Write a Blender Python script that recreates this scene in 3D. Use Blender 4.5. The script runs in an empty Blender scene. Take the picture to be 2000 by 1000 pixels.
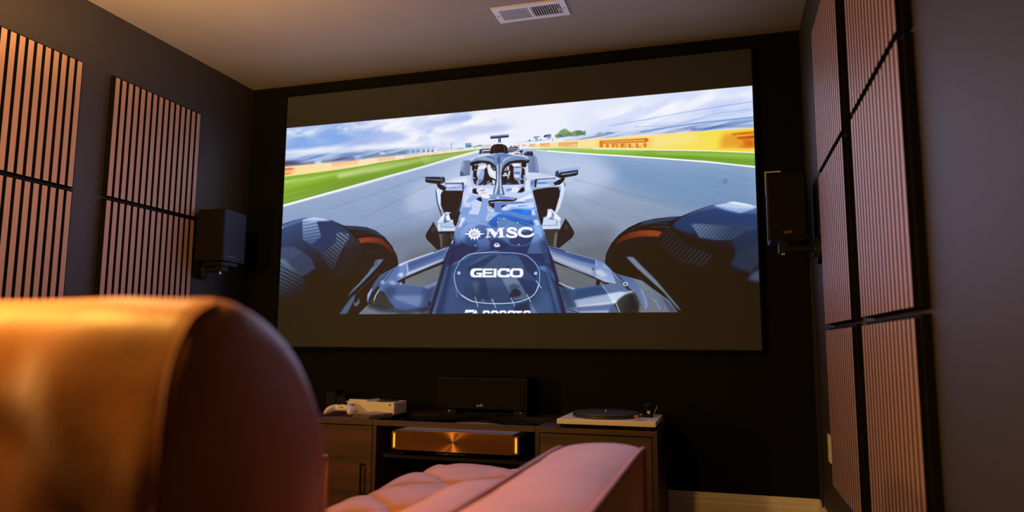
import bpy, bmesh, math, random
import numpy as np
from mathutils import Vector, Matrix, noise

C = bpy.context.scene.collection
PI = math.pi
ROOM_W, ROOM_H, ROOM_BACK = 3.234, 2.44, -5.6     # screen wall is y = 0, left wall x = 0, floor z = 0

# ------------------------------------------------------------------ camera, world, lights, exposure
cam_data = bpy.data.cameras.new('camera')
cam = bpy.data.objects.new('camera', cam_data); C.objects.link(cam)
cam.location = (2.8214, -3.7156, 0.8489)
yaw, pitch, roll = -0.28806, 0.12272, 0.00610
fwd = Vector((math.sin(yaw) * math.cos(pitch), math.cos(yaw) * math.cos(pitch), math.sin(pitch)))
rgt = Vector((math.cos(yaw), -math.sin(yaw), 0)); upv = rgt.cross(fwd)
r2 = math.cos(roll) * rgt + math.sin(roll) * upv; u2 = -math.sin(roll) * rgt + math.cos(roll) * upv
cam.rotation_euler = Matrix((r2, u2, -fwd)).transposed().to_euler()
cam_data.sensor_width = 36; cam_data.sensor_fit = 'HORIZONTAL'; cam_data.lens = 24.992
cam_data.clip_start = 0.02; cam_data.clip_end = 50
cam_data.dof.use_dof = True; cam_data.dof.focus_distance = 3.15; cam_data.dof.aperture_fstop = 2.1
sc = bpy.context.scene
sc.camera = cam
sc.view_settings.view_transform = 'Standard'; sc.view_settings.look = 'None'
sc.view_settings.exposure = 0.0; sc.view_settings.gamma = 1.0; sc.view_settings.use_curve_mapping = False
world = bpy.data.worlds.new('room_dark'); sc.world = world; world.use_nodes = True
world.node_tree.nodes['Background'].inputs[0].default_value = (0.010, 0.008, 0.010, 1)
world.node_tree.nodes['Background'].inputs[1].default_value = 0.3

def area_light(name, loc, target, sx, sy, power, col):
    d = bpy.data.lights.new(name, 'AREA'); d.shape = 'RECTANGLE'; d.size = sx; d.size_y = sy; d.energy = power; d.color = col
    o = bpy.data.objects.new(name, d); C.objects.link(o); o.location = loc
    o.rotation_euler = (Vector(target) - Vector(loc)).to_track_quat('-Z', 'Y').to_euler()
    return o
# warm amber lamps: an assumed uplighter and two added fill lights on the left side, an assumed shaded one at the recliner's left
def amber_lamp(name, loc, power, size, col, aim=None, cone=124, blend=0.85):
    d = bpy.data.lights.new(name, 'SPOT' if aim else 'POINT'); d.energy = power; d.color = col; d.shadow_soft_size = size
    o = bpy.data.objects.new(name, d); C.objects.link(o); o.location = loc
    if aim:
        d.spot_size = math.radians(cone); d.spot_blend = blend
        o.rotation_euler = (Vector(aim) - Vector(loc)).to_track_quat('-Z', 'Y').to_euler()
amber_lamp('assumed_uplighter', (0.72, -2.00, 1.88), 72, 0.07, (1.0, 0.56, 0.20), (0.68, -1.93, 2.44), 160, 0.5)  # unseen lamp, assumed from the warm light on the ceiling
amber_lamp('amber_slat_fill', (0.90, -2.05, 2.00), 34, 0.07, (1.0, 0.52, 0.16))  # added point light that warms the left wall slats
amber_lamp('assumed_shaded_lamp', (1.93, -3.243, 1.25), 56, 0.08, (1.0, 0.50, 0.09), (2.45, -2.10, 0.45))  # unseen spot lamp, assumed from the warm light on the recliner
amber_lamp('amber_console_fill', (0.32, -3.27, 0.98), 84, 0.08, (1.0, 0.52, 0.14))  # added low point light that warms the console fronts and right side
# light thrown back into the room by the bright film frame
SCREEN_LIGHT = area_light('screen_glow', (1.634, -0.05, 1.58), (1.634, -3.0, 1.42), 2.65, 1.0, 10.2, (0.58, 0.56, 1.0)); SCREEN_LIGHT.data.spread = math.radians(150)   # the ribbed screen throws its light forward, little of it steeply up

# ------------------------------------------------------------------ materials
def lin(h):
    v = [int(h[i:i + 2], 16) / 255 for i in (0, 2, 4)]
    return tuple(x / 12.92 if x <= 0.04045 else ((x + 0.055) / 1.055) ** 2.4 for x in v)
def mat(name, col, rough=0.6, metal=0.0, spec=0.5, var=0.12, scale=30.0, bump=0.0, bscale=200.0, stretch=(1, 1, 1), emit=None, estr=0.0, col2=None, coat=0.0):
    m = bpy.data.materials.new(name); m.use_nodes = True; nt = m.node_tree; N = nt.nodes; L = nt.links
    b = N['Principled BSDF']; c = lin(col) if isinstance(col, str) else col
    b.inputs['Roughness'].default_value = rough; b.inputs['Metallic'].default_value = metal
    b.inputs['Specular IOR Level'].default_value = spec; b.inputs['Coat Weight'].default_value = coat
    tc = N.new('ShaderNodeTexCoord'); mp = N.new('ShaderNodeMapping'); mp.inputs['Scale'].default_value = stretch
    L.new(tc.outputs['Object'], mp.inputs['Vector'])
    nz = N.new('ShaderNodeTexNoise'); nz.inputs['Scale'].default_value = scale; nz.inputs['Detail'].default_value = 5
    L.new(mp.outputs['Vector'], nz.inputs['Vector'])
    rp = N.new('ShaderNodeValToRGB'); d = lin(col2) if col2 else tuple(x * (1 - var) for x in c)
    if col2 is None: c = tuple(min(1, x * (1 + var)) for x in c)
    rp.color_ramp.elements[0].position = 0.3; rp.color_ramp.elements[1].position = 0.7
    rp.color_ramp.elements[0].color = (*d, 1); rp.color_ramp.elements[1].color = (*c, 1)
    L.new(nz.outputs['Fac'], rp.inputs['Fac']); L.new(rp.outputs['Color'], b.inputs['Base Color'])
    if bump:
        n2 = N.new('ShaderNodeTexNoise'); n2.inputs['Scale'].default_value = bscale; n2.inputs['Detail'].default_value = 3
        L.new(mp.outputs['Vector'], n2.inputs['Vector'])
        bp = N.new('ShaderNodeBump'); bp.inputs['Strength'].default_value = bump; bp.inputs['Distance'].default_value = 0.002
        L.new(n2.outputs['Fac'], bp.inputs['Height']); L.new(bp.outputs['Normal'], b.inputs['Normal'])
    if emit:
        b.inputs['Emission Color'].default_value = (*lin(emit), 1); b.inputs['Emission Strength'].default_value = estr
    return m
def wood(name, dark, light, axis, rough=0.45, ring=9.0):
    """grain running along the given axis (0, 1, 2)"""
    m = mat(name, light, rough, col2=dark, scale=ring, stretch=tuple(0.06 if i == axis else 1.0 for i in range(3)), bump=0.12, bscale=260)
    nt = m.node_tree; N = nt.nodes; L = nt.links; b = N['Principled BSDF']
    mp = [n for n in N if n.type == 'MAPPING'][0]; rp = [n for n in N if n.type == 'VALTORGB'][0]
    f = N.new('ShaderNodeTexNoise'); f.inputs['Scale'].default_value = 230; f.inputs['Detail'].default_value = 3; L.new(mp.outputs['Vector'], f.inputs['Vector'])
    mx = N.new('ShaderNodeMix'); mx.data_type = 'RGBA'; mx.blend_type = 'MULTIPLY'; mx.inputs['Factor'].default_value = 0.35
    L.new(rp.outputs['Color'], mx.inputs[6]); L.new(f.outputs['Fac'], mx.inputs[7]); L.new(mx.outputs[2], b.inputs['Base Color'])
    return m
M = {}
M['wall_grey'] = mat('charcoal_wall_paint', '302b2b', 0.62, var=0.05, scale=6, bump=0.15, bscale=120)
M['wall_black'] = mat('black_wall_paint', '0e0d0d', 0.85, spec=0.12, var=0.06, scale=6, bump=0.12, bscale=120)
M['ceiling'] = mat('cream_ceiling_paint', '948c86', 0.85, spec=0.2, var=0.03, scale=4, bump=0.25, bscale=90)
M['trim'] = mat('white_trim_paint', 'd6d0c6', 0.5, var=0.03, scale=8)
M['floor'] = mat('dark_carpet', '4a4038', 0.95, spec=0.1, var=0.3, scale=160, bump=0.8, bscale=400)
M['fabric'] = mat('grey_screen_fabric', '424448', 0.9, spec=0.1, var=0.02, scale=300)
M['velvet'] = mat('black_velvet', '0c0c0d', 0.9, spec=0.1, var=0.2, scale=200)
M['felt'] = mat('black_felt', '100f10', 0.95, spec=0.1, var=0.3, scale=220, bump=0.4, bscale=500)
M['slat'] = wood('oak_slat', 'a07c6a', 'c49e8a', 2, 0.5, 14)
M['walnut'] = wood('walnut_veneer', '150804', '52260f', 0, 0.5, 26)
M['walnut_v'] = wood('walnut_veneer_upright', '1a0c07', '402214', 2, 0.5, 26)
M['black_plastic'] = mat('black_plastic', '0d0d0e', 0.6, spec=0.2, var=0.1, scale=80)
M['black_satin'] = mat('black_satin_vinyl', '08090c', 0.5, spec=0.12, var=0.1, scale=60, bump=0.06, bscale=500)
M['black_metal'] = mat('black_powder_coat', '0b0b0c', 0.6, spec=0.2, var=0.1, scale=80)
M['grille'] = mat('black_grille_cloth', '16130f', 0.92, spec=0.15, var=0.4, scale=420, bump=0.5, bscale=900)
M['badge'] = mat('grey_badge', '8c7a6c', 0.35, metal=0.7, var=0.05)
M['white_plastic'] = mat('white_plastic', 'd8d2ca', 0.4, var=0.03, scale=30)
M['white_satin'] = mat('white_satin_plinth', 'd2c9be', 0.42, var=0.03, scale=20)
M['steel'] = mat('white_enamel_steel', 'd9d8dc', 0.4, var=0.03, scale=20)
M['screwm'] = mat('bright_screw', 'c8c4bc', 0.3, metal=1.0, var=0.05)
M['leather'] = mat('tan_leather', 'b07448', 0.46, spec=0.4, var=0.10, scale=7, bump=0.35, bscale=240)
M['piping'] = mat('tan_leather_piping', 'a0603a', 0.5, spec=0.3, var=0.08, scale=30, bump=0.2, bscale=300)
M['amber'] = mat('amber_light_bar', 'ff9a20', 0.4, emit='ffae2e', estr=1.5)
M['amber_dim'] = mat('amber_recess', '8a4a10', 0.35, metal=0.6, emit='b0640c', estr=0.35)
M['lens'] = mat('dark_lens_glass', '08080c', 0.08, coat=1.0)
M['grey_top'] = mat('grey_projector_top', '8d8796', 0.5, var=0.04, scale=60)
M['orange'] = mat('orange_cartridge_shell', 'e2761a', 0.35, var=0.04)
M['platter'] = mat('dark_grey_platter', '2a292a', 0.4, var=0.06, scale=40)
M['mat_rubber'] = mat('black_felt_slipmat', '101114', 0.8, var=0.15, scale=200)
M['chrome'] = mat('polished_metal', 'b8b4b0', 0.22, metal=1.0, var=0.03)
M['clear'] = mat('clear_case_plastic', '7d706a', 0.18, var=0.25, scale=25, coat=0.6)
M['clear'].node_tree.nodes['Principled BSDF'].inputs['Transmission Weight'].default_value = 0.35
M['sleeve'] = mat('printed_case_sleeve', 'a89486', 0.4, col2='4a3c38', scale=55)
M['dark_cover'] = mat('dark_printed_cover', '0c0c0d', 0.8, spec=0.1, col2='232428', scale=70)
M['cable'] = mat('black_cable_jacket', '0e0e0f', 0.6, var=0.1)
M['ink'] = mat('black_ink', '0f0f10', 0.5)
def brushed_copper():
    m = mat('spun_copper_front', 'a8784c', 0.40, metal=1.0, var=0.06, scale=12)
    nt = m.node_tree; N = nt.nodes; L = nt.links; b = N['Principled BSDF']
    b.inputs['Anisotropic'].default_value = 0.9; b.inputs['Anisotropic Rotation'].default_value = 0.25
    tc = N.new('ShaderNodeTexCoord'); cr = N.new('ShaderNodeVectorMath'); cr.operation = 'CROSS_PRODUCT'; cr.inputs[1].default_value = (0, 1, 0)
    vt = N.new('ShaderNodeVectorTransform'); vt.vector_type = 'VECTOR'; vt.convert_from = 'OBJECT'; vt.convert_to = 'WORLD'
    L.new(tc.outputs['Object'], cr.inputs[0]); L.new(cr.outputs[0], vt.inputs[0]); L.new(vt.outputs[0], b.inputs['Tangent'])     # grooves run round the centre
    return m
M['copper'] = brushed_copper()

# ------------------------------------------------------------------ helpers
def box(bm, x0, x1, y0, y1, z0, z1, bev=0.0, seg=2):
    vs = [bm.verts.new((x, y, z)) for z in (z0, z1) for y in (y0, y1) for x in (x0, x1)]
    fs = [bm.faces.new([vs[i] for i in f]) for f in ((0, 2, 3, 1), (4, 5, 7, 6), (0, 1, 5, 4), (2, 6, 7, 3), (0, 4, 6, 2), (1, 3, 7, 5))]
    if bev:
        es = list({e for f in fs for e in f.edges})
        bmesh.ops.bevel(bm, geom=es, offset=bev, segments=seg, profile=0.5, affect='EDGES')
def frame_of(d):
    d = d.normalized(); a = Vector((0, 0, 1)) if abs(d.z) < 0.9 else Vector((1, 0, 0))
    u = d.cross(a).normalized(); return u, d.cross(u).normalized()
def cyl(bm, p0, p1, r0, r1=None, seg=24, cap=True):
    p0, p1 = Vector(p0), Vector(p1); r1 = r0 if r1 is None else r1; u, v = frame_of(p1 - p0)
    A, B = [], []
    for i in range(seg):
        a = 2 * PI * i / seg; d = u * math.cos(a) + v * math.sin(a)
        A.append(bm.verts.new(p0 + d * r0)); B.append(bm.verts.new(p1 + d * r1))
    for i in range(seg): bm.faces.new((A[i], A[(i + 1) % seg], B[(i + 1) % seg], B[i]))
    if cap: bm.faces.new(A[::-1]); bm.faces.new(B)
def tube(bm, pts, r, seg=10, close=False):
    pts = [Vector(p) for p in pts]; n = len(pts); rings = []
    rr = r if isinstance(r, (list, tuple)) else [r] * n
    t0 = (pts[1] - pts[0]).normalized(); u, v = frame_of(t0)
    for i, p in enumerate(pts):
        t = (pts[min(i + 1, n - 1)] - pts[max(i - 1, 0)]).normalized()
        u = (u - t * u.dot(t)).normalized(); v = t.cross(u)
        rings.append([bm.verts.new(p + (u * math.cos(2 * PI * k / seg) + v * math.sin(2 * PI * k / seg)) * rr[i]) for k in range(seg)])
    for a, b in zip(rings[:-1], rings[1:]):
        for k in range(seg): bm.faces.new((a[k], a[(k + 1) % seg], b[(k + 1) % seg], b[k]))
    bm.faces.new(rings[0][::-1]); bm.faces.new(rings[-1])
def smooth_path(p, n=8):
    p = [Vector(q) for q in p]; out = []
    for i in range(len(p) - 1):
        a, b, c, d = p[max(i - 1, 0)], p[i], p[i + 1], p[min(i + 2, len(p) - 1)]
        for k in range(n):
            t = k / n; out.append(0.5 * (2 * b + (c - a) * t + (2 * a - 5 * b + 4 * c - d) * t * t + (3 * b - a - 3 * c + d) * t ** 3))
    out.append(p[-1]); return out
def lathe(bm, prof, centre=(0, 0, 0), seg=48):
    c = Vector(centre); rings = []
    for r, z in prof: rings.append([bm.verts.new(c + Vector((r * math.cos(2 * PI * k / seg), r * math.sin(2 * PI * k / seg), z))) for k in range(seg)])
    for a, b in zip(rings[:-1], rings[1:]):
        for k in range(seg): bm.faces.new((a[k], a[(k + 1) % seg], b[(k + 1) % seg], b[k]))
    bm.faces.new(rings[0][::-1]); bm.faces.new(rings[-1])
def prism(bm, poly, axis, a, b):
    """polygon in the two other axes (in x, y, z order), extruded along axis from a to b"""
    def P(q, t):
        return {0: (t, q[0], q[1]), 1: (q[0], t, q[1]), 2: (q[0], q[1], t)}[axis]
    A = [bm.verts.new(P(q, a)) for q in poly]; B = [bm.verts.new(P(q, b)) for q in poly]; n = len(poly)
    for i in range(n): bm.faces.new((A[i], A[(i + 1) % n], B[(i + 1) % n], B[i]))
    bm.faces.new(A[::-1]); bm.faces.new(B)
def obj(name, bm, m, parent=None, smooth=False, loc=None):
    bmesh.ops.recalc_face_normals(bm, faces=bm.faces)
    me = bpy.data.meshes.new(name); bm.to_mesh(me); bm.free(); me.materials.append(m)
    if smooth:
        for p in me.polygons: p.use_smooth = True
        me.set_sharp_from_angle(angle=math.radians(40 if smooth is True else smooth))
    o = bpy.data.objects.new(name, me); C.objects.link(o)
    if parent: o.parent = parent
    if loc: o.location = loc
    return o
def B(): return bmesh.new()
def part(name, m, parent, *boxes, bev=0.0, smooth=False):
    bm = B()
    for b in boxes: box(bm, *b, bev=bev)
    return obj(name, bm, m, parent, smooth)
def tag(o, label, cat, group=None):
    o['label'] = label; o['category'] = cat
    if group: o['group'] = group
    return o
def thing(name, label, cat, loc=(0, 0, 0), rz=0.0, group=None):
    o = bpy.data.objects.new(name, None); C.objects.link(o); o.location = loc; o.rotation_euler = (0, 0, rz); o.empty_display_size = 0.1
    return tag(o, label, cat, group)
def struct(name, m, *boxes, bev=0.0):
    o = part(name, m, None, *boxes, bev=bev); o['kind'] = 'structure'; return o
def copy_tree(o, parent=None):
    c = o.copy(); C.objects.link(c); c.parent = parent
    for ch in list(o.children): copy_tree(ch, c)
    return c
FONT = None
def lettering(name, text, size, depth, m, parent, loc, rot, squash=1.0):
    cu = bpy.data.curves.new(name, 'FONT'); cu.body = text; cu.size = size; cu.extrude = depth; cu.align_x = 'CENTER'; cu.align_y = 'CENTER'; cu.offset = size * 0.012; cu.resolution_u = 3
    tmp = bpy.data.objects.new('tmp', cu); C.objects.link(tmp)
    bpy.context.view_layer.update()
    me = bpy.data.meshes.new_from_object(tmp.evaluated_get(bpy.context.evaluated_depsgraph_get())); bpy.data.objects.remove(tmp)
    me.name = name; me.materials.clear(); me.materials.append(m)
    o = bpy.data.objects.new(name, me); C.objects.link(o); o.parent = parent; o.location = loc; o.rotation_euler = rot; o.scale = (squash, 1, 1)
    return o

# ------------------------------------------------------------------ the room shell
W, H, Yb = ROOM_W, ROOM_H, ROOM_BACK
struct('floor', M['floor'], (-0.12, W + 0.12, Yb - 0.12, 0.12, -0.12, 0.0))
struct('ceiling', M['ceiling'], (-0.12, W + 0.12, Yb - 0.12, 0.12, H, H + 0.12))
struct('wall_back', M['wall_black'], (0, W, 0, 0.12, 0, H))
struct('wall_left', M['wall_grey'], (-0.12, 0, Yb, 0.12, 0, H))
struct('wall_right', M['wall_grey'], (W, W + 0.12, Yb, 0.12, 0, H))
struct('wall_rear', M['wall_grey'], (0, W, Yb - 0.12, Yb, 0, H))
def skirting(name, axis, a, b, wall, sign):
    prof = [(0, 0), (0.016, 0), (0.016, 0.088), (0.012, 0.098), (0.012, 0.112), (0.008, 0.118), (0.006, 0.135), (0, 0.135)]
    bm = B(); poly = [(wall + sign * d, z) for d, z in prof]
    prism(bm, poly, axis, a, b); o = obj(name, bm, M['trim']); o['kind'] = 'structure'
skirting('baseboard_back', 0, 0.0, W, 0.0, -1)
skirting('baseboard_left', 1, Yb, 0.0, 0.0, 1)
skirting('baseboard_right', 1, Yb, 0.0, W, -1)
# --- small software painter for the film frame shown on the projection screen (picture units = pixels of the film frame)
FW, FH = 1820, 767
def _smooth(p, closed, n=6):
    p = np.array(p, float); N = len(p); out = []
    for i in range(N if closed else N - 1):
        g = (lambda k: p[k % N]) if closed else (lambda k: p[min(max(k, 0), N - 1)])
        a, b, c, d = g(i - 1), g(i), g(i + 1), g(i + 2)
        for t in np.arange(n) / n:
            out.append(.5 * (2 * b + (c - a) * t + (2 * a - 5 * b + 4 * c - d) * t * t + (3 * b - a - 3 * c + d) * t ** 3))
    if not closed: out.append(p[-1])
    return np.array(out)
def _box(m, r):
    for ax in (0, 1):
        for _ in range(2):
            k = 2 * r + 1
            pad = [(0, 0), (0, 0)]; pad[ax] = (r + 1, r)
            c = np.cumsum(np.pad(m, pad), axis=ax)
            m = (c[k:] - c[:-k] if ax == 0 else c[:, k:] - c[:, :-k]) / k
    return m
_lat = {}
def _noise(x, y, seed):
    if seed not in _lat: _lat[seed] = np.random.RandomState(seed).rand(64, 64)
    L = _lat[seed]; xi = np.floor(x).astype(int); yi = np.floor(y).astype(int); fx = x - xi; fy = y - yi
    fx = fx * fx * (3 - 2 * fx); fy = fy * fy * (3 - 2 * fy)
    a, b = L[yi % 64, xi % 64], L[yi % 64, (xi + 1) % 64]; c, d = L[(yi + 1) % 64, xi % 64], L[(yi + 1) % 64, (xi + 1) % 64]
    return (a * (1 - fx) + b * fx) * (1 - fy) + (c * (1 - fx) + d * fx) * fy
def _rgb(h): return np.array([int(h[i:i + 2], 16) / 255 for i in (0, 2, 4)])
def paint(ops):
    img = np.zeros((FH, FW, 3)); SS = 3
    for op in ops:
        pts = np.array(op['p'], float).reshape(-1, 2); blur = op.get('b', 0); w = op.get('w')
        if op.get('s'): pts = _smooth(pts, w is None)
        pad = int(blur * 2 + (w or 0) + 3)
        x0, y0 = np.floor(pts.min(0)).astype(int) - pad; x1, y1 = np.ceil(pts.max(0)).astype(int) + pad
        X0, Y0, X1, Y1 = max(x0, -60), max(y0, -60), min(x1, FW + 60), min(y1, FH + 60)
        if X1 <= X0 or Y1 <= Y0: continue
        h, wd = Y1 - Y0, X1 - X0
        if w is None:
            t = np.zeros((h * SS, wd * SS + 1), np.int32)
            q = (pts - [X0, Y0]) * SS
            for a, b in zip(q, np.roll(q, -1, 0)):
                if a[1] == b[1]: continue
                if a[1] > b[1]: a, b = b, a
                r = np.arange(max(0, int(np.ceil(a[1] - .5))), min(h * SS, int(np.ceil(b[1] - .5))))
                if len(r) == 0: continue
                xs = a[0] + (r + .5 - a[1]) * (b[0] - a[0]) / (b[1] - a[1])
                t[r, np.clip(np.ceil(xs - .5), 0, wd * SS).astype(int)] ^= 1
            m = (np.cumsum(t[:, :-1], 1) & 1).reshape(h, SS, wd, SS).mean((1, 3))
        else:
            yy, xx = np.mgrid[Y0:Y1, X0:X1] + .5; d = np.full((h, wd), 1e9)
            for a, b in zip(pts[:-1], pts[1:]):
                v = b - a; L2 = v @ v + 1e-9
                k = np.clip(((xx - a[0]) * v[0] + (yy - a[1]) * v[1]) / L2, 0, 1)
                d = np.minimum(d, np.hypot(xx - a[0] - k * v[0], yy - a[1] - k * v[1]))
            m = np.clip(w / 2 - d + .5, 0, min(1, w))
        if blur >= 1: m = _box(m, max(1, int(round(blur / 1.6))))
        cx0, cy0, cx1, cy1 = max(X0, 0), max(Y0, 0), min(X1, FW), min(Y1, FH)
        if cx1 <= cx0 or cy1 <= cy0: continue
        m = m[cy0 - Y0:cy1 - Y0, cx0 - X0:cx1 - X0] * op.get('a', 1)
        yy, xx = np.mgrid[cy0:cy1, cx0:cx1] + .5
        if 't' in op:                       # stripes: angle, spacing, sharpness
            an, sp, sh = op['t']; u = xx * math.cos(an) + yy * math.sin(an)
            m = m * np.clip(.5 + sh * .5 * np.sin(u * 2 * math.pi / sp), 0, 1)
        if 'n' in op:                       # cloudy noise: size x, size y, low, high, seed, angle
            sx, sy, lo, hi, sd, an = op['n']; u = xx * math.cos(an) + yy * math.sin(an); v = yy * math.cos(an) - xx * math.sin(an)
            f = sum(_noise(u / sx * 2 ** k, v / sy * 2 ** k, sd + k) * .5 ** k for k in range(4)) / 1.875
            m = m * np.clip((f - lo) / (hi - lo), 0, 1)
        c = _rgb(op['c'])
        if 'g' in op:
            gx0, gy0, gx1, gy1, c1 = op['g']; vx, vy = gx1 - gx0, gy1 - gy0
            k = np.clip(((xx - gx0) * vx + (yy - gy0) * vy) / (vx * vx + vy * vy), 0, 1)[..., None]
            c = c * (1 - k) + _rgb(c1) * k
        S = img[cy0:cy1, cx0:cx1]; S += (c - S) * m[..., None]
    return np.clip(img, 0, 1)
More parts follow.
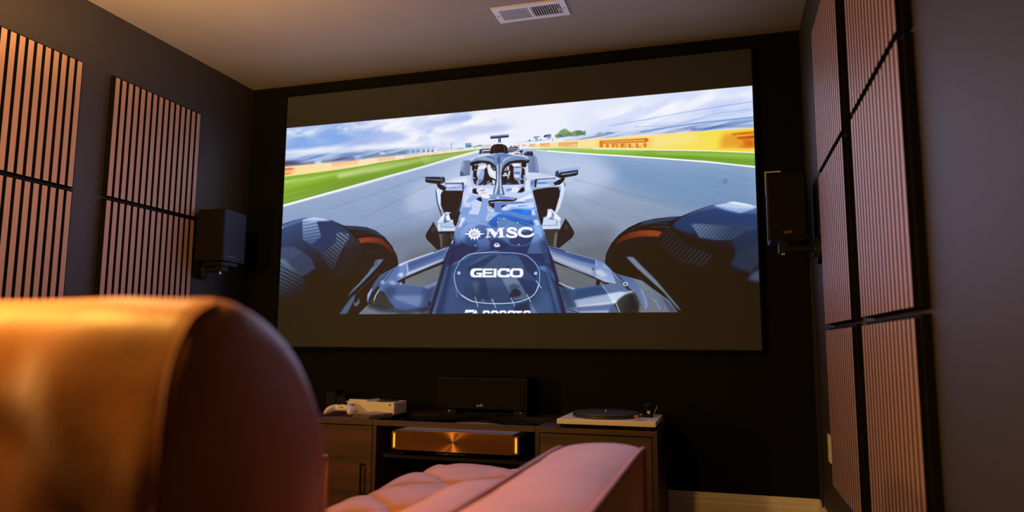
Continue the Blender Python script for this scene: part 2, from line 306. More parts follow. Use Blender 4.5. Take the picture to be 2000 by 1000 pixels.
FRAME_ART = [
 {'p':[-5,-5,1825,-5,1825,772,-5,772],'c':'f0f2fe'},
 {'p':[1314.7,-84.2,1838.7,-29.7,1829.5,237.4,1162.7,170.8,1201.3,1.1],'c':'e2e8fc','b':50,'a':0.8},
 {'p':[-5,-5,420,-5,640,60,560,110,280,95,-5,105],'c':'7fa9e6','b':30,'n':(260,70,0.32,0.62,3,-0.08),'a':1},
 {'p':[-5,-5,800,-5,1000,100,800,140,-5,170],'c':'a9bdf0','b':20,'n':(170,60,0.4,0.72,11,-0.08),'a':0.95},
 {'p':[-5,-5,900,-5,1000,100,620,110,-5,60],'c':'fbfbff','b':14,'n':(120,42,0.5,0.68,15,-0.1),'a':0.9},
 {'p':[-5,-5,700,-5,640,90,300,100,-5,90],'c':'93b0ea','b':12,'n':(90,34,0.5,0.75,29,-0.06),'a':0.6},
 {'p':[-5,40,240,30,330,75,240,100,-5,95],'c':'6f9fe2','b':18,'a':0.65},
 {'p':[260,70,480,50,560,80,480,100,300,98],'c':'a0b5ea','b':14,'a':0.7},
 {'p':[600,40,900,30,1000,70,900,110,660,100],'c':'c2cbf2','b':25,'a':0.8,'n':(200,40,0.4,0.7,23,-0.05)},
 {'p':[-5,95,250,90,420,100,640,105,560,140,200,150,-5,160],'c':'fbfbff','b':10,'a':0.75,'n':(180,30,0.3,0.5,41,-0.1)},
 {'p':[-5,150,120,140,300,150,240,165,-5,175],'c':'fafaff','b':8,'a':0.8},
 {'p':[1250,-5,1825,-5,1825,190,1500,180,1250,190],'c':'cdd8fb','b':30,'a':0.85,'n':(300,70,0.35,0.7,31,-0.35)},
 {'p':[1280,40,1825,-5,1825,160,1300,190],'c':'fafaff','b':20,'a':0.9,'n':(190,50,0.5,0.66,57,-0.35)},
 {'p':[1560,60,1825,30,1825,190,1600,190],'c':'b9caf7','b':25,'a':0.7,'n':(240,50,0.42,0.75,71,-0.2)},
 {'p':[-0.4,106.9,100.6,116.2,213.1,115.8,332.4,118.9,554,126,605.7,127.8,606.2,150.2,423.2,153.6,288.3,156.8,102.5,156.8,-4.8,162.5],'c':'a9bfe6','b':10,'a':0.9},
 {'p':[-4.8,115.2,332.5,122.3,554,128.1,554.5,146.5,288.3,156.8,-5,158.2],'c':'5f7fc0','b':8,'a':0.95,'n':(140,9,0.38,0.75,5,-0.17)},
 {'p':[-0.1,113.4,71.9,112,222.3,113.5,359.5,118.4,359.7,124.3,222.6,120.7,100.8,120.5,0.5,124.2],'c':'e6edfb','b':8,'a':0.8},
 {'p':[-4.7,136.7,39.9,141.9,83.3,151.3,140,150.9,140.3,159.4,-4.8,161.7],'c':'4a3f5c','b':8,'a':0.85},
 {'p':[168,148.5,223.6,146,260.2,140.2,315.1,141.9,320.1,154.8,224.1,156.6,168.4,157.9],'c':'4a4868','b':8,'a':0.7},
 {'p':[346.7,140,422.8,139.1,458.2,140.4,493.4,140.1,506.7,147.2,423.2,151.5,347.1,151.6],'c':'6f7f78','b':6,'a':0.75},
 {'p':[506.4,136.9,541.3,138.2,541.5,146.4,506.7,146.3],'c':'5b7d78','b':4,'a':0.7},
 {'p':[427,133.2,449.2,133.2,449.4,141,427.3,141.5],'c':'eef2fc','b':4,'a':0.8},
 {'p':[563.7,134.1,575.8,134.2,576,144.8,564,145.5],'c':'7d95bf','b':1.0},
 {'p':[584.4,134.4,596.4,134.4,596.7,145,584.6,145.8],'c':'7d95bf','b':1.0},
 {'p':[608.4,135.7,620.4,135.8,620.6,146.3,608.7,147.1],'c':'7d95bf','b':1.0},
 {'p':[627.2,136.3,639.1,136.3,639.4,146.9,627.5,147.6],'c':'7d95bf','b':1.0},
 {'p':[645.1,136.8,657,136.8,657.2,147.3,645.4,148.1],'c':'7d95bf','b':1.0},
 {'p':[560.5,126.5,575.1,126.8,575.2,130.9,560.6,130.6],'c':'9fb2dc','b':1.4},
 {'p':[582,126.1,596.6,126.3,596.7,130.4,582.1,130.1],'c':'9fb2dc','b':1.4},
 {'p':[607.8,128.8,622.4,129,622.5,133.1,607.9,132.8],'c':'9fb2dc','b':1.4},
 {'p':[627.1,129.4,641.6,129.6,641.6,133.7,627.2,133.4],'c':'9fb2dc','b':1.4},
 {'p':[648.3,128.9,662.8,129.2,662.8,133.2,648.4,133],'c':'9fb2dc','b':1.4},
 {'p':[669.6,135.3,675.1,134.9,675.3,145.4,669.9,145.8],'c':'b4c2e4','b':1.4},
 {'p':[678.9,136,684.4,135.6,684.6,146.1,679.2,146.5],'c':'b4c2e4','b':1.4},
 {'p':[688.2,136.7,693.7,136.3,693.9,146.8,688.4,147.2],'c':'b4c2e4','b':1.4},
 {'p':[697.5,137.4,702.9,137,703.1,147.4,697.7,147.9],'c':'b4c2e4','b':1.4},
 {'p':[665.3,128.2,807.2,139.9,807.2,144.7,665.6,146.3],'c':'c8d2ee','b':4,'a':0.55},
 {'p':[711.7,137.2,715.5,137.1,715.6,141.1,711.8,141.7],'c':'7484b8','b':1.0},
 {'p':[753.5,140.3,757.2,140.2,757.3,144.2,753.6,144.7],'c':'7484b8','b':1.0},
 {'p':[759.7,140.8,763.5,140.6,763.5,144.6,759.8,145.2],'c':'7484b8','b':1.0},
 {'p':[766,141.2,769.7,141.1,769.7,145.1,766,145.6],'c':'7484b8','b':1.0},
 {'p':[772.2,141.7,775.9,141.6,775.9,145.5,772.2,146.1],'c':'7484b8','b':1.0},
 {'p':[784.3,124.2,806.9,124,808.4,140.8,785.8,139.9],'c':'4f82a8','b':0.8},
 {'p':[786.4,125.6,805.3,125.4,805.8,131.8,786.5,132],'c':'7fb0c8','b':1.0},
 {'p':[808.3,132,815.3,136.5,809.2,138.8],'c':'4b5a58','b':1.0},
 {'p':[815.4,139.3,831.7,135.3,847.1,132.5,847.2,138.1,817.5,143.8],'c':'8aa28a','b':2},
 {'p':[727.3,117.9,729.6,154.2],'c':'5d6890','w':2,'a':0.8},
 {'p':[-4.8,162.5,215,160.2,324.8,158.4,423.2,153.6,533,152.3,623.3,150.2,724.5,147.4,840,147.1,844.1,150.5,724.6,155.4,606.4,160.3,423.9,174.3,289.5,188.1,-4,204.6],'c':'ffdf95','g':(-4.1,175.4,554.7,154.6,'ffe9d2')},
 {'p':[215,161,333.8,157.1,333.9,160.5,215.1,164.4],'c':'f08038','b':4.8,'a':0.75},
 {'p':[215.3,167.1,334,163.1,334.1,166.5,215.4,170.5],'c':'f08038','b':4.8,'a':0.45},
 {'p':[215.5,173.1,334.2,169.1,334.3,172.5,215.7,176.5],'c':'f08038','b':4.8,'a':0.45},
 {'p':[418.9,157.6,493.8,155.2,493.9,157.6,419,160.1],'c':'f08038','b':3.0,'a':0.75},
 {'p':[419.1,162.1,493.9,159.6,494,162.1,419.2,164.6],'c':'f08038','b':3.0,'a':0.45},
 {'p':[419.2,166.6,494.1,164,494.1,166.5,419.3,169.1],'c':'f08038','b':3.0,'a':0.45},
 {'p':[533.1,155.8,593.4,153.8,593.5,155.3,533.1,157.3],'c':'f08038','b':3.0,'a':0.75},
 {'p':[533.1,158.5,593.5,156.5,593.5,157.9,533.2,160],'c':'f08038','b':3.0,'a':0.45},
 {'p':[533.2,161.1,593.6,159.1,593.6,160.6,533.3,162.6],'c':'f08038','b':3.0,'a':0.45},
 {'p':[597.7,154.5,636.1,153.2,636.1,154.3,597.8,155.6],'c':'f08038','b':3.0,'a':0.75},
 {'p':[597.8,156.5,636.2,155.2,636.2,156.4,597.8,157.6],'c':'f08038','b':3.0,'a':0.45},
 {'p':[597.8,158.6,636.2,157.3,636.2,158.4,597.9,159.7],'c':'f08038','b':3.0,'a':0.45},
 {'p':[648.8,153,678.4,152,678.4,152.8,648.9,153.8],'c':'f08038','b':3.0,'a':0.75},
 {'p':[648.9,154.5,678.4,153.5,678.5,154.3,648.9,155.3],'c':'f08038','b':3.0,'a':0.45},
 {'p':[648.9,155.9,678.5,154.9,678.5,155.7,648.9,156.7],'c':'f08038','b':3.0,'a':0.45},
 {'p':[691.1,152.2,712,151.5,712,152.1,691.1,152.8],'c':'f08038','b':3.0,'a':0.75},
 {'p':[691.1,153.2,712,152.5,712,153.1,691.1,153.8],'c':'f08038','b':3.0,'a':0.45},
 {'p':[691.1,154.2,712,153.5,712.1,154.1,691.1,154.8],'c':'f08038','b':3.0,'a':0.45},
 {'p':[-5.9,168.9,31.7,169.2,51.1,173.9,22.5,177.2,-5.4,177.9],'c':'d8501c','b':4,'a':0.9},
 {'p':[-4.7,191.7,23.1,190,32.9,194.1,-4.4,196.9],'c':'d8501c','b':4,'a':0.8},
 {'p':[-5.5,175.4,41.5,175,42.4,191.2,-4.6,192.6],'c':'f3a050','b':8,'a':0.6},
 {'p':[-5,204.5,289.5,188.1,423.9,174.3,606.4,160.3,724.6,155.4,844.1,150.1,844.1,153.7,725,175,615.9,199.3,425.9,236,247.2,271.7,-6,322.4],'c':'8fbb3a','g':(197.6,188.5,228.9,274.0,'7aa01c')},
 {'p':[-4.5,214,289.8,194.4,468.1,177.2,724.6,157,844.1,151.3,844.1,152.5,640.8,172.8,424.8,203.1,199.1,222.1,-4.3,235.3],'c':'c3dc80','b':8,'a':0.8,'n':(900,11,0.35,0.6,13,-0.165)},
 {'p':[244.6,208.2,424.4,190.8,640.6,164.7,640.8,172.8,425,207.2,245.5,229.1],'c':'d6e6a8','b':10,'a':0.8},
 {'p':[-4.7,209.7,198,196.9,334.8,184.9,335,191.1,198.4,205.3,-4.2,220.4],'c':'6f9a1c','b':6,'a':0.65},
 {'p':[-4,260.9,153.4,240.4,380.5,208.5,380.8,216.8,154.1,257.2,-5,277.9],'c':'6c941a','b':10,'a':0.5},
 {'p':[-6,294.8,200.5,255.7,425.3,219.5,425.7,231.9,201.4,276.6,-6.4,316],'c':'5f8210','b':10,'a':0.7,'n':(900,10,0.3,0.7,19,-0.2)},
 {'p':[598,165.8,844.1,150.9,844.1,154.1,620,193.5],'c':'b7cf72','b':6,'a':0.6},
 {'p':[-54.6,360.4,6.3,329.4,109.7,309.3,337.7,265.6,534.9,224.4,838.1,162.7,1027.8,160.9,1162.7,178.4,1348.4,203.1,1526.2,235.9,1824.6,284.6,1859.8,295.6,1841.1,819,-53.2,818.1],'c':'aabfe2','g':(929.0,173.2,933.7,744.7,'6a717f')},
 {'p':[1.3,324.9,469.9,234.6,766.6,181.5,727.5,317.7,626.8,490.1,567.8,664.1,-14.6,654.4],'c':'86a0cc','b':60,'a':0.55},
 {'p':[1256.5,196.6,1824.4,289.8,1828.2,463.9,1574.2,417.2,1347.2,314.4],'c':'5f88bb','b':50,'a':0.55},
 {'p':[557.9,278.3,838.2,166.7,839.2,245.5,727.9,337.4,624.5,391.5,538.7,367.6],'c':'c6d4f2','b':36,'a':0.6},
 {'p':[1047.4,181.6,1293.4,217.9,1365.6,287.8,1236.9,354.6,1171.7,341.8],'c':'c8d6f4','b':36,'a':0.65},
 {'p':[564.3,527.3,710.4,512.4,713.3,666.6,482.7,662.7],'c':'66665f','b':16,'a':0.5},
 {'p':[1124.2,563.2,1326.9,514.8,1325.1,676.9,1142.7,692],'c':'6b6a68','b':16,'a':0.55},
 {'p':[1180.9,379.7,1308.8,514.2],'c':'5d6580','b':4,'w':6,'a':0.16},
 {'p':[1199.8,343.3,1452.3,447.5],'c':'5d6580','b':4,'w':6,'a':0.16},
 {'p':[1143.1,489.8,1325.9,605.2],'c':'5d6580','b':4,'w':6,'a':0.16},
 {'p':[1200,287,1523.1,387.8],'c':'5d6580','b':4,'w':6,'a':0.16},
 {'p':[342.5,398.9,684.7,255.8],'c':'5d6580','b':4,'w':6,'a':0.16},
 {'p':[204.6,351.6,621.1,241.9],'c':'5d6580','b':4,'w':6,'a':0.16},
 {'p':[388.4,441.4,645.1,372.7],'c':'5d6580','b':4,'w':6,'a':0.16},
 {'p':[1190.3,361.5,1398.8,481.3],'c':'d8e0f4','b':4,'w':6,'a':0.06},
 {'p':[1209.2,315.7,1574,426.1],'c':'d8e0f4','b':4,'w':6,'a':0.06},
 {'p':[113,378.5,558.1,288.4],'c':'d8e0f4','b':4,'w':6,'a':0.06},
 {'p':[477.3,484.8,666.5,393.4],'c':'d8e0f4','b':4,'w':6,'a':0.06},
 {'p':[-54.6,360.4,6.3,329.4,109.7,309.3,337.7,265.6,534.9,224.4,838.1,162.7,1027.8,160.9,1162.7,178.4,1348.4,203.1,1526.2,235.9,1824.6,284.6,1859.8,295.6,1841.1,819,-53.2,818.1],'c':'8b94a8','a':0.07,'n':(5,5,0.4,0.7,91,0)},
 {'p':[-54.6,360.4,6.3,329.4,109.7,309.3,337.7,265.6,534.9,224.4,838.1,162.7,1027.8,160.9,1162.7,178.4,1348.4,203.1,1526.2,235.9,1824.6,284.6,1859.8,295.6,1841.1,819,-53.2,818.1],'c':'dfeaf8','a':0.05,'n':(120,4,0.45,0.7,93,0.35)},
 {'p':[1713.3,321.7,1726.8,315.4,1729.7,329.7,1719.5,338],'c':'3d4a66','b':4,'a':0.25},
 {'p':[323.1,479.3,688.2,433.7,731.7,551.8,692.8,666.2,439.5,662],'c':'5f6370','b':40,'a':0.45},
 {'p':[1133.7,470.8,1345.5,461,1343.8,605.6,1324.9,694.7,1142.7,692],'c':'5c606c','b':36,'a':0.45},
 {'p':[-7.5,321.5,247.2,271.7,425.9,236,615.9,199.3,725,174.6,840,152.6,840.1,155.8,725,178.6,616,203.3,426,240.9,247.4,278.3,-8.1,329.5],'c':'fbfbff','b':0.8},
 {'p':[1162.9,128.7,1238.4,125.1,1421.9,122.9,1598.4,107.9,1822.5,105.5,1822.1,148.3,1666,148.1,1457.3,148,1162.8,144],'c':'c9d5f4','b':8,'a':0.8},
 {'p':[1162.8,132.5,1275.7,126.1,1421.8,124.7,1598.2,118.9,1823,119.8,1822.1,148.3,1597.5,148.1,1421.5,147.1,1162.8,144],'c':'6f86c0','b':6,'a':0.9,'n':(160,7,0.42,0.7,37,-0.13)},
 {'p':[1385.6,133,1528.3,129.7,1632.4,129,1632.1,139.9,1457.3,144.3],'c':'7b6a88','b':6,'a':0.6,'n':(90,8,0.35,0.6,47,-0.15)},
 {'p':[1615,134.9,1700.2,132.8,1819.9,134.5,1821.6,143.9,1700.1,138.2,1614.9,140.4],'c':'2f5596','b':5.0,'a':0.75,'n':(200,8,0.3,0.6,53,-0.12)},
 {'p':[1734.2,119.4,1822.5,116.2,1822.8,126.9,1750.7,126.2],'c':'6fa6d6','b':6,'a':0.7},
 {'p':[1443.2,132,1528.4,124.1,1632.7,116.3,1822,110.8],'c':'3f6fb4','b':1.4,'w':3.2,'a':0.85},
 {'p':[1422,111.7,1563.6,116,1701.5,87.6,1822.4,82.2],'c':'6d92cc','b':1.0,'w':2.2,'a':0.6},
 {'p':[1331.3,100.4,1458.2,88.6,1599.3,73.1,1702.2,64.1,1821.9,56.3],'c':'6a88c8','b':0.8,'w':2.0,'a':0.7},
 {'p':[1475.8,105,1598.4,107.9,1822.8,87.6],'c':'8aa4d8','b':1.0,'w':1.8,'a':0.4},
 {'p':[980.5,138.9,986.4,138.3,987.4,135.5,980.8,135.6],'c':'9aacd8','b':1.4,'a':0.7},
 {'p':[991.3,138.5,997.2,138,998.2,136.1,991.7,135],'c':'9aacd8','b':1.4,'a':0.7},
 {'p':[1002.2,138.2,1008.1,137.6,1009.1,136.7,1002.5,134.5],'c':'9aacd8','b':1.4,'a':0.7},
 {'p':[1013,137.8,1018.9,137.3,1019.8,133.9,1013.4,133.9],'c':'9aacd8','b':1.4,'a':0.7},
 {'p':[1023.8,137.5,1029.7,136.9,1030.6,134.5,1024.2,133.4],'c':'9aacd8','b':1.4,'a':0.7},
 {'p':[1034.6,137.1,1040.4,136.6,1041.4,135.1,1034.9,132.9],'c':'9aacd8','b':1.4,'a':0.7},
 {'p':[1045.3,136.8,1051.1,136.2,1052.1,132.2,1045.7,132.3],'c':'9aacd8','b':1.4,'a':0.7},
 {'p':[1056,136.4,1061.9,135.9,1062.8,132.9,1056.4,131.8],'c':'9aacd8','b':1.4,'a':0.7},
 {'p':[1066.7,136.1,1072.5,135.6,1073.5,133.5,1067.1,131.3],'c':'9aacd8','b':1.4,'a':0.7},
 {'p':[1077.4,135.7,1083.2,135.2,1084.2,130.7,1077.8,130.7],'c':'9aacd8','b':1.4,'a':0.7},
 {'p':[1088,135.4,1093.8,134.9,1094.8,131.3,1088.4,130.2],'c':'9aacd8','b':1.4,'a':0.7},
 {'p':[1098.7,135.1,1104.4,134.5,1105.4,131.9,1099,129.7],'c':'9aacd8','b':1.4,'a':0.7},
 {'p':[1109.3,134.7,1115,134.2,1116,129.1,1109.6,129.2],'c':'9aacd8','b':1.4,'a':0.7},
 {'p':[1119.8,134.4,1125.6,133.9,1126.5,129.7,1120.2,128.6],'c':'9aacd8','b':1.4,'a':0.7},
 {'p':[1052.1,119.1,1075.4,118.4,1074.5,120.8,1053.5,124],'c':'3a5fa0','b':0.6},
 {'p':[1057.9,122.4,1066.7,121.2,1070.6,136,1057,135.9],'c':'8fbcae','b':1.4},
 {'p':[1074.5,130.5,1082.2,130.1,1082.2,134.9,1075.4,135.4],'c':'5a8ad0','b':0.8},
 {'p':[1090.9,116.3,1103.5,114,1117.9,114.6,1117.9,123.2,1105.4,123.2,1090,124.9],'c':'2f5088','b':0.8},
 {'p':[1103.5,118.2,1116,117.3,1116,128.9,1103.5,130.2],'c':'7b98a0','b':1.2},
 {'p':[1034.5,128.4,1039.4,128.7,1040.4,135,1035.1,134.2],'c':'2d4f94','b':0.8},
 {'p':[1027.7,129.8,1033.5,129.5,1033.6,138,1028.7,138.6],'c':'b9c8e8','b':1.0},
 {'p':[1132.3,118.6,1143.8,113.7,1153.4,103,1170.6,97.6,1183.8,107.3,1189.5,111.6,1200.8,110.6,1210.3,107.6,1225.3,108.8,1238.4,115.6,1245.8,126.6,1229,126.2,1210.2,129.5,1185.6,127.6,1166.7,130.9,1143.8,127.2,1134.2,127.4],'c':'7fa070','b':1.0,'s':1},
 {'p':[1132.3,118.6,1246,110.5,1245.8,128.5,1166.7,130.9,1134.2,127.4],'c':'4f7a4c','b':1.0,'a':0.75,'n':(13,13,0.45,0.62,61,0)},
 {'p':[1149.6,106.5,1170.6,97.6,1183.8,108.3,1181.9,120.6,1162.9,122.9],'c':'b5cc88','b':1.6,'a':0.8,'n':(14,14,0.4,0.6,63,0)},
 {'p':[1208.4,110.3,1225.3,108.8,1238.4,115.6,1244.9,126.6,1229,126.2,1212.1,127.8],'c':'4d6f5a','b':2,'a':0.6},
 {'p':[1145.7,122.5,1155.3,119.5,1160,122.7,1158.1,127.4,1147.6,127.5],'c':'2a66c0','b':1.2},
 {'p':[1138,128.7,1149.5,128.6,1149.5,133.4,1139.9,134.6],'c':'c06a68','b':1.6,'a':0.7},
 {'p':[1149.5,129.6,1181.8,128.3,1200.7,133.6,1155.2,137.7,1136.1,136.2],'c':'eef0fa','b':2.8,'a':0.8},
 {'p':[1122.7,138.1,1127.5,137.5,1127.5,140.3,1122.7,140.6],'c':'44558c','b':1.0},
 {'p':[1283,130.5,1292.4,121.8,1301.6,121.6,1310.8,128,1308.9,134.5,1284.9,135.4],'c':'8ea89a','b':2.4,'s':1,'a':0.85},
 {'p':[1314.5,124.5,1331.1,123,1349.3,127.3,1349.3,129.2,1314.5,127.7],'c':'7088a8','b':1.6},
 {'p':[1162.8,144.8,1238.3,144.1,1312.5,144.9,1492.8,146.4,1666,146.3,1822.1,148.3,1822.5,231.6,1664.2,216.3,1456.4,197.5,1275.2,180.6,1162.7,168.5,1066.8,162.2,1027.8,157,1027.7,150,1086.1,147.8],'c':'f9e24c','g':(1765.7,179.4,1066.7,156.0,'fbe0a4')},
 {'p':[1162.8,147.8,1492.7,149,1631.9,149,1631,183.5,1491.9,191.3,1162.8,163.1],'c':'fff3bb','b':16,'a':0.35},
 {'p':[1086.1,147.8,1162.8,144,1312.5,144.2,1492.8,145.6,1666,145.6,1822.1,147.5],'c':'fdf6e0','w':1.6,'a':0.8},
 {'p':[1286.5,157.3,1305,151.9,1457.1,155.4,1489,157.9,1484.9,190,1290,177.1],'c':'f2a848','b':10,'a':0.3},
 {'p':[1296.2,153.5,1463.4,156.2,1463.3,160.8,1296.1,156.7],'c':'cc560a','b':1.8,'a':0.95},
 {'p':[1296.1,160,1459.9,165.3,1459.8,169.9,1296.1,163.3],'c':'cc560a','b':1.8,'a':0.95},
 {'p':[1456.6,157.1,1468.5,157.3,1468.3,168.9,1456.4,168.5],'c':'cc560a','b':1.8,'a':0.855},
 {'p':[1296.2,153.5,1308.4,153.7,1308.2,177.7,1295.9,176.8],'c':'e0781c','b':1.8,'a':0.95},
 {'p':[1318.8,166.7,1329.3,167.1,1329.2,179.3,1318.7,178.5],'c':'e0781c','b':1.8,'a':0.95},
 {'p':[1339.7,167.6,1348.4,168,1348.3,180.7,1339.6,180],'c':'e0781c','b':1.8,'a':0.95},
 {'p':[1370.9,169.1,1381.3,169.6,1381.1,183.1,1370.7,182.3],'c':'e0781c','b':1.8,'a':0.95},
 {'p':[1398.4,170.4,1407,170.7,1406.8,185,1398.2,184.4],'c':'e0781c','b':1.8,'a':0.95},
 {'p':[1424.1,171.5,1432.6,171.9,1432.4,186.9,1423.9,186.3],'c':'e0781c','b':1.8,'a':0.95},
 {'p':[1451.3,172.8,1461.4,173.3,1461.2,189,1451,188.3],'c':'e0781c','b':1.8,'a':0.95},
 {'p':[1339.7,167.6,1360.5,168.6,1360.5,171.3,1339.7,170.2],'c':'e0781c','b':1.8,'a':0.95},
 {'p':[1339.7,172.8,1360.5,174,1360.4,176.2,1339.6,174.9],'c':'e0781c','b':1.8,'a':0.855},
 {'p':[1355.3,169.2,1362.3,169.5,1362.2,174.9,1355.3,174.5],'c':'e0781c','b':1.8,'a':0.855},
 {'p':[1353.5,175.7,1363.9,176.4,1363.8,181.8,1353.5,181.1],'c':'e0781c','b':1.8,'a':0.95},
 {'p':[1370.9,169.1,1393.3,170.1,1393.2,173,1370.9,171.8],'c':'e0781c','b':1.8,'a':0.95},
 {'p':[1370.8,174.6,1393.2,175.9,1393.2,178.8,1370.8,177.4],'c':'e0781c','b':1.8,'a':0.95},
 {'p':[1370.8,179.6,1393.1,181.1,1393.1,184,1370.7,182.3],'c':'e0781c','b':1.8,'a':0.95},
 {'p':[1398.3,181.2,1417.1,182.4,1417,185.8,1398.2,184.4],'c':'e0781c','b':1.8,'a':0.95},
 {'p':[1423.9,182.9,1444.3,184.3,1444.3,187.8,1423.9,186.3],'c':'e0781c','b':1.8,'a':0.95},
 {'p':[1719.6,161.5,1766.3,160.9,1822.3,162.5,1822,219.2,1704.8,209.9],'c':'e8922a','b':14,'a':0.8},
 {'p':[1749.6,163.8,1786.1,161.7,1822.3,161.8,1822.4,168.2,1785.9,169.6,1749.5,168.1],'c':'c2480a','b':5.0},
 {'p':[1759.4,168.2,1822,168.9,1822.5,175.3,1762.5,175.6],'c':'f7c84c','b':4,'a':0.9},
 {'p':[1759.2,176.1,1821.9,174.6,1822.2,183.8,1772.3,182.1],'c':'b03c06','b':5.0},
 {'p':[1778.8,185.8,1822,188.1,1822.3,217.8,1764.7,213.6,1791.4,202.8],'c':'cc5f12','b':10,'a':0.8},
 {'p':[1691.3,210.3,1822.3,220,1822.3,229.1,1691.1,217.5],'c':'fada4a','b':4},
 {'p':[1147.6,149.1,1213.7,151,1213.7,153.5,1147.6,151],'c':'dd7430','b':1.0,'a':0.9},
 {'p':[1147.6,153,1212.3,155.8,1212.3,158.2,1147.5,155],'c':'dd7430','b':1.0,'a':0.9},
 {'p':[1211,151.5,1215.7,151.6,1215.7,157.7,1210.9,157.5],'c':'dd7430','b':1.0,'a':0.81},
 {'p':[1147.6,149.1,1152.4,149.2,1152.3,163.5,1147.5,163.2],'c':'e88a44','b':1.0,'a':0.9},
 {'p':[1156.5,156.9,1160.6,157.1,1160.5,164.2,1156.4,163.8],'c':'e88a44','b':1.0,'a':0.9},
 {'p':[1164.7,157.3,1168.1,157.5,1168.1,164.7,1164.7,164.5],'c':'e88a44','b':1.0,'a':0.9},
 {'p':[1177,158,1181.1,158.2,1181,165.7,1176.9,165.4],'c':'e88a44','b':1.0,'a':0.9},
 {'p':[1187.9,158.6,1191.3,158.8,1191.2,166.5,1187.8,166.3],'c':'e88a44','b':1.0,'a':0.9},
 {'p':[1198.1,159.1,1201.4,159.3,1201.4,167.3,1198,167],'c':'e88a44','b':1.0,'a':0.9},
 {'p':[1208.9,159.7,1213,160,1212.9,168.2,1208.9,167.9],'c':'e88a44','b':1.0,'a':0.9},
 {'p':[1164.7,157.3,1172.9,157.8,1172.9,159.3,1164.7,158.8],'c':'e88a44','b':1.0,'a':0.9},
 {'p':[1164.7,160.3,1172.9,160.8,1172.9,162,1164.7,161.5],'c':'e88a44','b':1.0,'a':0.81},
 {'p':[1170.8,158.1,1173.6,158.3,1173.5,161.3,1170.8,161.2],'c':'e88a44','b':1.0,'a':0.81},
 {'p':[1170.1,161.9,1174.2,162.1,1174.2,165.2,1170.1,164.9],'c':'e88a44','b':1.0,'a':0.9},
 {'p':[1177,158,1185.8,158.5,1185.8,160.1,1177,159.5],'c':'e88a44','b':1.0,'a':0.9},
 {'p':[1177,161.1,1185.8,161.7,1185.8,163.2,1176.9,162.6],'c':'e88a44','b':1.0,'a':0.9},
 {'p':[1176.9,163.9,1185.8,164.5,1185.8,166.1,1176.9,165.4],'c':'e88a44','b':1.0,'a':0.9},
 {'p':[1187.8,164.5,1195.3,165,1195.3,166.8,1187.8,166.3],'c':'e88a44','b':1.0,'a':0.9},
 {'p':[1198,165.2,1206.2,165.8,1206.2,167.7,1198,167],'c':'e88a44','b':1.0,'a':0.9},
 {'p':[1076.8,146.2,1111.1,147,1111.1,148.9,1076.8,147.8],'c':'dd7430','b':1.0,'a':0.9},
 {'p':[1076.8,149.4,1110.4,150.8,1110.4,152.6,1076.8,151],'c':'dd7430','b':1.0,'a':0.9},
 {'p':[1109.7,147.4,1112.1,147.5,1112.1,152.2,1109.7,152.1],'c':'dd7430','b':1.0,'a':0.81},
 {'p':[1076.8,146.2,1079.3,146.3,1079.3,157.9,1076.8,157.7],'c':'e88a44','b':1.0,'a':0.9},
 {'p':[1081.4,152.4,1083.6,152.5,1083.6,158.2,1081.4,158.1],'c':'e88a44','b':1.0,'a':0.9},
 {'p':[1085.7,152.7,1087.4,152.8,1087.4,158.6,1085.7,158.4],'c':'e88a44','b':1.0,'a':0.9},
 {'p':[1092,153,1094.2,153.1,1094.2,159.1,1092,158.9],'c':'e88a44','b':1.0,'a':0.9},
 {'p':[1097.7,153.3,1099.5,153.4,1099.5,159.5,1097.7,159.4],'c':'e88a44','b':1.0,'a':0.9},
 {'p':[1103,153.6,1104.7,153.7,1104.7,159.9,1103,159.8],'c':'e88a44','b':1.0,'a':0.9},
 {'p':[1108.6,153.9,1110.7,154,1110.7,160.4,1108.6,160.2],'c':'e88a44','b':1.0,'a':0.9},
 {'p':[1085.7,152.7,1089.9,152.9,1089.9,154.1,1085.7,153.9],'c':'e88a44','b':1.0,'a':0.9},
 {'p':[1085.7,155.1,1089.9,155.3,1089.9,156.3,1085.7,156],'c':'e88a44','b':1.0,'a':0.81},
 {'p':[1088.9,153.2,1090.3,153.3,1090.3,155.7,1088.9,155.6],'c':'e88a44','b':1.0,'a':0.81},
 {'p':[1088.5,156.2,1090.6,156.4,1090.6,158.8,1088.5,158.6],'c':'e88a44','b':1.0,'a':0.9},
 {'p':[1092,153,1096.6,153.2,1096.6,154.5,1092,154.2],'c':'e88a44','b':1.0,'a':0.9},
 {'p':[1092,155.5,1096.6,155.8,1096.6,157,1092,156.7],'c':'e88a44','b':1.0,'a':0.9},
 {'p':[1092,157.7,1096.6,158,1096.6,159.3,1092,158.9],'c':'e88a44','b':1.0,'a':0.9},
 {'p':[1097.7,158,1101.6,158.3,1101.6,159.7,1097.7,159.4],'c':'e88a44','b':1.0,'a':0.9},
 {'p':[1103,158.4,1107.2,158.7,1107.2,160.1,1103,159.8],'c':'e88a44','b':1.0,'a':0.9},
 {'p':[1035.9,145.7,1057.3,146,1057.3,147.5,1036,146.9],'c':'dd7430','b':0.6,'a':0.9},
 {'p':[1036,148.1,1056.9,148.8,1056.9,150.2,1036,149.3],'c':'dd7430','b':0.6,'a':0.9},
 {'p':[1056.4,146.3,1058,146.4,1058,149.9,1056.5,149.8],'c':'dd7430','b':0.6,'a':0.81},
 {'p':[1035.9,145.7,1037.5,145.7,1037.5,154.4,1036,154.3],'c':'e88a44','b':0.6,'a':0.9},
 {'p':[1038.8,150.3,1040.2,150.4,1040.2,154.6,1038.8,154.5],'c':'e88a44','b':0.6,'a':0.9},
 {'p':[1041.5,150.4,1042.6,150.5,1042.6,154.8,1041.5,154.8],'c':'e88a44','b':0.6,'a':0.9},
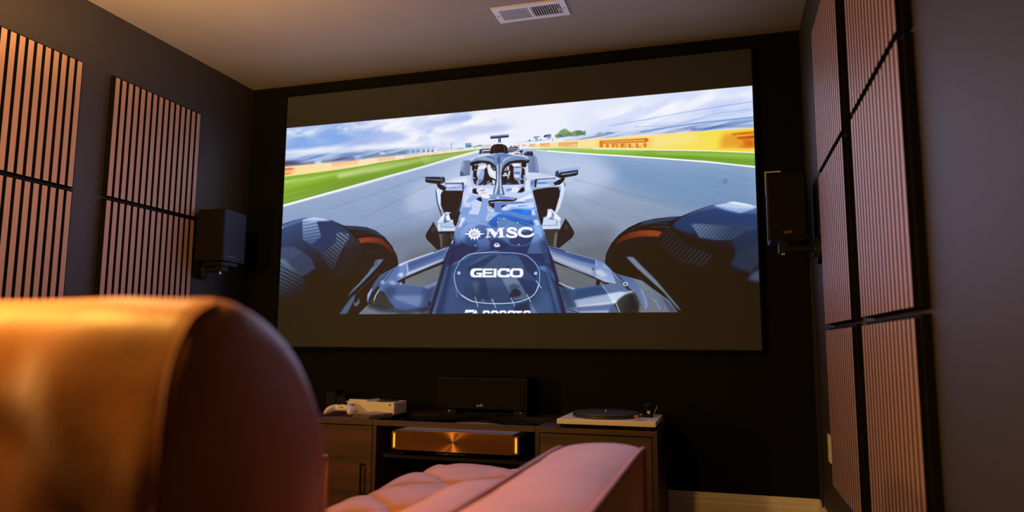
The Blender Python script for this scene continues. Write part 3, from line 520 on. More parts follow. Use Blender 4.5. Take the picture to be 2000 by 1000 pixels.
 {'p':[1045.4,150.6,1046.8,150.7,1046.8,155.2,1045.5,155.1],'c':'e88a44','b':0.6,'a':0.9},
 {'p':[1049,150.8,1050.1,150.9,1050.1,155.5,1049,155.4],'c':'e88a44','b':0.6,'a':0.9},
 {'p':[1052.3,151,1053.4,151.1,1053.4,155.7,1052.3,155.6],'c':'e88a44','b':0.6,'a':0.9},
 {'p':[1055.8,151.2,1057.1,151.2,1057.1,156,1055.8,155.9],'c':'e88a44','b':0.6,'a':0.9},
 {'p':[1041.5,150.4,1044.1,150.6,1044.1,151.5,1041.5,151.3],'c':'e88a44','b':0.6,'a':0.9},
 {'p':[1041.5,152.2,1044.1,152.4,1044.1,153.1,1041.5,153],'c':'e88a44','b':0.6,'a':0.81},
 {'p':[1043.5,150.8,1044.3,150.9,1044.4,152.7,1043.5,152.6],'c':'e88a44','b':0.6,'a':0.81},
 {'p':[1043.3,153.1,1044.6,153.2,1044.6,155,1043.3,154.9],'c':'e88a44','b':0.6,'a':0.9},
 {'p':[1045.4,150.6,1048.3,150.8,1048.3,151.7,1045.5,151.6],'c':'e88a44','b':0.6,'a':0.9},
 {'p':[1045.5,152.5,1048.3,152.7,1048.3,153.6,1045.5,153.4],'c':'e88a44','b':0.6,'a':0.9},
 {'p':[1045.5,154.2,1048.3,154.4,1048.3,155.3,1045.5,155.1],'c':'e88a44','b':0.6,'a':0.9},
 {'p':[1049,154.3,1051.4,154.5,1051.4,155.6,1049,155.4],'c':'e88a44','b':0.6,'a':0.9},
 {'p':[1052.3,154.6,1054.9,154.8,1054.9,155.9,1052.3,155.6],'c':'e88a44','b':0.6,'a':0.9},
 {'p':[1008.1,145.4,1022.4,145.5,1022.4,146.6,1008.1,146.3],'c':'dd7430','b':0.6,'a':0.9},
 {'p':[1008.1,147.3,1022.1,147.7,1022.1,148.8,1008.1,148.2],'c':'dd7430','b':0.6,'a':0.9},
 {'p':[1021.8,145.8,1022.8,145.8,1022.8,148.5,1021.8,148.5],'c':'dd7430','b':0.6,'a':0.81},
 {'p':[1008.1,145.4,1009.1,145.4,1009.2,152.1,1008.1,152],'c':'e88a44','b':0.6,'a':0.9},
 {'p':[1010,149,1010.9,149,1010.9,152.3,1010.1,152.2],'c':'e88a44','b':0.6,'a':0.9},
 {'p':[1011.8,149,1012.5,149.1,1012.6,152.4,1011.8,152.4],'c':'e88a44','b':0.6,'a':0.9},
 {'p':[1014.5,149.2,1015.3,149.2,1015.4,152.7,1014.5,152.6],'c':'e88a44','b':0.6,'a':0.9},
 {'p':[1016.8,149.3,1017.6,149.3,1017.6,152.9,1016.8,152.8],'c':'e88a44','b':0.6,'a':0.9},
 {'p':[1019,149.4,1019.8,149.4,1019.8,153,1019,153],'c':'e88a44','b':0.6,'a':0.9},
 {'p':[1021.4,149.5,1022.3,149.6,1022.3,153.3,1021.4,153.2],'c':'e88a44','b':0.6,'a':0.9},
 {'p':[1011.8,149,1013.6,149.1,1013.6,149.8,1011.8,149.7],'c':'e88a44','b':0.6,'a':0.9},
 {'p':[1011.8,150.4,1013.6,150.5,1013.6,151.1,1011.8,151],'c':'e88a44','b':0.6,'a':0.81},
 {'p':[1013.1,149.3,1013.7,149.3,1013.7,150.8,1013.1,150.7],'c':'e88a44','b':0.6,'a':0.81},
 {'p':[1013,151.1,1013.9,151.1,1013.9,152.5,1013,152.5],'c':'e88a44','b':0.6,'a':0.9},
 {'p':[1014.5,149.2,1016.4,149.3,1016.4,150,1014.5,149.9],'c':'e88a44','b':0.6,'a':0.9},
 {'p':[1014.5,150.6,1016.4,150.7,1016.4,151.4,1014.5,151.3],'c':'e88a44','b':0.6,'a':0.9},
 {'p':[1014.5,151.9,1016.4,152,1016.4,152.8,1014.5,152.6],'c':'e88a44','b':0.6,'a':0.9},
 {'p':[1016.8,152,1018.4,152.1,1018.4,152.9,1016.8,152.8],'c':'e88a44','b':0.6,'a':0.9},
 {'p':[1019,152.2,1020.8,152.3,1020.8,153.1,1019,153],'c':'e88a44','b':0.6,'a':0.9},
 {'p':[990,145,999.9,145,999.9,145.9,990,145.8],'c':'dd7430','b':0.6,'a':0.9},
 {'p':[990,146.6,999.7,146.9,999.7,147.8,990,147.4],'c':'dd7430','b':0.6,'a':0.9},
 {'p':[999.5,145.2,1000.2,145.2,1000.2,147.5,999.5,147.5],'c':'dd7430','b':0.6,'a':0.81},
 {'p':[990,145,990.7,145,990.7,150.8,990,150.7],'c':'e88a44','b':0.6,'a':0.9},
 {'p':[991.3,148,991.9,148.1,992,150.9,991.3,150.8],'c':'e88a44','b':0.6,'a':0.9},
 {'p':[992.6,148.1,993.1,148.1,993.1,151,992.6,150.9],'c':'e88a44','b':0.6,'a':0.9},
 {'p':[994.4,148.2,995,148.2,995,151.2,994.4,151.1],'c':'e88a44','b':0.6,'a':0.9},
 {'p':[996,148.3,996.6,148.3,996.6,151.3,996.1,151.2],'c':'e88a44','b':0.6,'a':0.9},
 {'p':[997.6,148.3,998.1,148.4,998.1,151.4,997.6,151.4],'c':'e88a44','b':0.6,'a':0.9},
 {'p':[999.2,148.4,999.8,148.4,999.9,151.6,999.2,151.5],'c':'e88a44','b':0.6,'a':0.9},
 {'p':[992.6,148.1,993.8,148.2,993.8,148.8,992.6,148.7],'c':'e88a44','b':0.6,'a':0.9},
 {'p':[992.6,149.3,993.8,149.4,993.8,149.8,992.6,149.7],'c':'e88a44','b':0.6,'a':0.81},
 {'p':[993.5,148.3,993.9,148.3,993.9,149.5,993.5,149.5],'c':'e88a44','b':0.6,'a':0.81},
 {'p':[993.4,149.8,994,149.9,994,151.1,993.4,151],'c':'e88a44','b':0.6,'a':0.9},
 {'p':[994.4,148.2,995.7,148.2,995.7,148.9,994.4,148.8],'c':'e88a44','b':0.6,'a':0.9},
 {'p':[994.4,149.4,995.7,149.5,995.7,150.1,994.4,150],'c':'e88a44','b':0.6,'a':0.9},
 {'p':[994.4,150.5,995.8,150.6,995.8,151.2,994.4,151.1],'c':'e88a44','b':0.6,'a':0.9},
 {'p':[996.1,150.6,997.2,150.7,997.2,151.4,996.1,151.2],'c':'e88a44','b':0.6,'a':0.9},
 {'p':[997.6,150.7,998.8,150.8,998.8,151.5,997.6,151.4],'c':'e88a44','b':0.6,'a':0.9},
 {'p':[974.6,144.8,983.2,144.7,983.2,145.5,974.6,145.5],'c':'dd7430','b':0.6,'a':0.9},
 {'p':[974.6,146.1,983,146.3,983,147.1,974.6,146.8],'c':'dd7430','b':0.6,'a':0.9},
 {'p':[982.8,144.9,983.5,144.9,983.5,146.9,982.8,146.9],'c':'dd7430','b':0.6,'a':0.81},
 {'p':[974.6,144.8,975.2,144.8,975.2,149.6,974.6,149.5],'c':'e88a44','b':0.6,'a':0.9},
 {'p':[975.7,147.3,976.3,147.3,976.3,149.7,975.7,149.6],'c':'e88a44','b':0.6,'a':0.9},
 {'p':[976.8,147.4,977.2,147.4,977.3,149.8,976.8,149.8],'c':'e88a44','b':0.6,'a':0.9},
 {'p':[978.4,147.4,978.9,147.5,978.9,150,978.4,149.9],'c':'e88a44','b':0.6,'a':0.9},
 {'p':[979.8,147.5,980.3,147.5,980.3,150.1,979.8,150],'c':'e88a44','b':0.6,'a':0.9},
 {'p':[981.2,147.6,981.6,147.6,981.6,150.2,981.2,150.2],'c':'e88a44','b':0.6,'a':0.9},
 {'p':[982.6,147.6,983.1,147.7,983.1,150.4,982.6,150.3],'c':'e88a44','b':0.6,'a':0.9},
 {'p':[976.8,147.4,977.9,147.4,977.9,147.9,976.8,147.9],'c':'e88a44','b':0.6,'a':0.9},
 {'p':[976.8,148.4,977.9,148.4,977.9,148.8,976.8,148.8],'c':'e88a44','b':0.6,'a':0.81},
 {'p':[977.6,147.6,978,147.6,978,148.6,977.6,148.6],'c':'e88a44','b':0.6,'a':0.81},
 {'p':[977.5,148.8,978.1,148.9,978.1,149.9,977.5,149.8],'c':'e88a44','b':0.6,'a':0.9},
 {'p':[978.4,147.4,979.6,147.5,979.6,148,978.4,148],'c':'e88a44','b':0.6,'a':0.9},
 {'p':[978.4,148.5,979.6,148.5,979.6,149.1,978.4,149],'c':'e88a44','b':0.6,'a':0.9},
 {'p':[978.4,149.4,979.6,149.5,979.6,150,978.4,149.9],'c':'e88a44','b':0.6,'a':0.9},
 {'p':[979.8,149.5,980.8,149.5,980.8,150.1,979.8,150],'c':'e88a44','b':0.6,'a':0.9},
 {'p':[981.2,149.6,982.2,149.7,982.2,150.3,981.2,150.2],'c':'e88a44','b':0.6,'a':0.9},
 {'p':[1047.3,164.6,1162.7,169.3,1275.2,181.3,1456.4,198.3,1664.1,217.7,1821.8,233.3,1822.2,279.9,1663.2,253.6,1491.2,229.8,1275.1,200.5,1162.7,184.5,1086.1,173.6],'c':'8cbf4a','g':(1384.8,194.5,1420.3,226.7,'86b03a')},
 {'p':[1047.3,164.6,1162.7,169.6,1275.2,181.7,1456.4,199.4,1456.3,203.4,1162.7,176.5],'c':'c5dd9a','b':6,'a':0.7},
 {'p':[1420.5,212,1629.8,232.2,1822.2,261.6,1821.6,279.1,1629.4,248.4,1456,225.5],'c':'4f8a24','b':8,'a':0.5,'n':(400,7,0.3,0.6,83,0.07)},
 {'p':[1491.6,207.8,1822.9,240.5,1822.5,251,1491.5,215.1],'c':'a8cf62','b':6,'a':0.6},
 {'p':[1275.2,180.6,1456.4,197.2,1664.2,216.3,1821.8,234],'c':'f7f8ee','w':3.6},
 {'p':[1105.4,176.2,1162.7,184.9,1275.1,200.5,1491.2,229.4,1663.2,254.3,1824.6,284.2],'c':'fdfdff','w':5.2},
 {'p':[1062.9,170,1162.7,184.5,1237.9,195.2],'c':'fdfdff','w':2.6},
 {'p':[803.1,144.4,847.3,146],'c':'e8e0dc','w':1.6,'a':0.5},
 {'p':[833.9,135.1,854.1,133.1,856,147.5,839.5,139.1],'c':'8a8890','b':2.4,'a':0.5},
 {'p':[857.8,136.9,886.9,137.3,887,144.4,857.9,145.8],'c':'c3a0a4','b':2.4,'a':0.6},
 {'p':[854.1,134.8,890.5,134,886.9,137.7,854.1,137.7],'c':'d8dfc0','b':2,'a':0.8},
 {'p':[839.8,169.4,842.4,151.8,850.6,149.7,883.4,149.5,883.5,154.8,852.5,154.3,850.8,168.4],'c':'343a50','b':0.6},
 {'p':[852.5,154.3,883.5,154.8,883.5,160.1,852.5,159.6],'c':'b9c6e8','b':0.6},
 {'p':[852.5,159.6,883.5,159.7,883.6,168.1,854.4,166.9],'c':'47526e','b':0.6},
 {'p':[854.4,161.5,883.5,162.2,883.6,165.4,854.4,164.7],'c':'171a28','b':0.8},
 {'p':[953.8,152.9,980.5,149.6,993,151.4,996.6,157.8,994.8,168.2,987.7,169.4,982.3,155,953.8,156.4],'c':'343a50','b':0.6},
 {'p':[953.8,157.3,984.1,156.9,985,164,953.9,165.2],'c':'5a6a8e','b':0.6},
 {'p':[953.8,162.6,985.9,162.6,985.9,164.4,953.9,165.2],'c':'1a1d2c','b':0.6},
 {'p':[953.9,167,980.6,167.1,977.1,172.1,953.9,171.4],'c':'30222a','b':0.8},
 {'p':[987.7,155.4,993,154,994.8,168.2,989.5,169.5],'c':'a8bade','b':0.8},
 {'p':[996.6,168.3,1009,165.7,1011.6,169.4,1007.3,176.1,1009.1,183.2,1002,180.9],'c':'20222c','b':1.0,'n':(4,4,0.3,0.45,7,0)},
 {'p':[960,148.1,964.5,146.3,968.9,148.7,968.1,150.8,960.9,150.2],'c':'2c303c','b':0.8},
 {'p':[836.3,175.4,839.9,172.1,883.6,170.7,890.9,176.6,836.3,180.2],'c':'efe8ea','b':0.6},
 {'p':[835.9,178.9,843.6,175,865.5,174.4,872.8,176.2,854.6,177.5,838.1,180.3],'c':'b48a44','b':0.8},
 {'p':[845.5,179,854.6,175.8,869.1,176.1,861.9,178.4],'c':'3a281c','b':0.6},
 {'p':[953.9,172.2,980.6,170.6,998.4,173.7,1002,179.2,998.4,182.4,953.9,177.5],'c':'f6eeee','b':0.6},
 {'p':[975.3,175.5,994.9,176,1000.2,178.2,998.4,181.7,986,180.1],'c':'c89a3c','b':0.8},
 {'p':[977.1,176,993.1,177.1,994.9,180.4,980.7,178.7],'c':'402c20','b':0.6},
 {'p':[1022.3,187.6,1023.1,173.7,1026.6,171.9,1046.9,173.7,1049.5,177.3,1051.3,191.7],'c':'39435c','b':0.6,'g':(1033.7,172.7,1033.7,188.4,'1f2533')},
 {'p':[1014.4,183.5,1016.1,177.6,1021.4,176.2,1023.2,187.6],'c':'1c202c','b':0.8},
 {'p':[766,250.4,765.8,233,767.9,214.1,773.4,195.5,779.9,189.6,803.8,190.4,806.5,211.9,803.8,249.6],'c':'7a8cb4','b':0.4,'g':(767.0,209.3,800.0,214.7,'6c7a9c')},
 {'p':[765.7,250.4,765.7,231.4,770.7,231.7,780.8,245,802.9,246.4,803,248.8,767.7,250.5],'c':'44506c','b':1.6},
 {'p':[770.3,206.4,776.7,194.1,781.8,204,773.9,225.6,769,228.5],'c':'b3c4e6','b':2,'a':0.5},
 {'p':[1030,189.8,1059.8,192.4,1063.3,198.2,1068.6,222.8,1070.4,254.8,1032,253.2],'c':'7c90b8','b':0.4,'g':(1031.9,213.4,1070.3,219.4,'5f7096')},
 {'p':[1056.3,194.2,1060.7,194.5,1066.9,222.6,1067.8,250.3,1059.9,251.5,1058.1,215.1],'c':'a5b8de','b':1.6,'a':0.6},
 {'p':[885.2,149.6,890.6,139.4,901.4,132.2,919.4,130.5,939.3,134.5,950.1,142.9,954.7,156.5,952.9,159.9,885.3,154.9],'c':'f6f4fb','b':0.4},
 {'p':[883.3,173.4,884.4,153.1,888.8,143.7,897.8,136.7,910.5,135.2,932.1,137.2,944.7,143.4,952,152.7,954.3,175.8,927,171.7,901.8,172],'c':'1c1519','b':0.4},
 {'p':[899,170.9,898.9,157.7,901.5,143.7,906.9,137],'c':'5d5a70','w':1.6},
 {'p':[942.3,172.3,940.3,153.7,935.8,142.7,931.8,138.5],'c':'5d5a70','w':1.6},
 {'p':[899.9,171,909,172.9,919.8,170.7,937.8,172],'c':'9aa0c0','b':0.8,'w':1.8},
 {'p':[883.8,101.5,956.1,101.9,956.4,113.4,884.5,113.7],'c':'26314c','b':0.4},
 {'p':[884.7,101.9,955.6,102.4,955.6,106.3,884.8,106.6],'c':'7f9cc8','b':0.6},
 {'p':[914.8,111.1,925.6,111,925.2,131,914.9,130.2],'c':'2a3450','b':0.4},
 {'p':[918.4,111.3,921.4,111.6,921.6,130.4,918.5,130.1],'c':'8298c0','b':0.4},
 {'p':[700.1,271.8,708.3,265.9,728.1,258.4,747.9,252.5,767.7,249.7,803.8,248,813.8,265.9,810.9,290.9,801.3,306,785,305.1,695.6,300.9,681.9,283.4],'c':'d0daf4','b':0.4},
 {'p':[695.2,277.8,774.7,279.3,778.4,304.7,708.9,301.6],'c':'9db3e6','b':1.2},
 {'p':[708.5,278.6,761.6,279.8,773.2,285.6,735.2,286.5,715.4,288.5],'c':'dfe7fb','b':2.4,'a':0.9},
 {'p':[712.1,294.7,745.2,290.2,755.2,295.5,725.5,297],'c':'7f96cc','b':3.0,'a':0.7},
 {'p':[708.8,296.1,775,298.2,775.1,303.7,708.9,300.8],'c':'bccbf2','b':1.6},
 {'p':[780.6,286,796.1,285.3,796.4,305.7,780,303.2],'c':'8ea8e0','b':1.2},
 {'p':[751.4,262.2,784.2,257.9,808.9,265.6,807.6,287.5,782.9,276.7,718.4,271.3],'c':'e9eefd','b':4,'a':0.7},
 {'p':[787.5,258.1,798.9,254.8,797.4,258.7],'c':'aebcdf','b':1.0},
 {'p':[700,271,771.4,274.7,776.3,273.9,781.2,276.6,780,304.8,775.9,303,774.8,285.6,769.8,280.3,705.1,276.5],'c':'1a1c28','b':0.6},
 {'p':[701.8,273.5,768.1,277.1,773.9,280.1,776.5,287.3],'c':'b6c6ee','b':0.6,'w':1.8},
 {'p':[668.6,292.2,677,292.7,695.6,301.7,689.2,315.6,672.5,316.3,667.2,303.3],'c':'dbe5fa','b':1.2},
 {'p':[666.5,308,667.4,295.3,670.3,292.3,669.7,303.4,674.2,316.3,670.8,317.7],'c':'33384a','b':0.8},
 {'p':[669.9,271.6,681.7,273.1,695.2,280.2,710.4,290.6,706.4,301.5,702.3,302.8,685.5,294.8,675.2,286.2],'c':'241b1b','b':0.6},
 {'p':[695.6,302.5,708.9,301.6,778.4,305.5,794.8,305.6,796.5,310.4,786.8,320.9,782.2,336.3,689.5,331.4,687.5,315.5],'c':'261d1d','b':0.6},
 {'p':[670.4,297.1,685.5,297.9,689.8,310.9,685,358,704,393.6,722.7,419.5,763.9,422.8,776.8,415.6,783.5,422.1,770.5,430.9,721.2,427.2,694.2,399.4,674.8,348,667.5,316],'c':'dce6fa','b':0.6},
 {'p':[667.8,316,670.5,300.3,678.2,348.2,697.4,396.4,721.2,425.7,717.9,427.1,691.5,399.3,673.9,351.2],'c':'3a4660','b':0.6},
 {'p':[687.5,313.9,788.3,313.1,798.1,309,788.6,328.8,776,362.6,770,396.6,771.9,415.4,763.8,418.1,725.9,413.4,703.9,387.3,690.7,358.3],'c':'231b1b','b':0.6},
 {'p':[691,374.1,714.3,409.7,726,419,770.4,421.5],'c':'10121c','w':2.2,'a':0.8},
 {'p':[1032,251.5,1060,254.1,1101.6,262.8,1125.6,271.1,1139.3,278.8,1156.4,281.5,1132.4,305.6,1060.1,310,1037.4,310.4,1025.1,271.8],'c':'d0daf4','b':0.4},
 {'p':[1040.8,279.7,1056.5,278.9,1056.6,309.8,1039.2,307.1],'c':'86a3e0','b':1.6},
 {'p':[1065.2,282.8,1132.5,281.8,1135.9,287.1,1127.3,295.1,1127.3,308.7,1061.8,308.4],'c':'9cb4e8','b':1.0},
 {'p':[1065.2,290.6,1101.6,293.6,1105,298.1,1065.2,295.7],'c':'2f6cc4','b':2.4,'a':0.85},
 {'p':[1067,283.8,1132.5,283.8,1125.6,288.2,1068.7,287.9],'c':'cfdcf8','b':1.6},
 {'p':[1064.4,300,1101.6,299.6,1123.9,305.1,1101.6,309,1063.5,308.1],'c':'d5dff8','b':3.0,'a':0.8},
 {'p':[1042.6,284.9,1053.1,286.4,1053.1,295.9,1040.9,298.6],'c':'30477c','b':2.8,'a':0.5},
 {'p':[1066.9,262.3,1098.1,262.5,1123.9,269.3,1092.9,270.8],'c':'b8c2e0','b':4,'a':0.5},
 {'p':[1055.7,282.3,1060,278.2,1067,278.7,1132.5,278,1135.9,281.1,1067,282.1,1064.4,287.9,1061.8,309.3,1055.7,308.9],'c':'23283a','b':0.6},
 {'p':[1067,282.9,1127.3,282.1],'c':'c3d0f0','w':1.6},
 {'p':[1125.6,295.9,1153,283,1156.4,276.4,1169.1,280.6,1166.6,288.9,1159.7,297,1149.5,304.9,1132.4,307.3],'c':'241d1e','b':0.6},
 {'p':[1127.3,294.8,1153.8,281.7],'c':'b4b8cc','b':0.8,'w':2},
 {'p':[1134.1,305.7,1149.5,304.9,1163.1,295.5,1169.9,301,1170.7,312.9,1164.7,329.5,1159.6,342.8,1149.4,342.2,1152.9,320.4],'c':'dfe8fb','b':0.8},
 {'p':[1163.1,295.5,1168.2,298.4,1171.2,307.9,1169.8,321.4,1163,341.3,1160.5,341.2,1166.5,316.1,1166.5,304.2],'c':'46526e','b':1.0},
 {'p':[1141,308.7,1152.9,310.2,1154.6,323.9,1151.1,340.6],'c':'7fa0da','b':2},
 {'p':[1046.2,321.2,1061.6,317.5,1104.6,312.4,1144.2,313.1,1150.8,327.1,1148.7,348,1144.1,377.9,1128.9,410.1,1113.7,424.4,1068,423.9,1057.1,373.5,1049.3,336.6],'c':'231b1b','b':0.6},
 {'p':[1148.7,348,1160.8,333.6,1169.9,307.1,1170.8,319.2,1162.2,348.8,1150.1,390.1,1128.9,422.1,1104.6,430,1064.9,429.8,1064.9,422.2,1113.7,422.9,1131.9,404.3],'c':'d6e1f8','b':0.6},
 {'p':[1064.9,427.7,1107.6,427.2,1128.9,410.1],'c':'141722','w':2.2,'a':0.7},
 {'p':[625.4,243.3,699.6,246.3,703.9,252.9,705,267.3,691.7,273.7,669.9,273.2,634.4,267.1,625.9,264.2,621.9,254.4],'c':'20181a','b':0.6},
 {'p':[615.1,241.9,618.4,236.2,650.7,237.7,697.8,242.7,702.1,246.5,701.3,248.8,687.9,248,650.8,244.9,616.9,243.6],'c':'9db4e4','b':0.6},
 {'p':[616,243.4,650.8,245.2,684.5,248.1],'c':'2c3550','w':1.6},
 {'p':[623.8,250.5,651,253.2,686.4,256.7,687.3,262.3,651.1,257.7,625.6,254.6],'c':'66799e','b':1.2},
 {'p':[690.4,250.5,701.3,248.8,703.5,259.3,703.3,267.2,691.7,272.1],'c':'2e3650','b':0.8,'a':0.8},
 {'p':[686.2,248.7,690.5,252.1,689.9,268],'c':'8aa0d0','w':1.6},
 {'p':[1133.3,271.6,1135.1,254.6,1141.1,249.9,1215.8,247.9,1218.2,259.9,1217.3,270,1208.9,274.6,1170,279.3,1149.6,279.4],'c':'20181a','b':0.6},
 {'p':[1135.9,253,1142.8,248.6,1170.1,246.6,1217.5,242.9,1225,243.7,1226.7,250.3,1214,254.2,1170.1,257.7,1151.3,259.1,1147.9,265.7,1144.5,253.5],'c':'9db8e8','b':0.6},
 {'p':[1153,262.6,1170,259.4,1214,255.6],'c':'1c2438','b':0.6,'w':2},
 {'p':[1153,264.3,1187,262.7,1214,259.6,1216.5,263.2,1187,268.1,1156.4,269.6],'c':'7f98c0','b':1.4},
 {'p':[1135.6,254.6,1144.5,253.5,1147,265.6,1144.4,276.5,1134.2,271.6],'c':'33405c','b':1.0,'a':0.9},
 {'p':[808.1,210.5,832.5,202.6,881.2,205.9,905.4,215.4,929.4,224.7,977,215.5,995.9,216.7,993.1,298.3,969.6,309.3,914.2,312.3,817.5,300.7,812.3,275.3],'c':'261e24','b':0.4},
 {'p':[806.5,213.5,814.7,212.5,818.2,231.6,817.1,266.1,823.8,285.4,815.8,294.3,809,275.1,803.8,252.8],'c':'b4c3ea','b':0.6},
 {'p':[813,209.2,831,208.8,831.2,224.6,823.1,228.8,831.3,235.6,831.5,248.2,836.5,261,833.3,267.1,818.7,269.4,816.9,253.6,818.3,234.8,811.6,224.9],'c':'1a1418','b':0.6},
 {'p':[822.1,226.5,827.6,226.6,827.4,231.3,822.5,230.9],'c':'d8e0f6','b':0.6},
 {'p':[819.2,257.8,824.8,257.8,824.5,262.5,819.6,262.2],'c':'d8e0f6','b':0.6},
 {'p':[821.2,283,826.7,283,826.5,287.7,821.6,287.4],'c':'d8e0f6','b':0.6},
 {'p':[823.5,207.7,829,207.7,828.7,212.5,823.8,212.1],'c':'d8e0f6','b':0.6},
 {'p':[832.6,207.7,848.8,205.3,871.5,207.6,868.4,214.5,835.9,213.9],'c':'cdd6f4','b':1.0},
 {'p':[837.6,217.1,848.9,213.2,871.6,213.9,868.5,223.9,860.4,228.8,834.5,227.9],'c':'efeefb','b':0.6},
 {'p':[832.8,227.1,861.2,228.1,862.2,243.8,857.7,268.6,846.5,280.4,833.6,289.1,830.2,276.3,836.6,264.2,832.3,251.4,831.3,237.2],'c':'9aaede','b':0.6},
 {'p':[832.9,229.4,849.1,229.7,839.6,251.8,833.2,254.6],'c':'c9d4f3','b':1.2},
 {'p':[839.8,267.5,859.2,265.6,849.7,279.1,836.8,286.1],'c':'6d80b4','b':1.6},
 {'p':[818.8,272.5,833.3,267.1,836.6,270.5,822.1,275.9],'c':'33405c','b':0.8},
 {'p':[829.5,281,835.2,281.3,836,286.9,830.4,287.3],'c':'e8a8b8','b':0.8},
 {'p':[814.1,289.5,833.6,287.5,836.9,292.4,817.5,296],'c':'d8dff4','b':0.8},
 {'p':[871.6,216.2,878,210.4,890.9,214.4,905.4,223.2,910.4,240.7,909.1,271.7,894.6,264.6,883.3,257.7,876.7,244.8],'c':'d6e9ea','b':0.6},
 {'p':[879.7,221.5,891.1,236.3,907.2,243.6,907.4,259.2,891.3,251.9,879.9,238.7],'c':'e9f5f5','b':3.0},
 {'p':[884.5,212.4,905.4,216.9,908.7,224.9,907.2,238.9,895.9,235,887.8,223.6],'c':'343a4c','b':0.8},
 {'p':[897.4,224.2,903.9,225.4,903.1,229.3,898.3,228.6],'c':'c2d6e6','b':0.6},
 {'p':[881.7,259.1,907.5,271.6,905.9,274.6,883.4,262.3],'c':'1b1519','b':0.6},
 {'p':[893.1,270.7,905.9,276.2,901.3,293,894.8,286.4],'c':'dfe6f8','b':1.0},
 {'p':[929,223.9,943.3,212.6,959.4,215.4,963,229.7,957.7,239.8,931,245.1],'c':'3a2f3c','b':0.6},
 {'p':[930,229.3,936.2,222.7,948.7,225.2,949.7,239.3,931,241.6],'c':'b58898','b':1.6},
 {'p':[932.6,224.2,946.9,223.4,947,228.6,934.4,229.5],'c':'7a5a68','b':1.2},
 {'p':[945.1,216.2,955.8,213.5,957.6,216.2,946.9,219.9],'c':'d8dff4','b':0.8},
 {'p':[950.5,223.6,957.6,222.3,958.6,238.1,951.5,239.4],'c':'c6cbe0','b':0.8},
 {'p':[926.5,244.8,956,243.2,955.2,255.3,926.6,255.3],'c':'1a1518','b':0.6},
 {'p':[938.2,248.2,949.8,248,948.9,253.5,939.1,253.6],'c':'f5f7ff','b':0.6},
 {'p':[926.6,254.4,954.3,255.3,952.5,260.4,927.5,259.7],'c':'cfe2ea','b':0.8},
 {'p':[956,243.2,964.9,238.5,961.4,254,954.4,274.4,952.6,269.1],'c':'dfeaf0','b':1.0},
 {'p':[963.9,226.2,971.9,223.3,975.7,268.8,989.9,287,1000.6,294.5,990,295.6,966.9,282.1,961.4,260.9],'c':'1a1418','b':0.6},
 {'p':[968.3,215.2,996.6,216.2,1002,226.1,975.4,227],'c':'f0eff8','b':0.6},
 {'p':[964.7,208.8,986,205.9,986.9,212.9,966.5,213.3],'c':'e0b878','b':0.6},
 {'p':[975.4,227,1003.8,228,1003.8,232.3,975.5,231.4],'c':'5a6c9c','b':0.6},
 {'p':[975.5,231.4,1003.8,232.3,1003.9,246.2,989.8,255.8,998.6,263.2,997,278.7,982.8,276.2,976.6,265.4],'c':'b4c6ee','b':0.8},
 {'p':[977.3,246.3,1002.1,247.9,996.8,256.2,979.2,254.2],'c':'5d73a6','b':1.6},
 {'p':[979.2,256.8,996.9,257.9,995.1,266.5,981,263.9],'c':'dbe4f8','b':1.4},
 {'p':[979.2,269,1000.4,270.3,997,287.4,984.6,278],'c':'7188b8','b':1.2},
 {'p':[1005.5,215.1,1024.8,214.6,1024.9,228.5,1014.4,233,1019.7,243.8,1018,266.2,1007.5,277.6,1004,267,1007.4,243],'c':'1a1418','b':0.6},
 {'p':[1017.9,235,1024.9,230.2,1030.3,254.8,1033.8,268.9,1021.6,271.6,1019.7,257.6],'c':'cbd7f2','b':1.0},
 {'p':[1025.7,218.2,1030.2,230.6,1032.9,265.4,1028.5,265.1,1024.9,233.7],'c':'dfe7fa','b':0.8},
 {'p':[1010.1,230.7,1015.1,230.6,1015.3,234.8,1010.5,235],'c':'d8e0f6','b':0.6},
 {'p':[1001.2,210.9,1006.2,210.9,1006.4,215.1,1001.6,215.3],'c':'d8e0f6','b':0.6},
 {'p':[1012,262,1016.9,262,1017.1,266.1,1012.4,266.3],'c':'d8e0f6','b':0.6},
 {'p':[1008.6,286,1013.5,286,1013.7,290.1,1009,290.3],'c':'d8e0f6','b':0.6},
 {'p':[994.1,201.7,999.1,201.7,999.3,205.9,994.5,206.1],'c':'d8e0f6','b':0.6},
 {'p':[1008.3,206.2,1013.2,206.2,1013.4,210.4,1008.6,210.6],'c':'d8e0f6','b':0.6},
 {'p':[1000.5,277.2,1014.5,274.6,1016.4,292,1004.1,294.7],'c':'2a2228','b':0.8},
 {'p':[998.7,275.4,1021.6,271.6,1021.6,275,1004,279.2],'c':'7f92c0','b':0.8},
 {'p':[833.6,289.1,859.3,271.8,881.9,273.2,898.1,292.8,898.2,302.1,859.6,299.9],'c':'2b262e','b':0.8},
 {'p':[861.2,293.8,872.4,285.1,885.2,282.7,896.5,294.3,888.5,295.4,872.4,291.3],'c':'9fb0d8','b':1.2},
 {'p':[872.3,278.8,880.3,274.6,883.5,277.9,873.9,282],'c':'c8c29a','b':1.0},
 {'p':[866,297.2,872.4,291.3,888.5,293.8,896.6,300.5],'c':'1b171c','b':0.8},
 {'p':[934.9,283.7,961.6,278.3,989.9,287,997,294.3,965.3,301.1,936.8,303],'c':'2c282e','b':0.8},
 {'p':[940.3,292.7,958.1,285.1,970.5,291,972.3,296.3,951,295.1],'c':'8b9cc4','b':1.2,'n':(8,6,0.35,0.55,17,0)},
 {'p':[942.2,301.5,952.8,293.5,965.2,294.2,970.6,301.4],'c':'15131a','b':0.8},
 {'p':[853,285.2,856.6,285.7,856.3,289.1,852.7,288.6],'c':'dfe6f8','b':0.6},
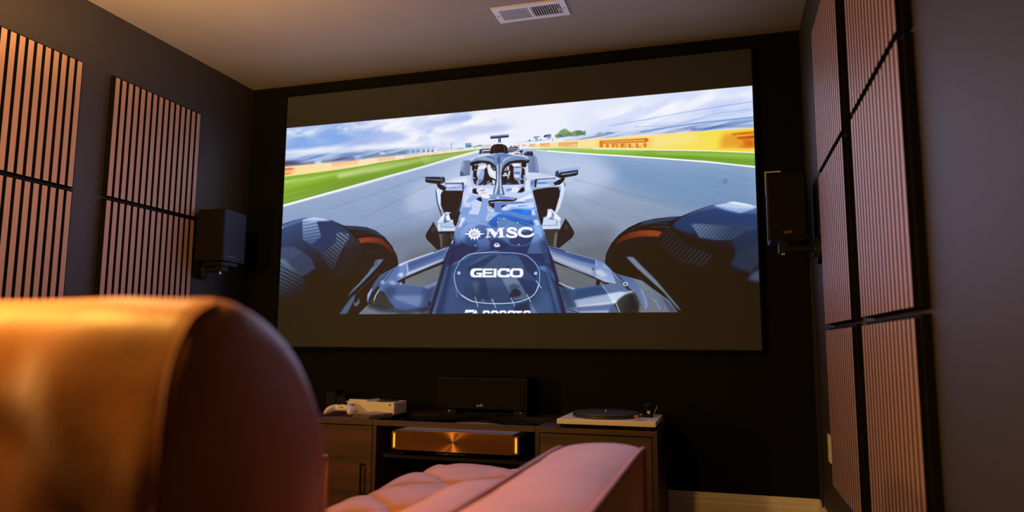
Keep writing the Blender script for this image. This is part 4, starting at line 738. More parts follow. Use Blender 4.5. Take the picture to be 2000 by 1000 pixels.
 {'p':[888.4,281,891.9,281.6,891.6,285,888.1,284.4],'c':'dfe6f8','b':0.6},
 {'p':[883.6,283.9,887.1,284.4,886.8,287.8,883.3,287.3],'c':'dfe6f8','b':0.6},
 {'p':[778.9,310.6,796.9,286.1,890.1,291.6,1028.3,295.8,1047.7,319.8,1059.4,366,1072.9,421.5,1090.2,478.5,1107.2,540.5,1129.7,622.3,1152,701.2,1170.2,779.2,660.1,776.7,673.4,723.4,688.5,658.5,703.6,585.7,721.1,532.2,738.5,474.6,756,417,771.5,363.1],'c':'c3d3fa','b':0.4,'g':(920.4,337.8,922.0,519.5,'3f5f9c')},
 {'p':[703.6,585.7,721.1,532.2,738.6,478.5,1094,491.7,1107.2,540.5,1129.7,622.3,1170.2,779.2,660.1,776.7,688.5,658.5],'c':'2a436f','b':18,'a':0.95,'g':(921.8,500.5,924.3,778.0,'364d78')},
 {'p':[756,417,775.4,349.6,819.9,322.7,841.3,420.8,812.1,496.6,751.1,494.5],'c':'8fb4f2','b':16,'a':0.6},
 {'p':[1038.1,353.5,1057.5,373.5,1101.6,525.5,1057.8,505.3,1048,429.8],'c':'7fb0f6','b':12,'a':0.6},
 {'p':[724.4,512.9,707.4,571.2,693.4,614,681.1,656.8,664,708.7,647.2,769.7,662,769.8,679,715,689.5,666.2,703.4,617.3,717.1,562.2,731,513.1],'c':'1b2338','b':1.0},
 {'p':[1104.6,525.6,1119.7,561.6,1131.6,603.2,1146.5,656.3,1158.3,709,1172.8,772.7,1159.6,772.6,1146.4,714.6,1131.6,656.1,1116.6,597],'c':'1b2338','b':1.0},
 {'p':[662,769.8,679,715,696,660.2,708.3,617.4,726.8,553.2,739.6,538.1,727.3,581,709,654.3,690.6,721.3,675.2,769.9],'c':'7d9ad8','b':2,'a':0.8},
 {'p':[1098.6,614.2,1116.6,644,1134.5,691.2,1152.2,772.6,1143.3,772.5,1122.6,702.7],'c':'8fa9e0','b':3.0,'a':0.7},
 {'p':[1086.4,554.7,1107.6,558.3,1113.6,588.1,1098.6,593.6,1091,578.6],'c':'6a86c8','b':1.6,'a':0.8},
 {'p':[740.5,587.4,762.6,545,747.5,615.2,762,709.9,743,734,711.1,767.1,678.4,766.9,709.3,672.6],'c':'3a527e','b':8,'a':0.6},
 {'p':[789.1,321,811.1,322.2,802.1,332.3,791.2,340.5,780.3,352.2,783.9,341.8],'c':'c9d7f8','b':1.0},
 {'p':[780.3,352.2,805.8,332.4,818.5,326.1,845.9,331.1,831.5,340.8,806,351.8,782.3,361.1],'c':'9db6ee','b':0.6},
 {'p':[808.8,351.9,829.7,342.5,855.2,352.5,853.7,376.9,839.5,400.6,799.3,395.2,815.5,375],'c':'c6d5f8','b':1.6},
 {'p':[793.2,352.9,807.9,351.9,806.3,369.3,780.6,371.6],'c':'d6e2fb','b':1.6,'a':0.8},
 {'p':[829.6,340.7,845.9,332.8,853.2,337.6,855.2,353.4,842.5,348.4],'c':'241c22','b':0.4},
 {'p':[849.4,324.3,883.8,326.1,884,339.2,867.7,339.2,853.2,331.5],'c':'f4f6ff','b':0.8},
 {'p':[878.4,325.8,901.8,327.1,903.7,339.4,885.8,338.4],'c':'8ea6e0','b':0.8},
 {'p':[903.7,334.2,943,336.3,994.4,345.9,973.2,348.2,885.8,343.7,878.6,339.8],'c':'6f8fd4','b':0.6},
 {'p':[855.1,340.3,878.6,340.7,879.6,348.6,875.4,383.1,869.6,426.2,825.2,417.3,770.2,407.9,770,395.6,799.3,395.2,839.5,402.3,846.5,381.8],'c':'86a4e2','b':0.6},
 {'p':[778.8,368,817.3,373.4,804.7,383.2,801.2,395.3,770,395.6,773.4,380],'c':'7f9adc','b':0.8,'a':0.9},
 {'p':[879.6,348.6,907.4,346.5,943.1,347.5,976.8,350.2,990.8,345.7,985.6,354.1,971.5,356.8,943.2,356.2,920,354.1,900.3,354.9,886,358.5,878.8,365.9],'c':'241c22','b':0.4},
 {'p':[880.7,367.8,886,358.5,902.1,356.7,904,367.2,900.6,380.9,886.1,369.8],'c':'241c22','b':0.6},
 {'p':[875.3,369.2,880.7,371.2,886.2,385.4,900.6,386.1,900.7,391.3,879.1,389.4],'c':'e6edfd','b':0.8},
 {'p':[880.7,367.8,880.9,386.9,888.1,390.7],'c':'3a4a78','w':1.4},
 {'p':[886,357.6,896.7,354.7,898.5,357.4,887.8,359.4],'c':'dfe8fc','b':0.6},
 {'p':[902.1,356.7,943.2,357.9,1017.2,359.1,1019,367.8,950.3,366.9,930.8,367.7,931,387.5,957.6,390.5,1026.2,412.6,1045.3,410,1072.9,418.1,1073,431.6,1026.2,429.6,932.8,399.7,902.4,391.4],'c':'5f85cc','b':0.6},
 {'p':[929.9,370.2,937.9,368,950.4,367.8,948.6,371.1,936.2,375.7,930.9,380.6],'c':'241c22','b':0.4},
 {'p':[930.9,380.6,948.6,371.1,950.5,386.7,945.2,389.9,930.9,385.8],'c':'cfe0fc','b':1.0},
 {'p':[952.1,367,1029.5,368.3,1048.6,362.5,1055.6,379.9,1048.7,386.3,992.8,380.2,964.6,377.1,952.3,390.3],'c':'c8dafb','b':1.2},
 {'p':[992.8,373.3,1027.8,372.5,1033,375.3,1013.8,376.9,994.5,376.9],'c':'2f86f0','b':2.2,'a':0.9},
 {'p':[992.7,367.3,1031.2,368.4,1029.5,373.4,996.3,371.8],'c':'f2f6ff','b':2,'a':0.8},
 {'p':[978.6,357.1,1038.1,334.5,1045.1,334.9,1048.6,350.5,1027.7,352.8,1017.2,359.1],'c':'e8eefd','b':1.0},
 {'p':[1018.9,352.4,1052,349,1053.8,361,1019,367.8],'c':'9bb4ec','b':0.8},
 {'p':[957.6,390.5,973.5,386.1,996.3,386.4,1045.2,392.1,1044.4,410.8,1026.2,411.7],'c':'0f6fe4','b':1.6},
 {'p':[1008.6,389.5,1038.3,394.4,1034.8,406.1,1012.2,401.7],'c':'4c9cf6','b':3.0,'a':0.5},
 {'p':[964.6,377.1,992.8,381.9,1048.7,384.6,1072.9,397.7,1072.9,411.3,1045.3,410,1045.2,392.1,996.3,386.4],'c':'8db0ee','b':0.8},
 {'p':[1046.1,391.3,1055.6,395.2,1057.4,412.3,1046.1,410.9],'c':'e4ecfd','b':1.2,'a':0.7},
 {'p':[872.1,405.5,882.7,392.2,904.3,394.9,927.5,401.2,915.1,409.2,886.6,423.5,870.5,426.3],'c':'a9c4f4','b':2},
 {'p':[886.6,423.5,915.1,402.3,932.8,400.6,968.3,409.9,1026.2,429.6,1048.8,430.6,1054,447.8,1026.3,450,994.8,438.5,972,432.4,947.2,419.3,933,415.2,915.2,416.1,915.5,452.3,894,448,879.6,433.6],'c':'1f6fd6','b':3.0,'g':(950.6,407.4,950.9,446.9,'1757a8')},
 {'p':[916.1,416.2,933,416.1,950.8,422.9,973.8,434.1,996.6,439.4,1028,450.1,1048.8,449.2,1062.7,471.8,1021.2,473.6,986.2,456.9,965.1,450.9,926.2,456.2,919.1,455.9],'c':'5f82be','b':0.6},
 {'p':[982.6,434.5,1003.6,433.7,1026.3,439.8,1038.4,448.8,1022.8,451.6,998.4,440.3],'c':'2a64b8','b':0.8},
 {'p':[1052.2,430.7,1066.1,427.9,1076.4,448.7,1062.7,451.5],'c':'d8e4fb','b':1.6,'a':0.8},
 {'p':[770.2,407.9,788.6,408.7,781.6,432.9,770.7,439.4],'c':'c0d2f8','b':1.6},
 {'p':[861.7,446.6,886.7,433.9,908.4,458.9,897.7,458.4,872.6,454],'c':'3d74c4','b':3.0,'a':0.8},
 {'p':[1054,447.8,1078.1,455.5,1093.6,506.6,1062.7,498.8,1055.8,480],'c':'93b6f0','b':2,'a':0.8},
 {'p':[786,482.6,803.5,455.5,842,438.5,867.7,442.7,877.8,492.1,900.4,526.4,843,521.5,791.2,504.4],'c':'35558f','b':4,'a':0.55},
 {'p':[800.3,464.6,832.5,453.5,874.5,485.9,836.6,521.2,791.3,513.6],'c':'264680','b':2,'a':0.5},
 {'p':[833.1,496.6,874.5,485.9,900.4,529.4,843.2,539.8,792.1,565.8,737.2,588.9,740.3,579.8,843,524.5],'c':'5872ab','b':0.6,'a':0.9},
 {'p':[739.2,511.9,791.2,507.4,843,521.5,836.8,536.5,792,556.6,750.1,576.9,717.6,591.5],'c':'1c2f58','b':1.2,'a':0.95},
 {'p':[770.4,423.1,803.1,427.6,777.5,460.6,768.5,506.7,749,512.2,748.4,475],'c':'6d8cc8','b':4,'a':0.6},
 {'p':[893.7,492.7,919,490.5,960,510.2,966.2,508.9,963,489.1,944,464.1,921.9,460.2,899.9,480.7],'c':'5e7bb6','b':0.8,'a':0.7},
 {'p':[959.8,489,994.1,475.1,1046.6,465.1,1055.8,486.5,1049.8,516.3,1025.2,527.4,981.9,523,960,513.2],'c':'1e3566','b':3.0,'a':0.75},
 {'p':[884.4,510.6,906.4,493.1,960,513.2,957,528.2,919.4,539.1,887.8,538.1],'c':'1d3160','b':2,'a':0.75},
 {'p':[1052.8,486.4,1068.1,478,1092.5,517.7,1107.6,553.9,1028.4,551.5],'c':'7191cc','b':0.8,'a':0.9},
 {'p':[972.7,540.8,994.3,526.4,1028.3,527.5,1028.4,551.5,985.2,553.2],'c':'1e3566','b':2,'a':0.7},
 {'p':[799,592,868.9,548.2,928.9,547,932.2,559.2,869.4,593.7,834.3,595.9],'c':'4a5f86','b':0.8,'a':0.7},
 {'p':[799,595,878.5,560.6,900.6,552.2,919.6,555.8,869.3,590.7,812.1,607.5,809.2,631.8],'c':'243356','b':1.2,'a':0.8},
 {'p':[925.9,555.9,994.5,555,1022.4,600.5,994.9,641.6,932.8,640.4,869.9,636.1,866.2,596.7],'c':'4b5f86','b':0.8,'a':0.6},
 {'p':[994.5,555,1037.7,571.2,1062.2,601.5,1065.3,648.9,1025.5,612.5],'c':'223052','b':2,'a':0.75},
 {'p':[945,601.6,957.4,592.3,966.9,605.2],'c':'26314e','b':1.2,'a':0.9},
 {'p':[809.2,634.8,869.9,636.1,886.5,717.4,826.3,713.7],'c':'2a3a5e','b':2,'a':0.7},
 {'p':[869.9,636.1,932.8,638.9,964.5,715.4,889.7,717.5],'c':'46587e','b':2,'a':0.55},
 {'p':[932.8,638.9,988.7,638.5,1035.1,707.4,1029,719.1,979.9,718.5,958.1,688.6],'c':'7d90ae','b':2.4,'a':0.75},
 {'p':[964.4,700.5,970.5,688.7,982.8,677,998.2,683.2,1007.5,698.2,995.3,706.9,970.6,709.5],'c':'1f2738','b':4,'s':1},
 {'p':[961,664.8,982.7,659.2,1007.4,671.5,979.7,680,967.4,688.7],'c':'2f3d58','b':4,'a':0.6},
 {'p':[991.8,641.5,1062.3,651.8,1068.4,684.3,1038.1,713.3,1022.8,689.5],'c':'25345a','b':4,'a':0.7},
 {'p':[980.1,739.2,1035.1,728,1041.3,769,983.3,768.7],'c':'1f2942','b':3.0,'a':0.8},
 {'p':[1038.2,725,1071.6,769.2,1047.4,769.1],'c':'6f84b0','b':2,'a':0.8},
 {'p':[762,709.9,807.4,734.6,845.7,740.9,833.4,767.8,711.1,767.1],'c':'3a4f7c','b':4,'a':0.6},
 {'p':[1077.5,681.5,1116.6,702.6,1146.3,769.7,1071.6,769.2,1041.2,728],'c':'46608f','b':8,'a':0.6},
 {'p':[1071.3,601.8,1098.6,596.5,1128.6,626.7,1134.6,656.1,1104.6,623.2,1086.5,613.9],'c':'6f8cc4','b':0.8,'a':0.8},
 {'p':[1028.4,556,1086.4,554.7,1098.6,593.6,1065.2,595.7,1049.9,574.5],'c':'27396a','b':1.6,'a':0.8},
 {'p':[761.6,685.6,813.5,710.6,839.2,725.9,807.3,722.5,774.9,704],'c':'3b4a6e','b':2,'a':0.6},
 {'p':[819.1,650.2,838.2,647.5,845.1,686.9,835.7,704.8],'c':'a9bcd8','b':12,'a':0.35},
 {'p':[664.1,769.1,688.5,658.5,707.2,560.7,730.4,478.2,751.1,494.5,740.5,590.5,718.1,704.8,707.1,769.3],'c':'142446','b':10,'a':0.55},
 {'p':[1168.4,772,1146.5,673.9,1120.4,563.1,1094,478.6,1075,505.9,1094,599.4,1116.6,709.9,1127.7,771.7],'c':'142446','b':10,'a':0.5},
 {'p':[710,493,832.5,512.7,971,521.1,1097.8,506.7,1112.9,599.8,971.2,551.3,832.9,543.3,707.8,589.7],'c':'16264c','b':12,'a':0.4},
 {'p':[784.4,667.8,1067.6,672.5,1086.6,731.4,775.3,728.2],'c':'1a2744','b':20,'a':0.35},
 {'p':[768.8,464.7,772.5,455.6,779,447.4,787.8,440.4,798.7,435,811.2,431.3,824.6,429.6,838.4,429.8,852,432.1,864.8,436.2,876.2,442,885.8,449.2],'c':'a9c6f6','w':1.8,'a':0.8},
 {'p':[867.7,515.6,855.2,519,841.8,520.6,828.1,520.1,814.6,517.7,801.9,513.4,790.5,507.4,781.1,500,774,491.5,769.6,482.2,767.9,472.6],'c':'8fb0ea','w':1.4,'a':0.5},
 {'p':[774.2,497.6,768.3,488.4,765.1,478.7,765,468.8,767.8,459.3,773.5,450.5,781.8,442.9,792.3,436.8,804.6,432.4,818.1,429.9,832.2,429.5],'c':'1d3a74','w':1.4,'a':0.6},
 {'p':[938.4,460.6,944.3,452.4,952.5,445.3,962.8,439.7,974.6,435.8,987.4,433.7,1000.7,433.7,1013.9,435.5,1026.4,439.3,1037.6,444.7,1047.2,451.6,1054.5,459.6],'c':'8fb6f2','w':1.6,'a':0.5},
 {'p':[1058.2,495.8,1052.5,503.9,1044.4,510.9,1034.3,516.6,1022.7,520.5,1010,522.6,996.7,522.9,983.6,521.1,971,517.5,959.6,512.2,949.9,505.3],'c':'9fb8ea','w':1.8,'a':0.6},
 {'p':[838.5,546.1,806.4,550.6,777.6,568.8,758.6,598.9,750.9,623.3,754.7,656.9,766.5,687.5,789.4,709.1,821.7,724.5,866.2,731,922.7,733.9,981.6,730.6,1024.4,720.8,1054.8,703.5,1072.9,674.4,1077.4,639.1,1074.4,612.5,1057.6,585.4,1026.9,560.7,989.8,551.2,949.3,548.2,902.1,545.6,838.5,546.1],'c':'1d2c52','b':1.2,'s':1,'w':3.2,'a':0.6},
 {'p':[836.9,544.2,804.8,548.7,775.9,566.9,756.9,597.1,749.2,621.4,753,655.1,764.9,685.7,787.8,707.2,820.1,722.7,864.6,729.1,921.1,732.1,980,728.9,1022.9,719,1053.3,701.7,1071.4,672.6,1075.9,637.3,1072.8,610.7,1056,583.6,1025.3,558.9,988.3,549.4,947.7,546.3,900.5,543.7,836.9,544.2],'c':'9dbbf2','s':1,'w':2.6},
 {'p':[778,698,820,721.2,864.6,729.1,921.1,731.5,980,728.6,1022.9,719,1056.3,698.8,1072.9,663.8],'c':'dbe7ff','s':1,'w':2.4},
 {'p':[779.2,565.5,804.8,549.3,836.9,544.8,868.8,543.9],'c':'dbe7ff','s':1,'w':2,'a':0.7},
 {'p':[741,618.1,751.5,658.1,762,706.9],'c':'8aa6dc','w':1.6,'a':0.8},
 {'p':[836.9,544.2,906.8,538.7,919.4,540],'c':'b0c6f0','w':1.8,'a':0.7},
 {'p':[831,706.3,843.2,741.5],'c':'c9d9f6','w':2.2},
 {'p':[898.4,715.2,911.3,746.9],'c':'c9d9f6','w':2.2},
 {'p':[969.1,711.9,983.2,741.6],'c':'c9d9f6','w':2.2},
 {'p':[1028.9,701.4,1042.7,725.7],'c':'c9d9f6','w':2.2},
 {'p':[1061.7,650.3,1082,677.2],'c':'c9d9f6','w':2.2},
 {'p':[856.5,715.6,858.5,724.3],'c':'a9bfe8','w':1.8,'a':0.8},
 {'p':[863.8,715.7,865.8,724.4],'c':'a9bfe8','w':1.8,'a':0.8},
 {'p':[893.4,716,895.4,724.7],'c':'a9bfe8','w':1.8,'a':0.8},
 {'p':[772.8,616.7,771,621,766.5,622.7,761.8,620.8,759.9,616.4,761.7,612.1,766.2,610.4,770.9,612.3],'c':'dfe8fa','b':0.6},
 {'p':[764,614.4,768.6,614.5,768.7,618.8,764.1,618.7],'c':'5a6684','b':0.6},
 {'p':[1066.8,624.4,1065,628.6,1060.7,630.2,1056.4,628.4,1054.6,624.2,1056.4,620,1060.7,618.4,1065,620.2],'c':'dfe8fa','b':0.6},
 {'p':[1058.6,622.2,1062.8,622.3,1062.8,626.4,1058.6,626.3],'c':'5a6684','b':0.6},
 {'p':[901.9,517.3,905.9,510.8,914.4,509.2,921.7,512.5,924.9,521.1,919.3,524,906.7,523.5],'c':'e4e9fa','b':0.8,'s':1},
 {'p':[905,515,912.9,511.6,920.8,515.5,912.9,517.1],'c':'56699a','b':1.2},
 {'p':[883.1,418.1,882.4,417.2,882.1,416.1,882.1,415.1,882.4,414.1,883,413.2,883.9,412.4,884.9,411.8,886.2,411.3,887.6,411,889.1,411,890.5,411.2,891.9,411.6,893.2,412.1,894.3,412.9,895.2,413.7,895.8,414.7,896.1,415.7,896.1,416.8,895.8,417.7,895.2,418.7],'c':'0f2a60','w':1.4,'a':0.7},
 {'p':[885.9,416.4,889.1,414.1,892.9,416.7,889.1,419],'c':'eef3fe','b':0.6},
 {'p':[933.9,420.4,933.3,419.4,933,418.4,932.9,417.4,933.2,416.4,933.8,415.5,934.7,414.7,935.7,414,937,413.6,938.4,413.3,939.8,413.3,941.3,413.5,942.6,413.8,943.9,414.4,945,415.1,945.8,416,946.4,417,946.7,418,946.8,419,946.5,420,945.9,420.9],'c':'0f2a60','w':1.4,'a':0.7},
 {'p':[936.7,418.7,939.8,416.3,943.6,419,939.9,421.2],'c':'eef3fe','b':0.6},
 {'p':[909.3,432.5,908.7,431.5,908.4,430.5,908.4,429.5,908.7,428.5,909.2,427.6,910.1,426.8,911.2,426.1,912.4,425.7,913.8,425.4,915.3,425.4,916.7,425.5,918.1,425.9,919.4,426.5,920.5,427.2,921.3,428.1,921.9,429,922.2,430,922.2,431.1,921.9,432.1,921.4,433],'c':'0f2a60','w':1.4,'a':0.7},
 {'p':[912.1,430.7,915.3,428.4,919.1,431,915.3,433.3],'c':'eef3fe','b':0.6},
 {'p':[985.8,439.1,985.2,438.1,984.9,437.1,984.9,436.1,985.2,435.1,985.7,434.2,986.6,433.4,987.6,432.8,988.9,432.3,990.2,432.1,991.7,432,993.1,432.2,994.4,432.6,995.7,433.1,996.8,433.9,997.6,434.7,998.2,435.7,998.5,436.7,998.5,437.7,998.2,438.7,997.6,439.6],'c':'0f2a60','w':1.4,'a':0.7},
 {'p':[988.6,437.4,991.7,435.1,995.4,437.7,991.7,439.9],'c':'eef3fe','b':0.6},
 {'p':[824.6,516.3,824,515.3,823.7,514.3,823.7,513.3,824,512.3,824.6,511.3,825.4,510.5,826.5,509.9,827.8,509.4,829.2,509.2,830.7,509.1,832.1,509.3,833.5,509.6,834.8,510.2,835.9,510.9,836.8,511.8,837.4,512.7,837.7,513.7,837.7,514.8,837.5,515.7,836.9,516.7],'c':'0f2a60','w':1.4,'a':0.7},
 {'p':[827.5,514.5,830.7,512.2,834.6,514.7,830.8,517.1],'c':'eef3fe','b':0.6},
 {'p':[990.9,518.8,990.3,517.8,990,516.8,990,515.8,990.3,514.9,990.8,514,991.7,513.2,992.7,512.5,994,512.1,995.3,511.8,996.7,511.7,998.2,511.9,999.5,512.3,1000.7,512.8,1001.8,513.5,1002.7,514.4,1003.2,515.3,1003.5,516.3,1003.5,517.3,1003.2,518.3,1002.7,519.2],'c':'0f2a60','w':1.4,'a':0.7},
 {'p':[993.7,517.1,996.8,514.8,1000.5,517.3,996.8,519.6],'c':'eef3fe','b':0.6},
 {'p':[908.1,339.2,916.1,337.2,922.4,340.6,914.5,343.2],'c':'eef1fb','b':0.6},
 {'p':[760.5,419.6,763.9,425.9],'c':'141c30','w':2,'a':0.8},
 {'p':[771.5,388.9,773.9,393.7],'c':'141c30','w':2,'a':0.8},
 {'p':[1054.1,387,1055.6,384],'c':'141c30','w':2,'a':0.8},
 {'p':[1060.2,396.4,1064.9,414.7],'c':'141c30','w':2,'a':0.8},
 {'p':[776.8,410.9,786.5,408.3,770.8,444.9,761,444.5],'c':'f0f5ff','b':1.6,'a':0.8},
 {'p':[738.8,493.3,742.1,493.4,737.5,508.7,735.1,505.5],'c':'e9f0ff','b':0.8},
 {'p':[788.6,330.4,798.4,327.8,789,358.5,779.3,364.3],'c':'dfe9ff','b':2,'a':0.8},
 {'p':[825.3,446.5,831,457.7,839.3,450.6,840.6,462.1,849.6,460.4,846.1,469.2,867.4,474,846.2,477.1,849.9,486.1,840.8,483.8,839.9,495.1,831.4,487.4,826,497,820.4,487,812,494.1,810.7,482.7,801.7,484.3,805.1,475.6,783.5,470.8,805,467.6,801.3,458.5,810.4,460.9,811.4,449.5,819.9,457.3],'c':'fbfaff','b':0.4},
 {'p':[839.8,472.9,838.5,477.2,834.6,480.6,828.9,482.4,822.6,482.1,816.9,480,812.9,476.3,811.5,471.8,812.8,467.5,816.7,464.1,822.4,462.3,828.7,462.6,834.4,464.8,838.4,468.4],'c':'3f63a8','b':0.4},
 {'p':[815,468.3,819.7,464.1,832.6,464,837.8,467.9,837.3,475.3,832.8,479.4,820,479.5,814.7,475.6],'c':'fbfaff','b':0.6},
 {'p':[819.1,466.6,823,466.4,823,469.5,819.2,469.7],'c':'3f63a8','b':0.4},
 {'p':[826.9,466.3,830.7,466.1,830.8,469.2,826.9,469.3],'c':'3f63a8','b':0.4},
 {'p':[819.2,472.7,823.1,472.6,823.1,475.7,819.3,475.8],'c':'3f63a8','b':0.4},
 {'p':[827.6,473.1,831.5,472.9,831.5,476,827.6,476.1],'c':'3f63a8','b':0.4},
 {'p':[830.6,452.9,833.2,453,832.9,456.6,831,456.6],'c':'5f80bc','b':0.6,'a':0.7},
 {'p':[841.9,458.1,844.5,458.2,844.2,461.9,842.3,461.8],'c':'5f80bc','b':0.6,'a':0.7},
 {'p':[848.5,466.6,851.1,466.7,850.8,470.4,848.9,470.3],'c':'5f80bc','b':0.6,'a':0.7},
 {'p':[848.6,476.2,851.2,476.3,850.9,479.9,849,479.9],'c':'5f80bc','b':0.6,'a':0.7},
 {'p':[842.3,484.2,844.8,484.3,844.6,487.9,842.6,487.9],'c':'5f80bc','b':0.6,'a':0.7},
 {'p':[831.1,488.5,833.7,488.6,833.4,492.3,831.5,492.2],'c':'5f80bc','b':0.6,'a':0.7},
 {'p':[818.1,488.1,820.7,488.2,820.4,491.8,818.4,491.8],'c':'5f80bc','b':0.6,'a':0.7},
 {'p':[806.7,482.9,809.3,483,809,486.7,807.1,486.6],'c':'5f80bc','b':0.6,'a':0.7},
 {'p':[800,474.3,802.6,474.4,802.4,478.1,800.4,478],'c':'5f80bc','b':0.6,'a':0.7},
 {'p':[799.9,464.7,802.5,464.8,802.2,468.5,800.3,468.5],'c':'5f80bc','b':0.6,'a':0.7},
 {'p':[806.3,456.7,808.9,456.8,808.7,460.5,806.7,460.4],'c':'5f80bc','b':0.6,'a':0.7},
 {'p':[817.6,452.3,820.2,452.4,819.9,456.1,818,456.1],'c':'5f80bc','b':0.6,'a':0.7},
 {'p':[871.6,454.5,893.3,453.5,910.9,471.3,920.3,453.4,941.7,453,941.7,455.5,935.1,457.7,937.9,485.1,945.7,486,945.7,488.8,917.4,489.3,917.4,486.5,924,485.2,921.9,462,907,487.7,902.5,487.5,882.2,460.4,880.3,483.6,889.8,485.2,889.8,487.6,868.8,488.1,868.8,485.3,875.2,483.4,877.4,458.4,871.7,456.9],'c':'fbfaff','b':0.4},
 {'p':[985.3,464.5,978.4,458.2,966.5,456.5,956.5,459.7,955.3,465.8,965.4,471,979.7,475.2,987.9,481,985.4,486.9,973,488.9,960.5,487.2,952.3,481.4],'c':'fbfaff','s':1,'w':8.4},
 {'p':[958.4,464.1,966.6,470.5,980.4,475.2,986.6,481.5],'c':'fbfaff','s':1,'w':10.8},
 {'p':[983.4,455.3,987.1,454.9,988.4,467.1,984.7,466.3],'c':'fbfaff','b':0.4},
 {'p':[949.1,476.5,952.9,476.6,954.8,489.4,949.8,489.8],'c':'fbfaff','b':0.4},
 {'p':[1044.1,465,1037.3,460.6,1023.7,458.2,1010.1,459.5,1000.9,465.7,998.4,474.7,1003.4,482.7,1016.4,488.1,1033.1,488.7,1044.8,485.5,1050.9,480.9],'c':'fbfaff','s':1,'w':8.8},
 {'p':[1002.1,465.2,998.4,472.9,1002.2,481.5],'c':'fbfaff','s':1,'w':12.4},
 {'p':[1043.5,457.2,1046.9,456.7,1048.4,470.6,1042.9,468.6],'c':'fbfaff','b':0.4},
 {'p':[824.8,600.5,858,601.3,857.5,609.8,835.8,609.3,829.4,611.6,825.7,617,826.4,623.1,831.5,626.2,844.9,626.5,845.5,623.5,834.7,623.2,835.2,616.6,858.2,617.1,855.9,634.6,825.2,634,816.2,631.3,811,622.7,811.5,612.4,816.5,603.4],'c':'fbfaff','b':0.4},
 {'p':[859.9,602,870.7,602.3,869.2,634.9,858.4,634.6],'c':'fbfaff','b':0.4},
 {'p':[859.9,602,899.9,603,899.3,610.5,859.4,609.6],'c':'fbfaff','b':0.4},
 {'p':[860.1,615,896.8,615.9,896.6,622.5,859.5,621.7],'c':'fbfaff','b':0.4},
 {'p':[859,627.1,900.7,628,900.2,635.5,858.4,634.6],'c':'fbfaff','b':0.4},
 {'p':[902.1,603,913.7,603.3,913.1,635.8,901.1,635.5],'c':'fbfaff','b':0.4},
 {'p':[927.8,603,963.1,603.9,963.2,616.5,950.8,616.2,950.7,611.7,935.7,611.3,928.9,615.1,928.3,623.5,934.6,628.4,950.8,628.8,951.4,624.6,963.9,624.8,963.3,636.8,928.1,636.1,918.7,632.3,915.8,623.2,916.9,611.2],'c':'fbfaff','b':0.4},
 {'p':[973.1,604.1,1004,604.9,1012,608.6,1015.1,618.2,1014,630.7,1007.2,637.1,999.8,638.1,972.6,637,965.2,632.6,963.2,623,964.4,611.1],'c':'fbfaff','b':0.4},
 {'p':[979.3,612.3,997.9,612.8,1002.2,616.2,1001.9,626.9,997.3,630,979.4,629.7,975.7,626.3,975.6,615.5],'c':'41547c','b':0.4},
 {'p':[794.9,753.1,830.7,753.4,826.9,761.2,791.2,764.5],'c':'fbfaff','b':0.4},
 {'p':[815,772.2,836.4,753.4,844.6,773.8],'c':'fbfaff','b':0.4},
 {'p':[830.9,772.3,836.5,762.4,839.2,773.8],'c':'43557e','b':0.4},
 {'p':[865.5,756.1,885,756.2,889.5,761,889.6,774.1,861.3,773.9,861.2,760.8],'c':'fbfaff','b':0.4},
 {'p':[870,763.2,881.3,763.3,881.5,774,870.1,774],'c':'43557e','b':0.6},
 {'p':[881.4,766.9,890.2,766.9,890.2,774.1,881.5,774],'c':'43557e','b':0.6},
 {'p':[897.6,756.3,917,756.4,921.4,761.2,921.5,774.2,893.4,774.1,893.3,761],'c':'fbfaff','b':0.4},
 {'p':[902,763.5,913.3,763.5,913.4,774.2,902.1,774.1],'c':'43557e','b':0.6},
 {'p':[928.8,756.5,948.1,756.7,952.4,761.4,952.5,774.4,924.6,774.3,924.5,761.2],'c':'fbfaff','b':0.4},
 {'p':[933.2,763.7,944.4,763.7,944.5,774.4,933.3,774.3],'c':'43557e','b':0.6},
 {'p':[960.4,756.7,979.6,756.9,983.9,761.6,984,774.6,956.2,774.4,956.1,761.4],'c':'fbfaff','b':0.4},
 {'p':[964.8,763.9,975.9,763.9,976,774.5,964.9,774.5],'c':'43557e','b':0.6},
 {'p':[983.3,758.1,1011.5,758.3,1011.5,765.3,1001.7,765.3,1001.7,774.7,992.6,774.6,992.5,765.2,983.3,765.2],'c':'fbfaff','b':0.4},
 {'p':[1019.7,757.2,1038.6,757.3,1042.8,762,1042.9,774.9,1015.5,774.7,1015.4,761.8],'c':'fbfaff','b':0.4},
 {'p':[1024,764.2,1034.9,764.3,1035,774.9,1024,774.8],'c':'43557e','b':0.6},
 {'p':[1034.9,767.8,1043.4,767.9,1043.5,774.9,1035,774.9],'c':'43557e','b':0.6},
 {'p':[803.1,200.6,803.6,193.7,812.7,185.5,832.2,178.9,864.7,174,896.9,171.8,929,172.9,960.9,176.4,992.5,181.8,1020.8,188.1,1031.8,194.4,1035.9,202.8,1034.7,213.2,1027.2,215.7,1005.2,208.1,980,203.9,957.9,207.3,942.1,216.2,932.7,231.2,928.1,255.8,931.6,293.2,939.8,330.7,898.5,330,904.6,304,910.7,273.3,911.1,242.3,907,220.1,894.1,206.8,871.4,197.7,845.4,195.3,825.9,198.4,813,206,805.8,210.3],'c':'7f95bf','b':0.4,'g':(919.4,174.1,919.8,217.9,'6d86b4')},
 {'p':[803.7,200.7,812.9,197.5,832.4,193.8,858.4,195.6,881.1,200.3,897.3,210.1,905.4,223.2,908.8,242.1,905.5,232.5,894.1,216.2,878,207.6,855.3,202.3,832.5,203.3,816.3,207.8,805.9,210.9],'c':'1f1a1c','b':0.6},
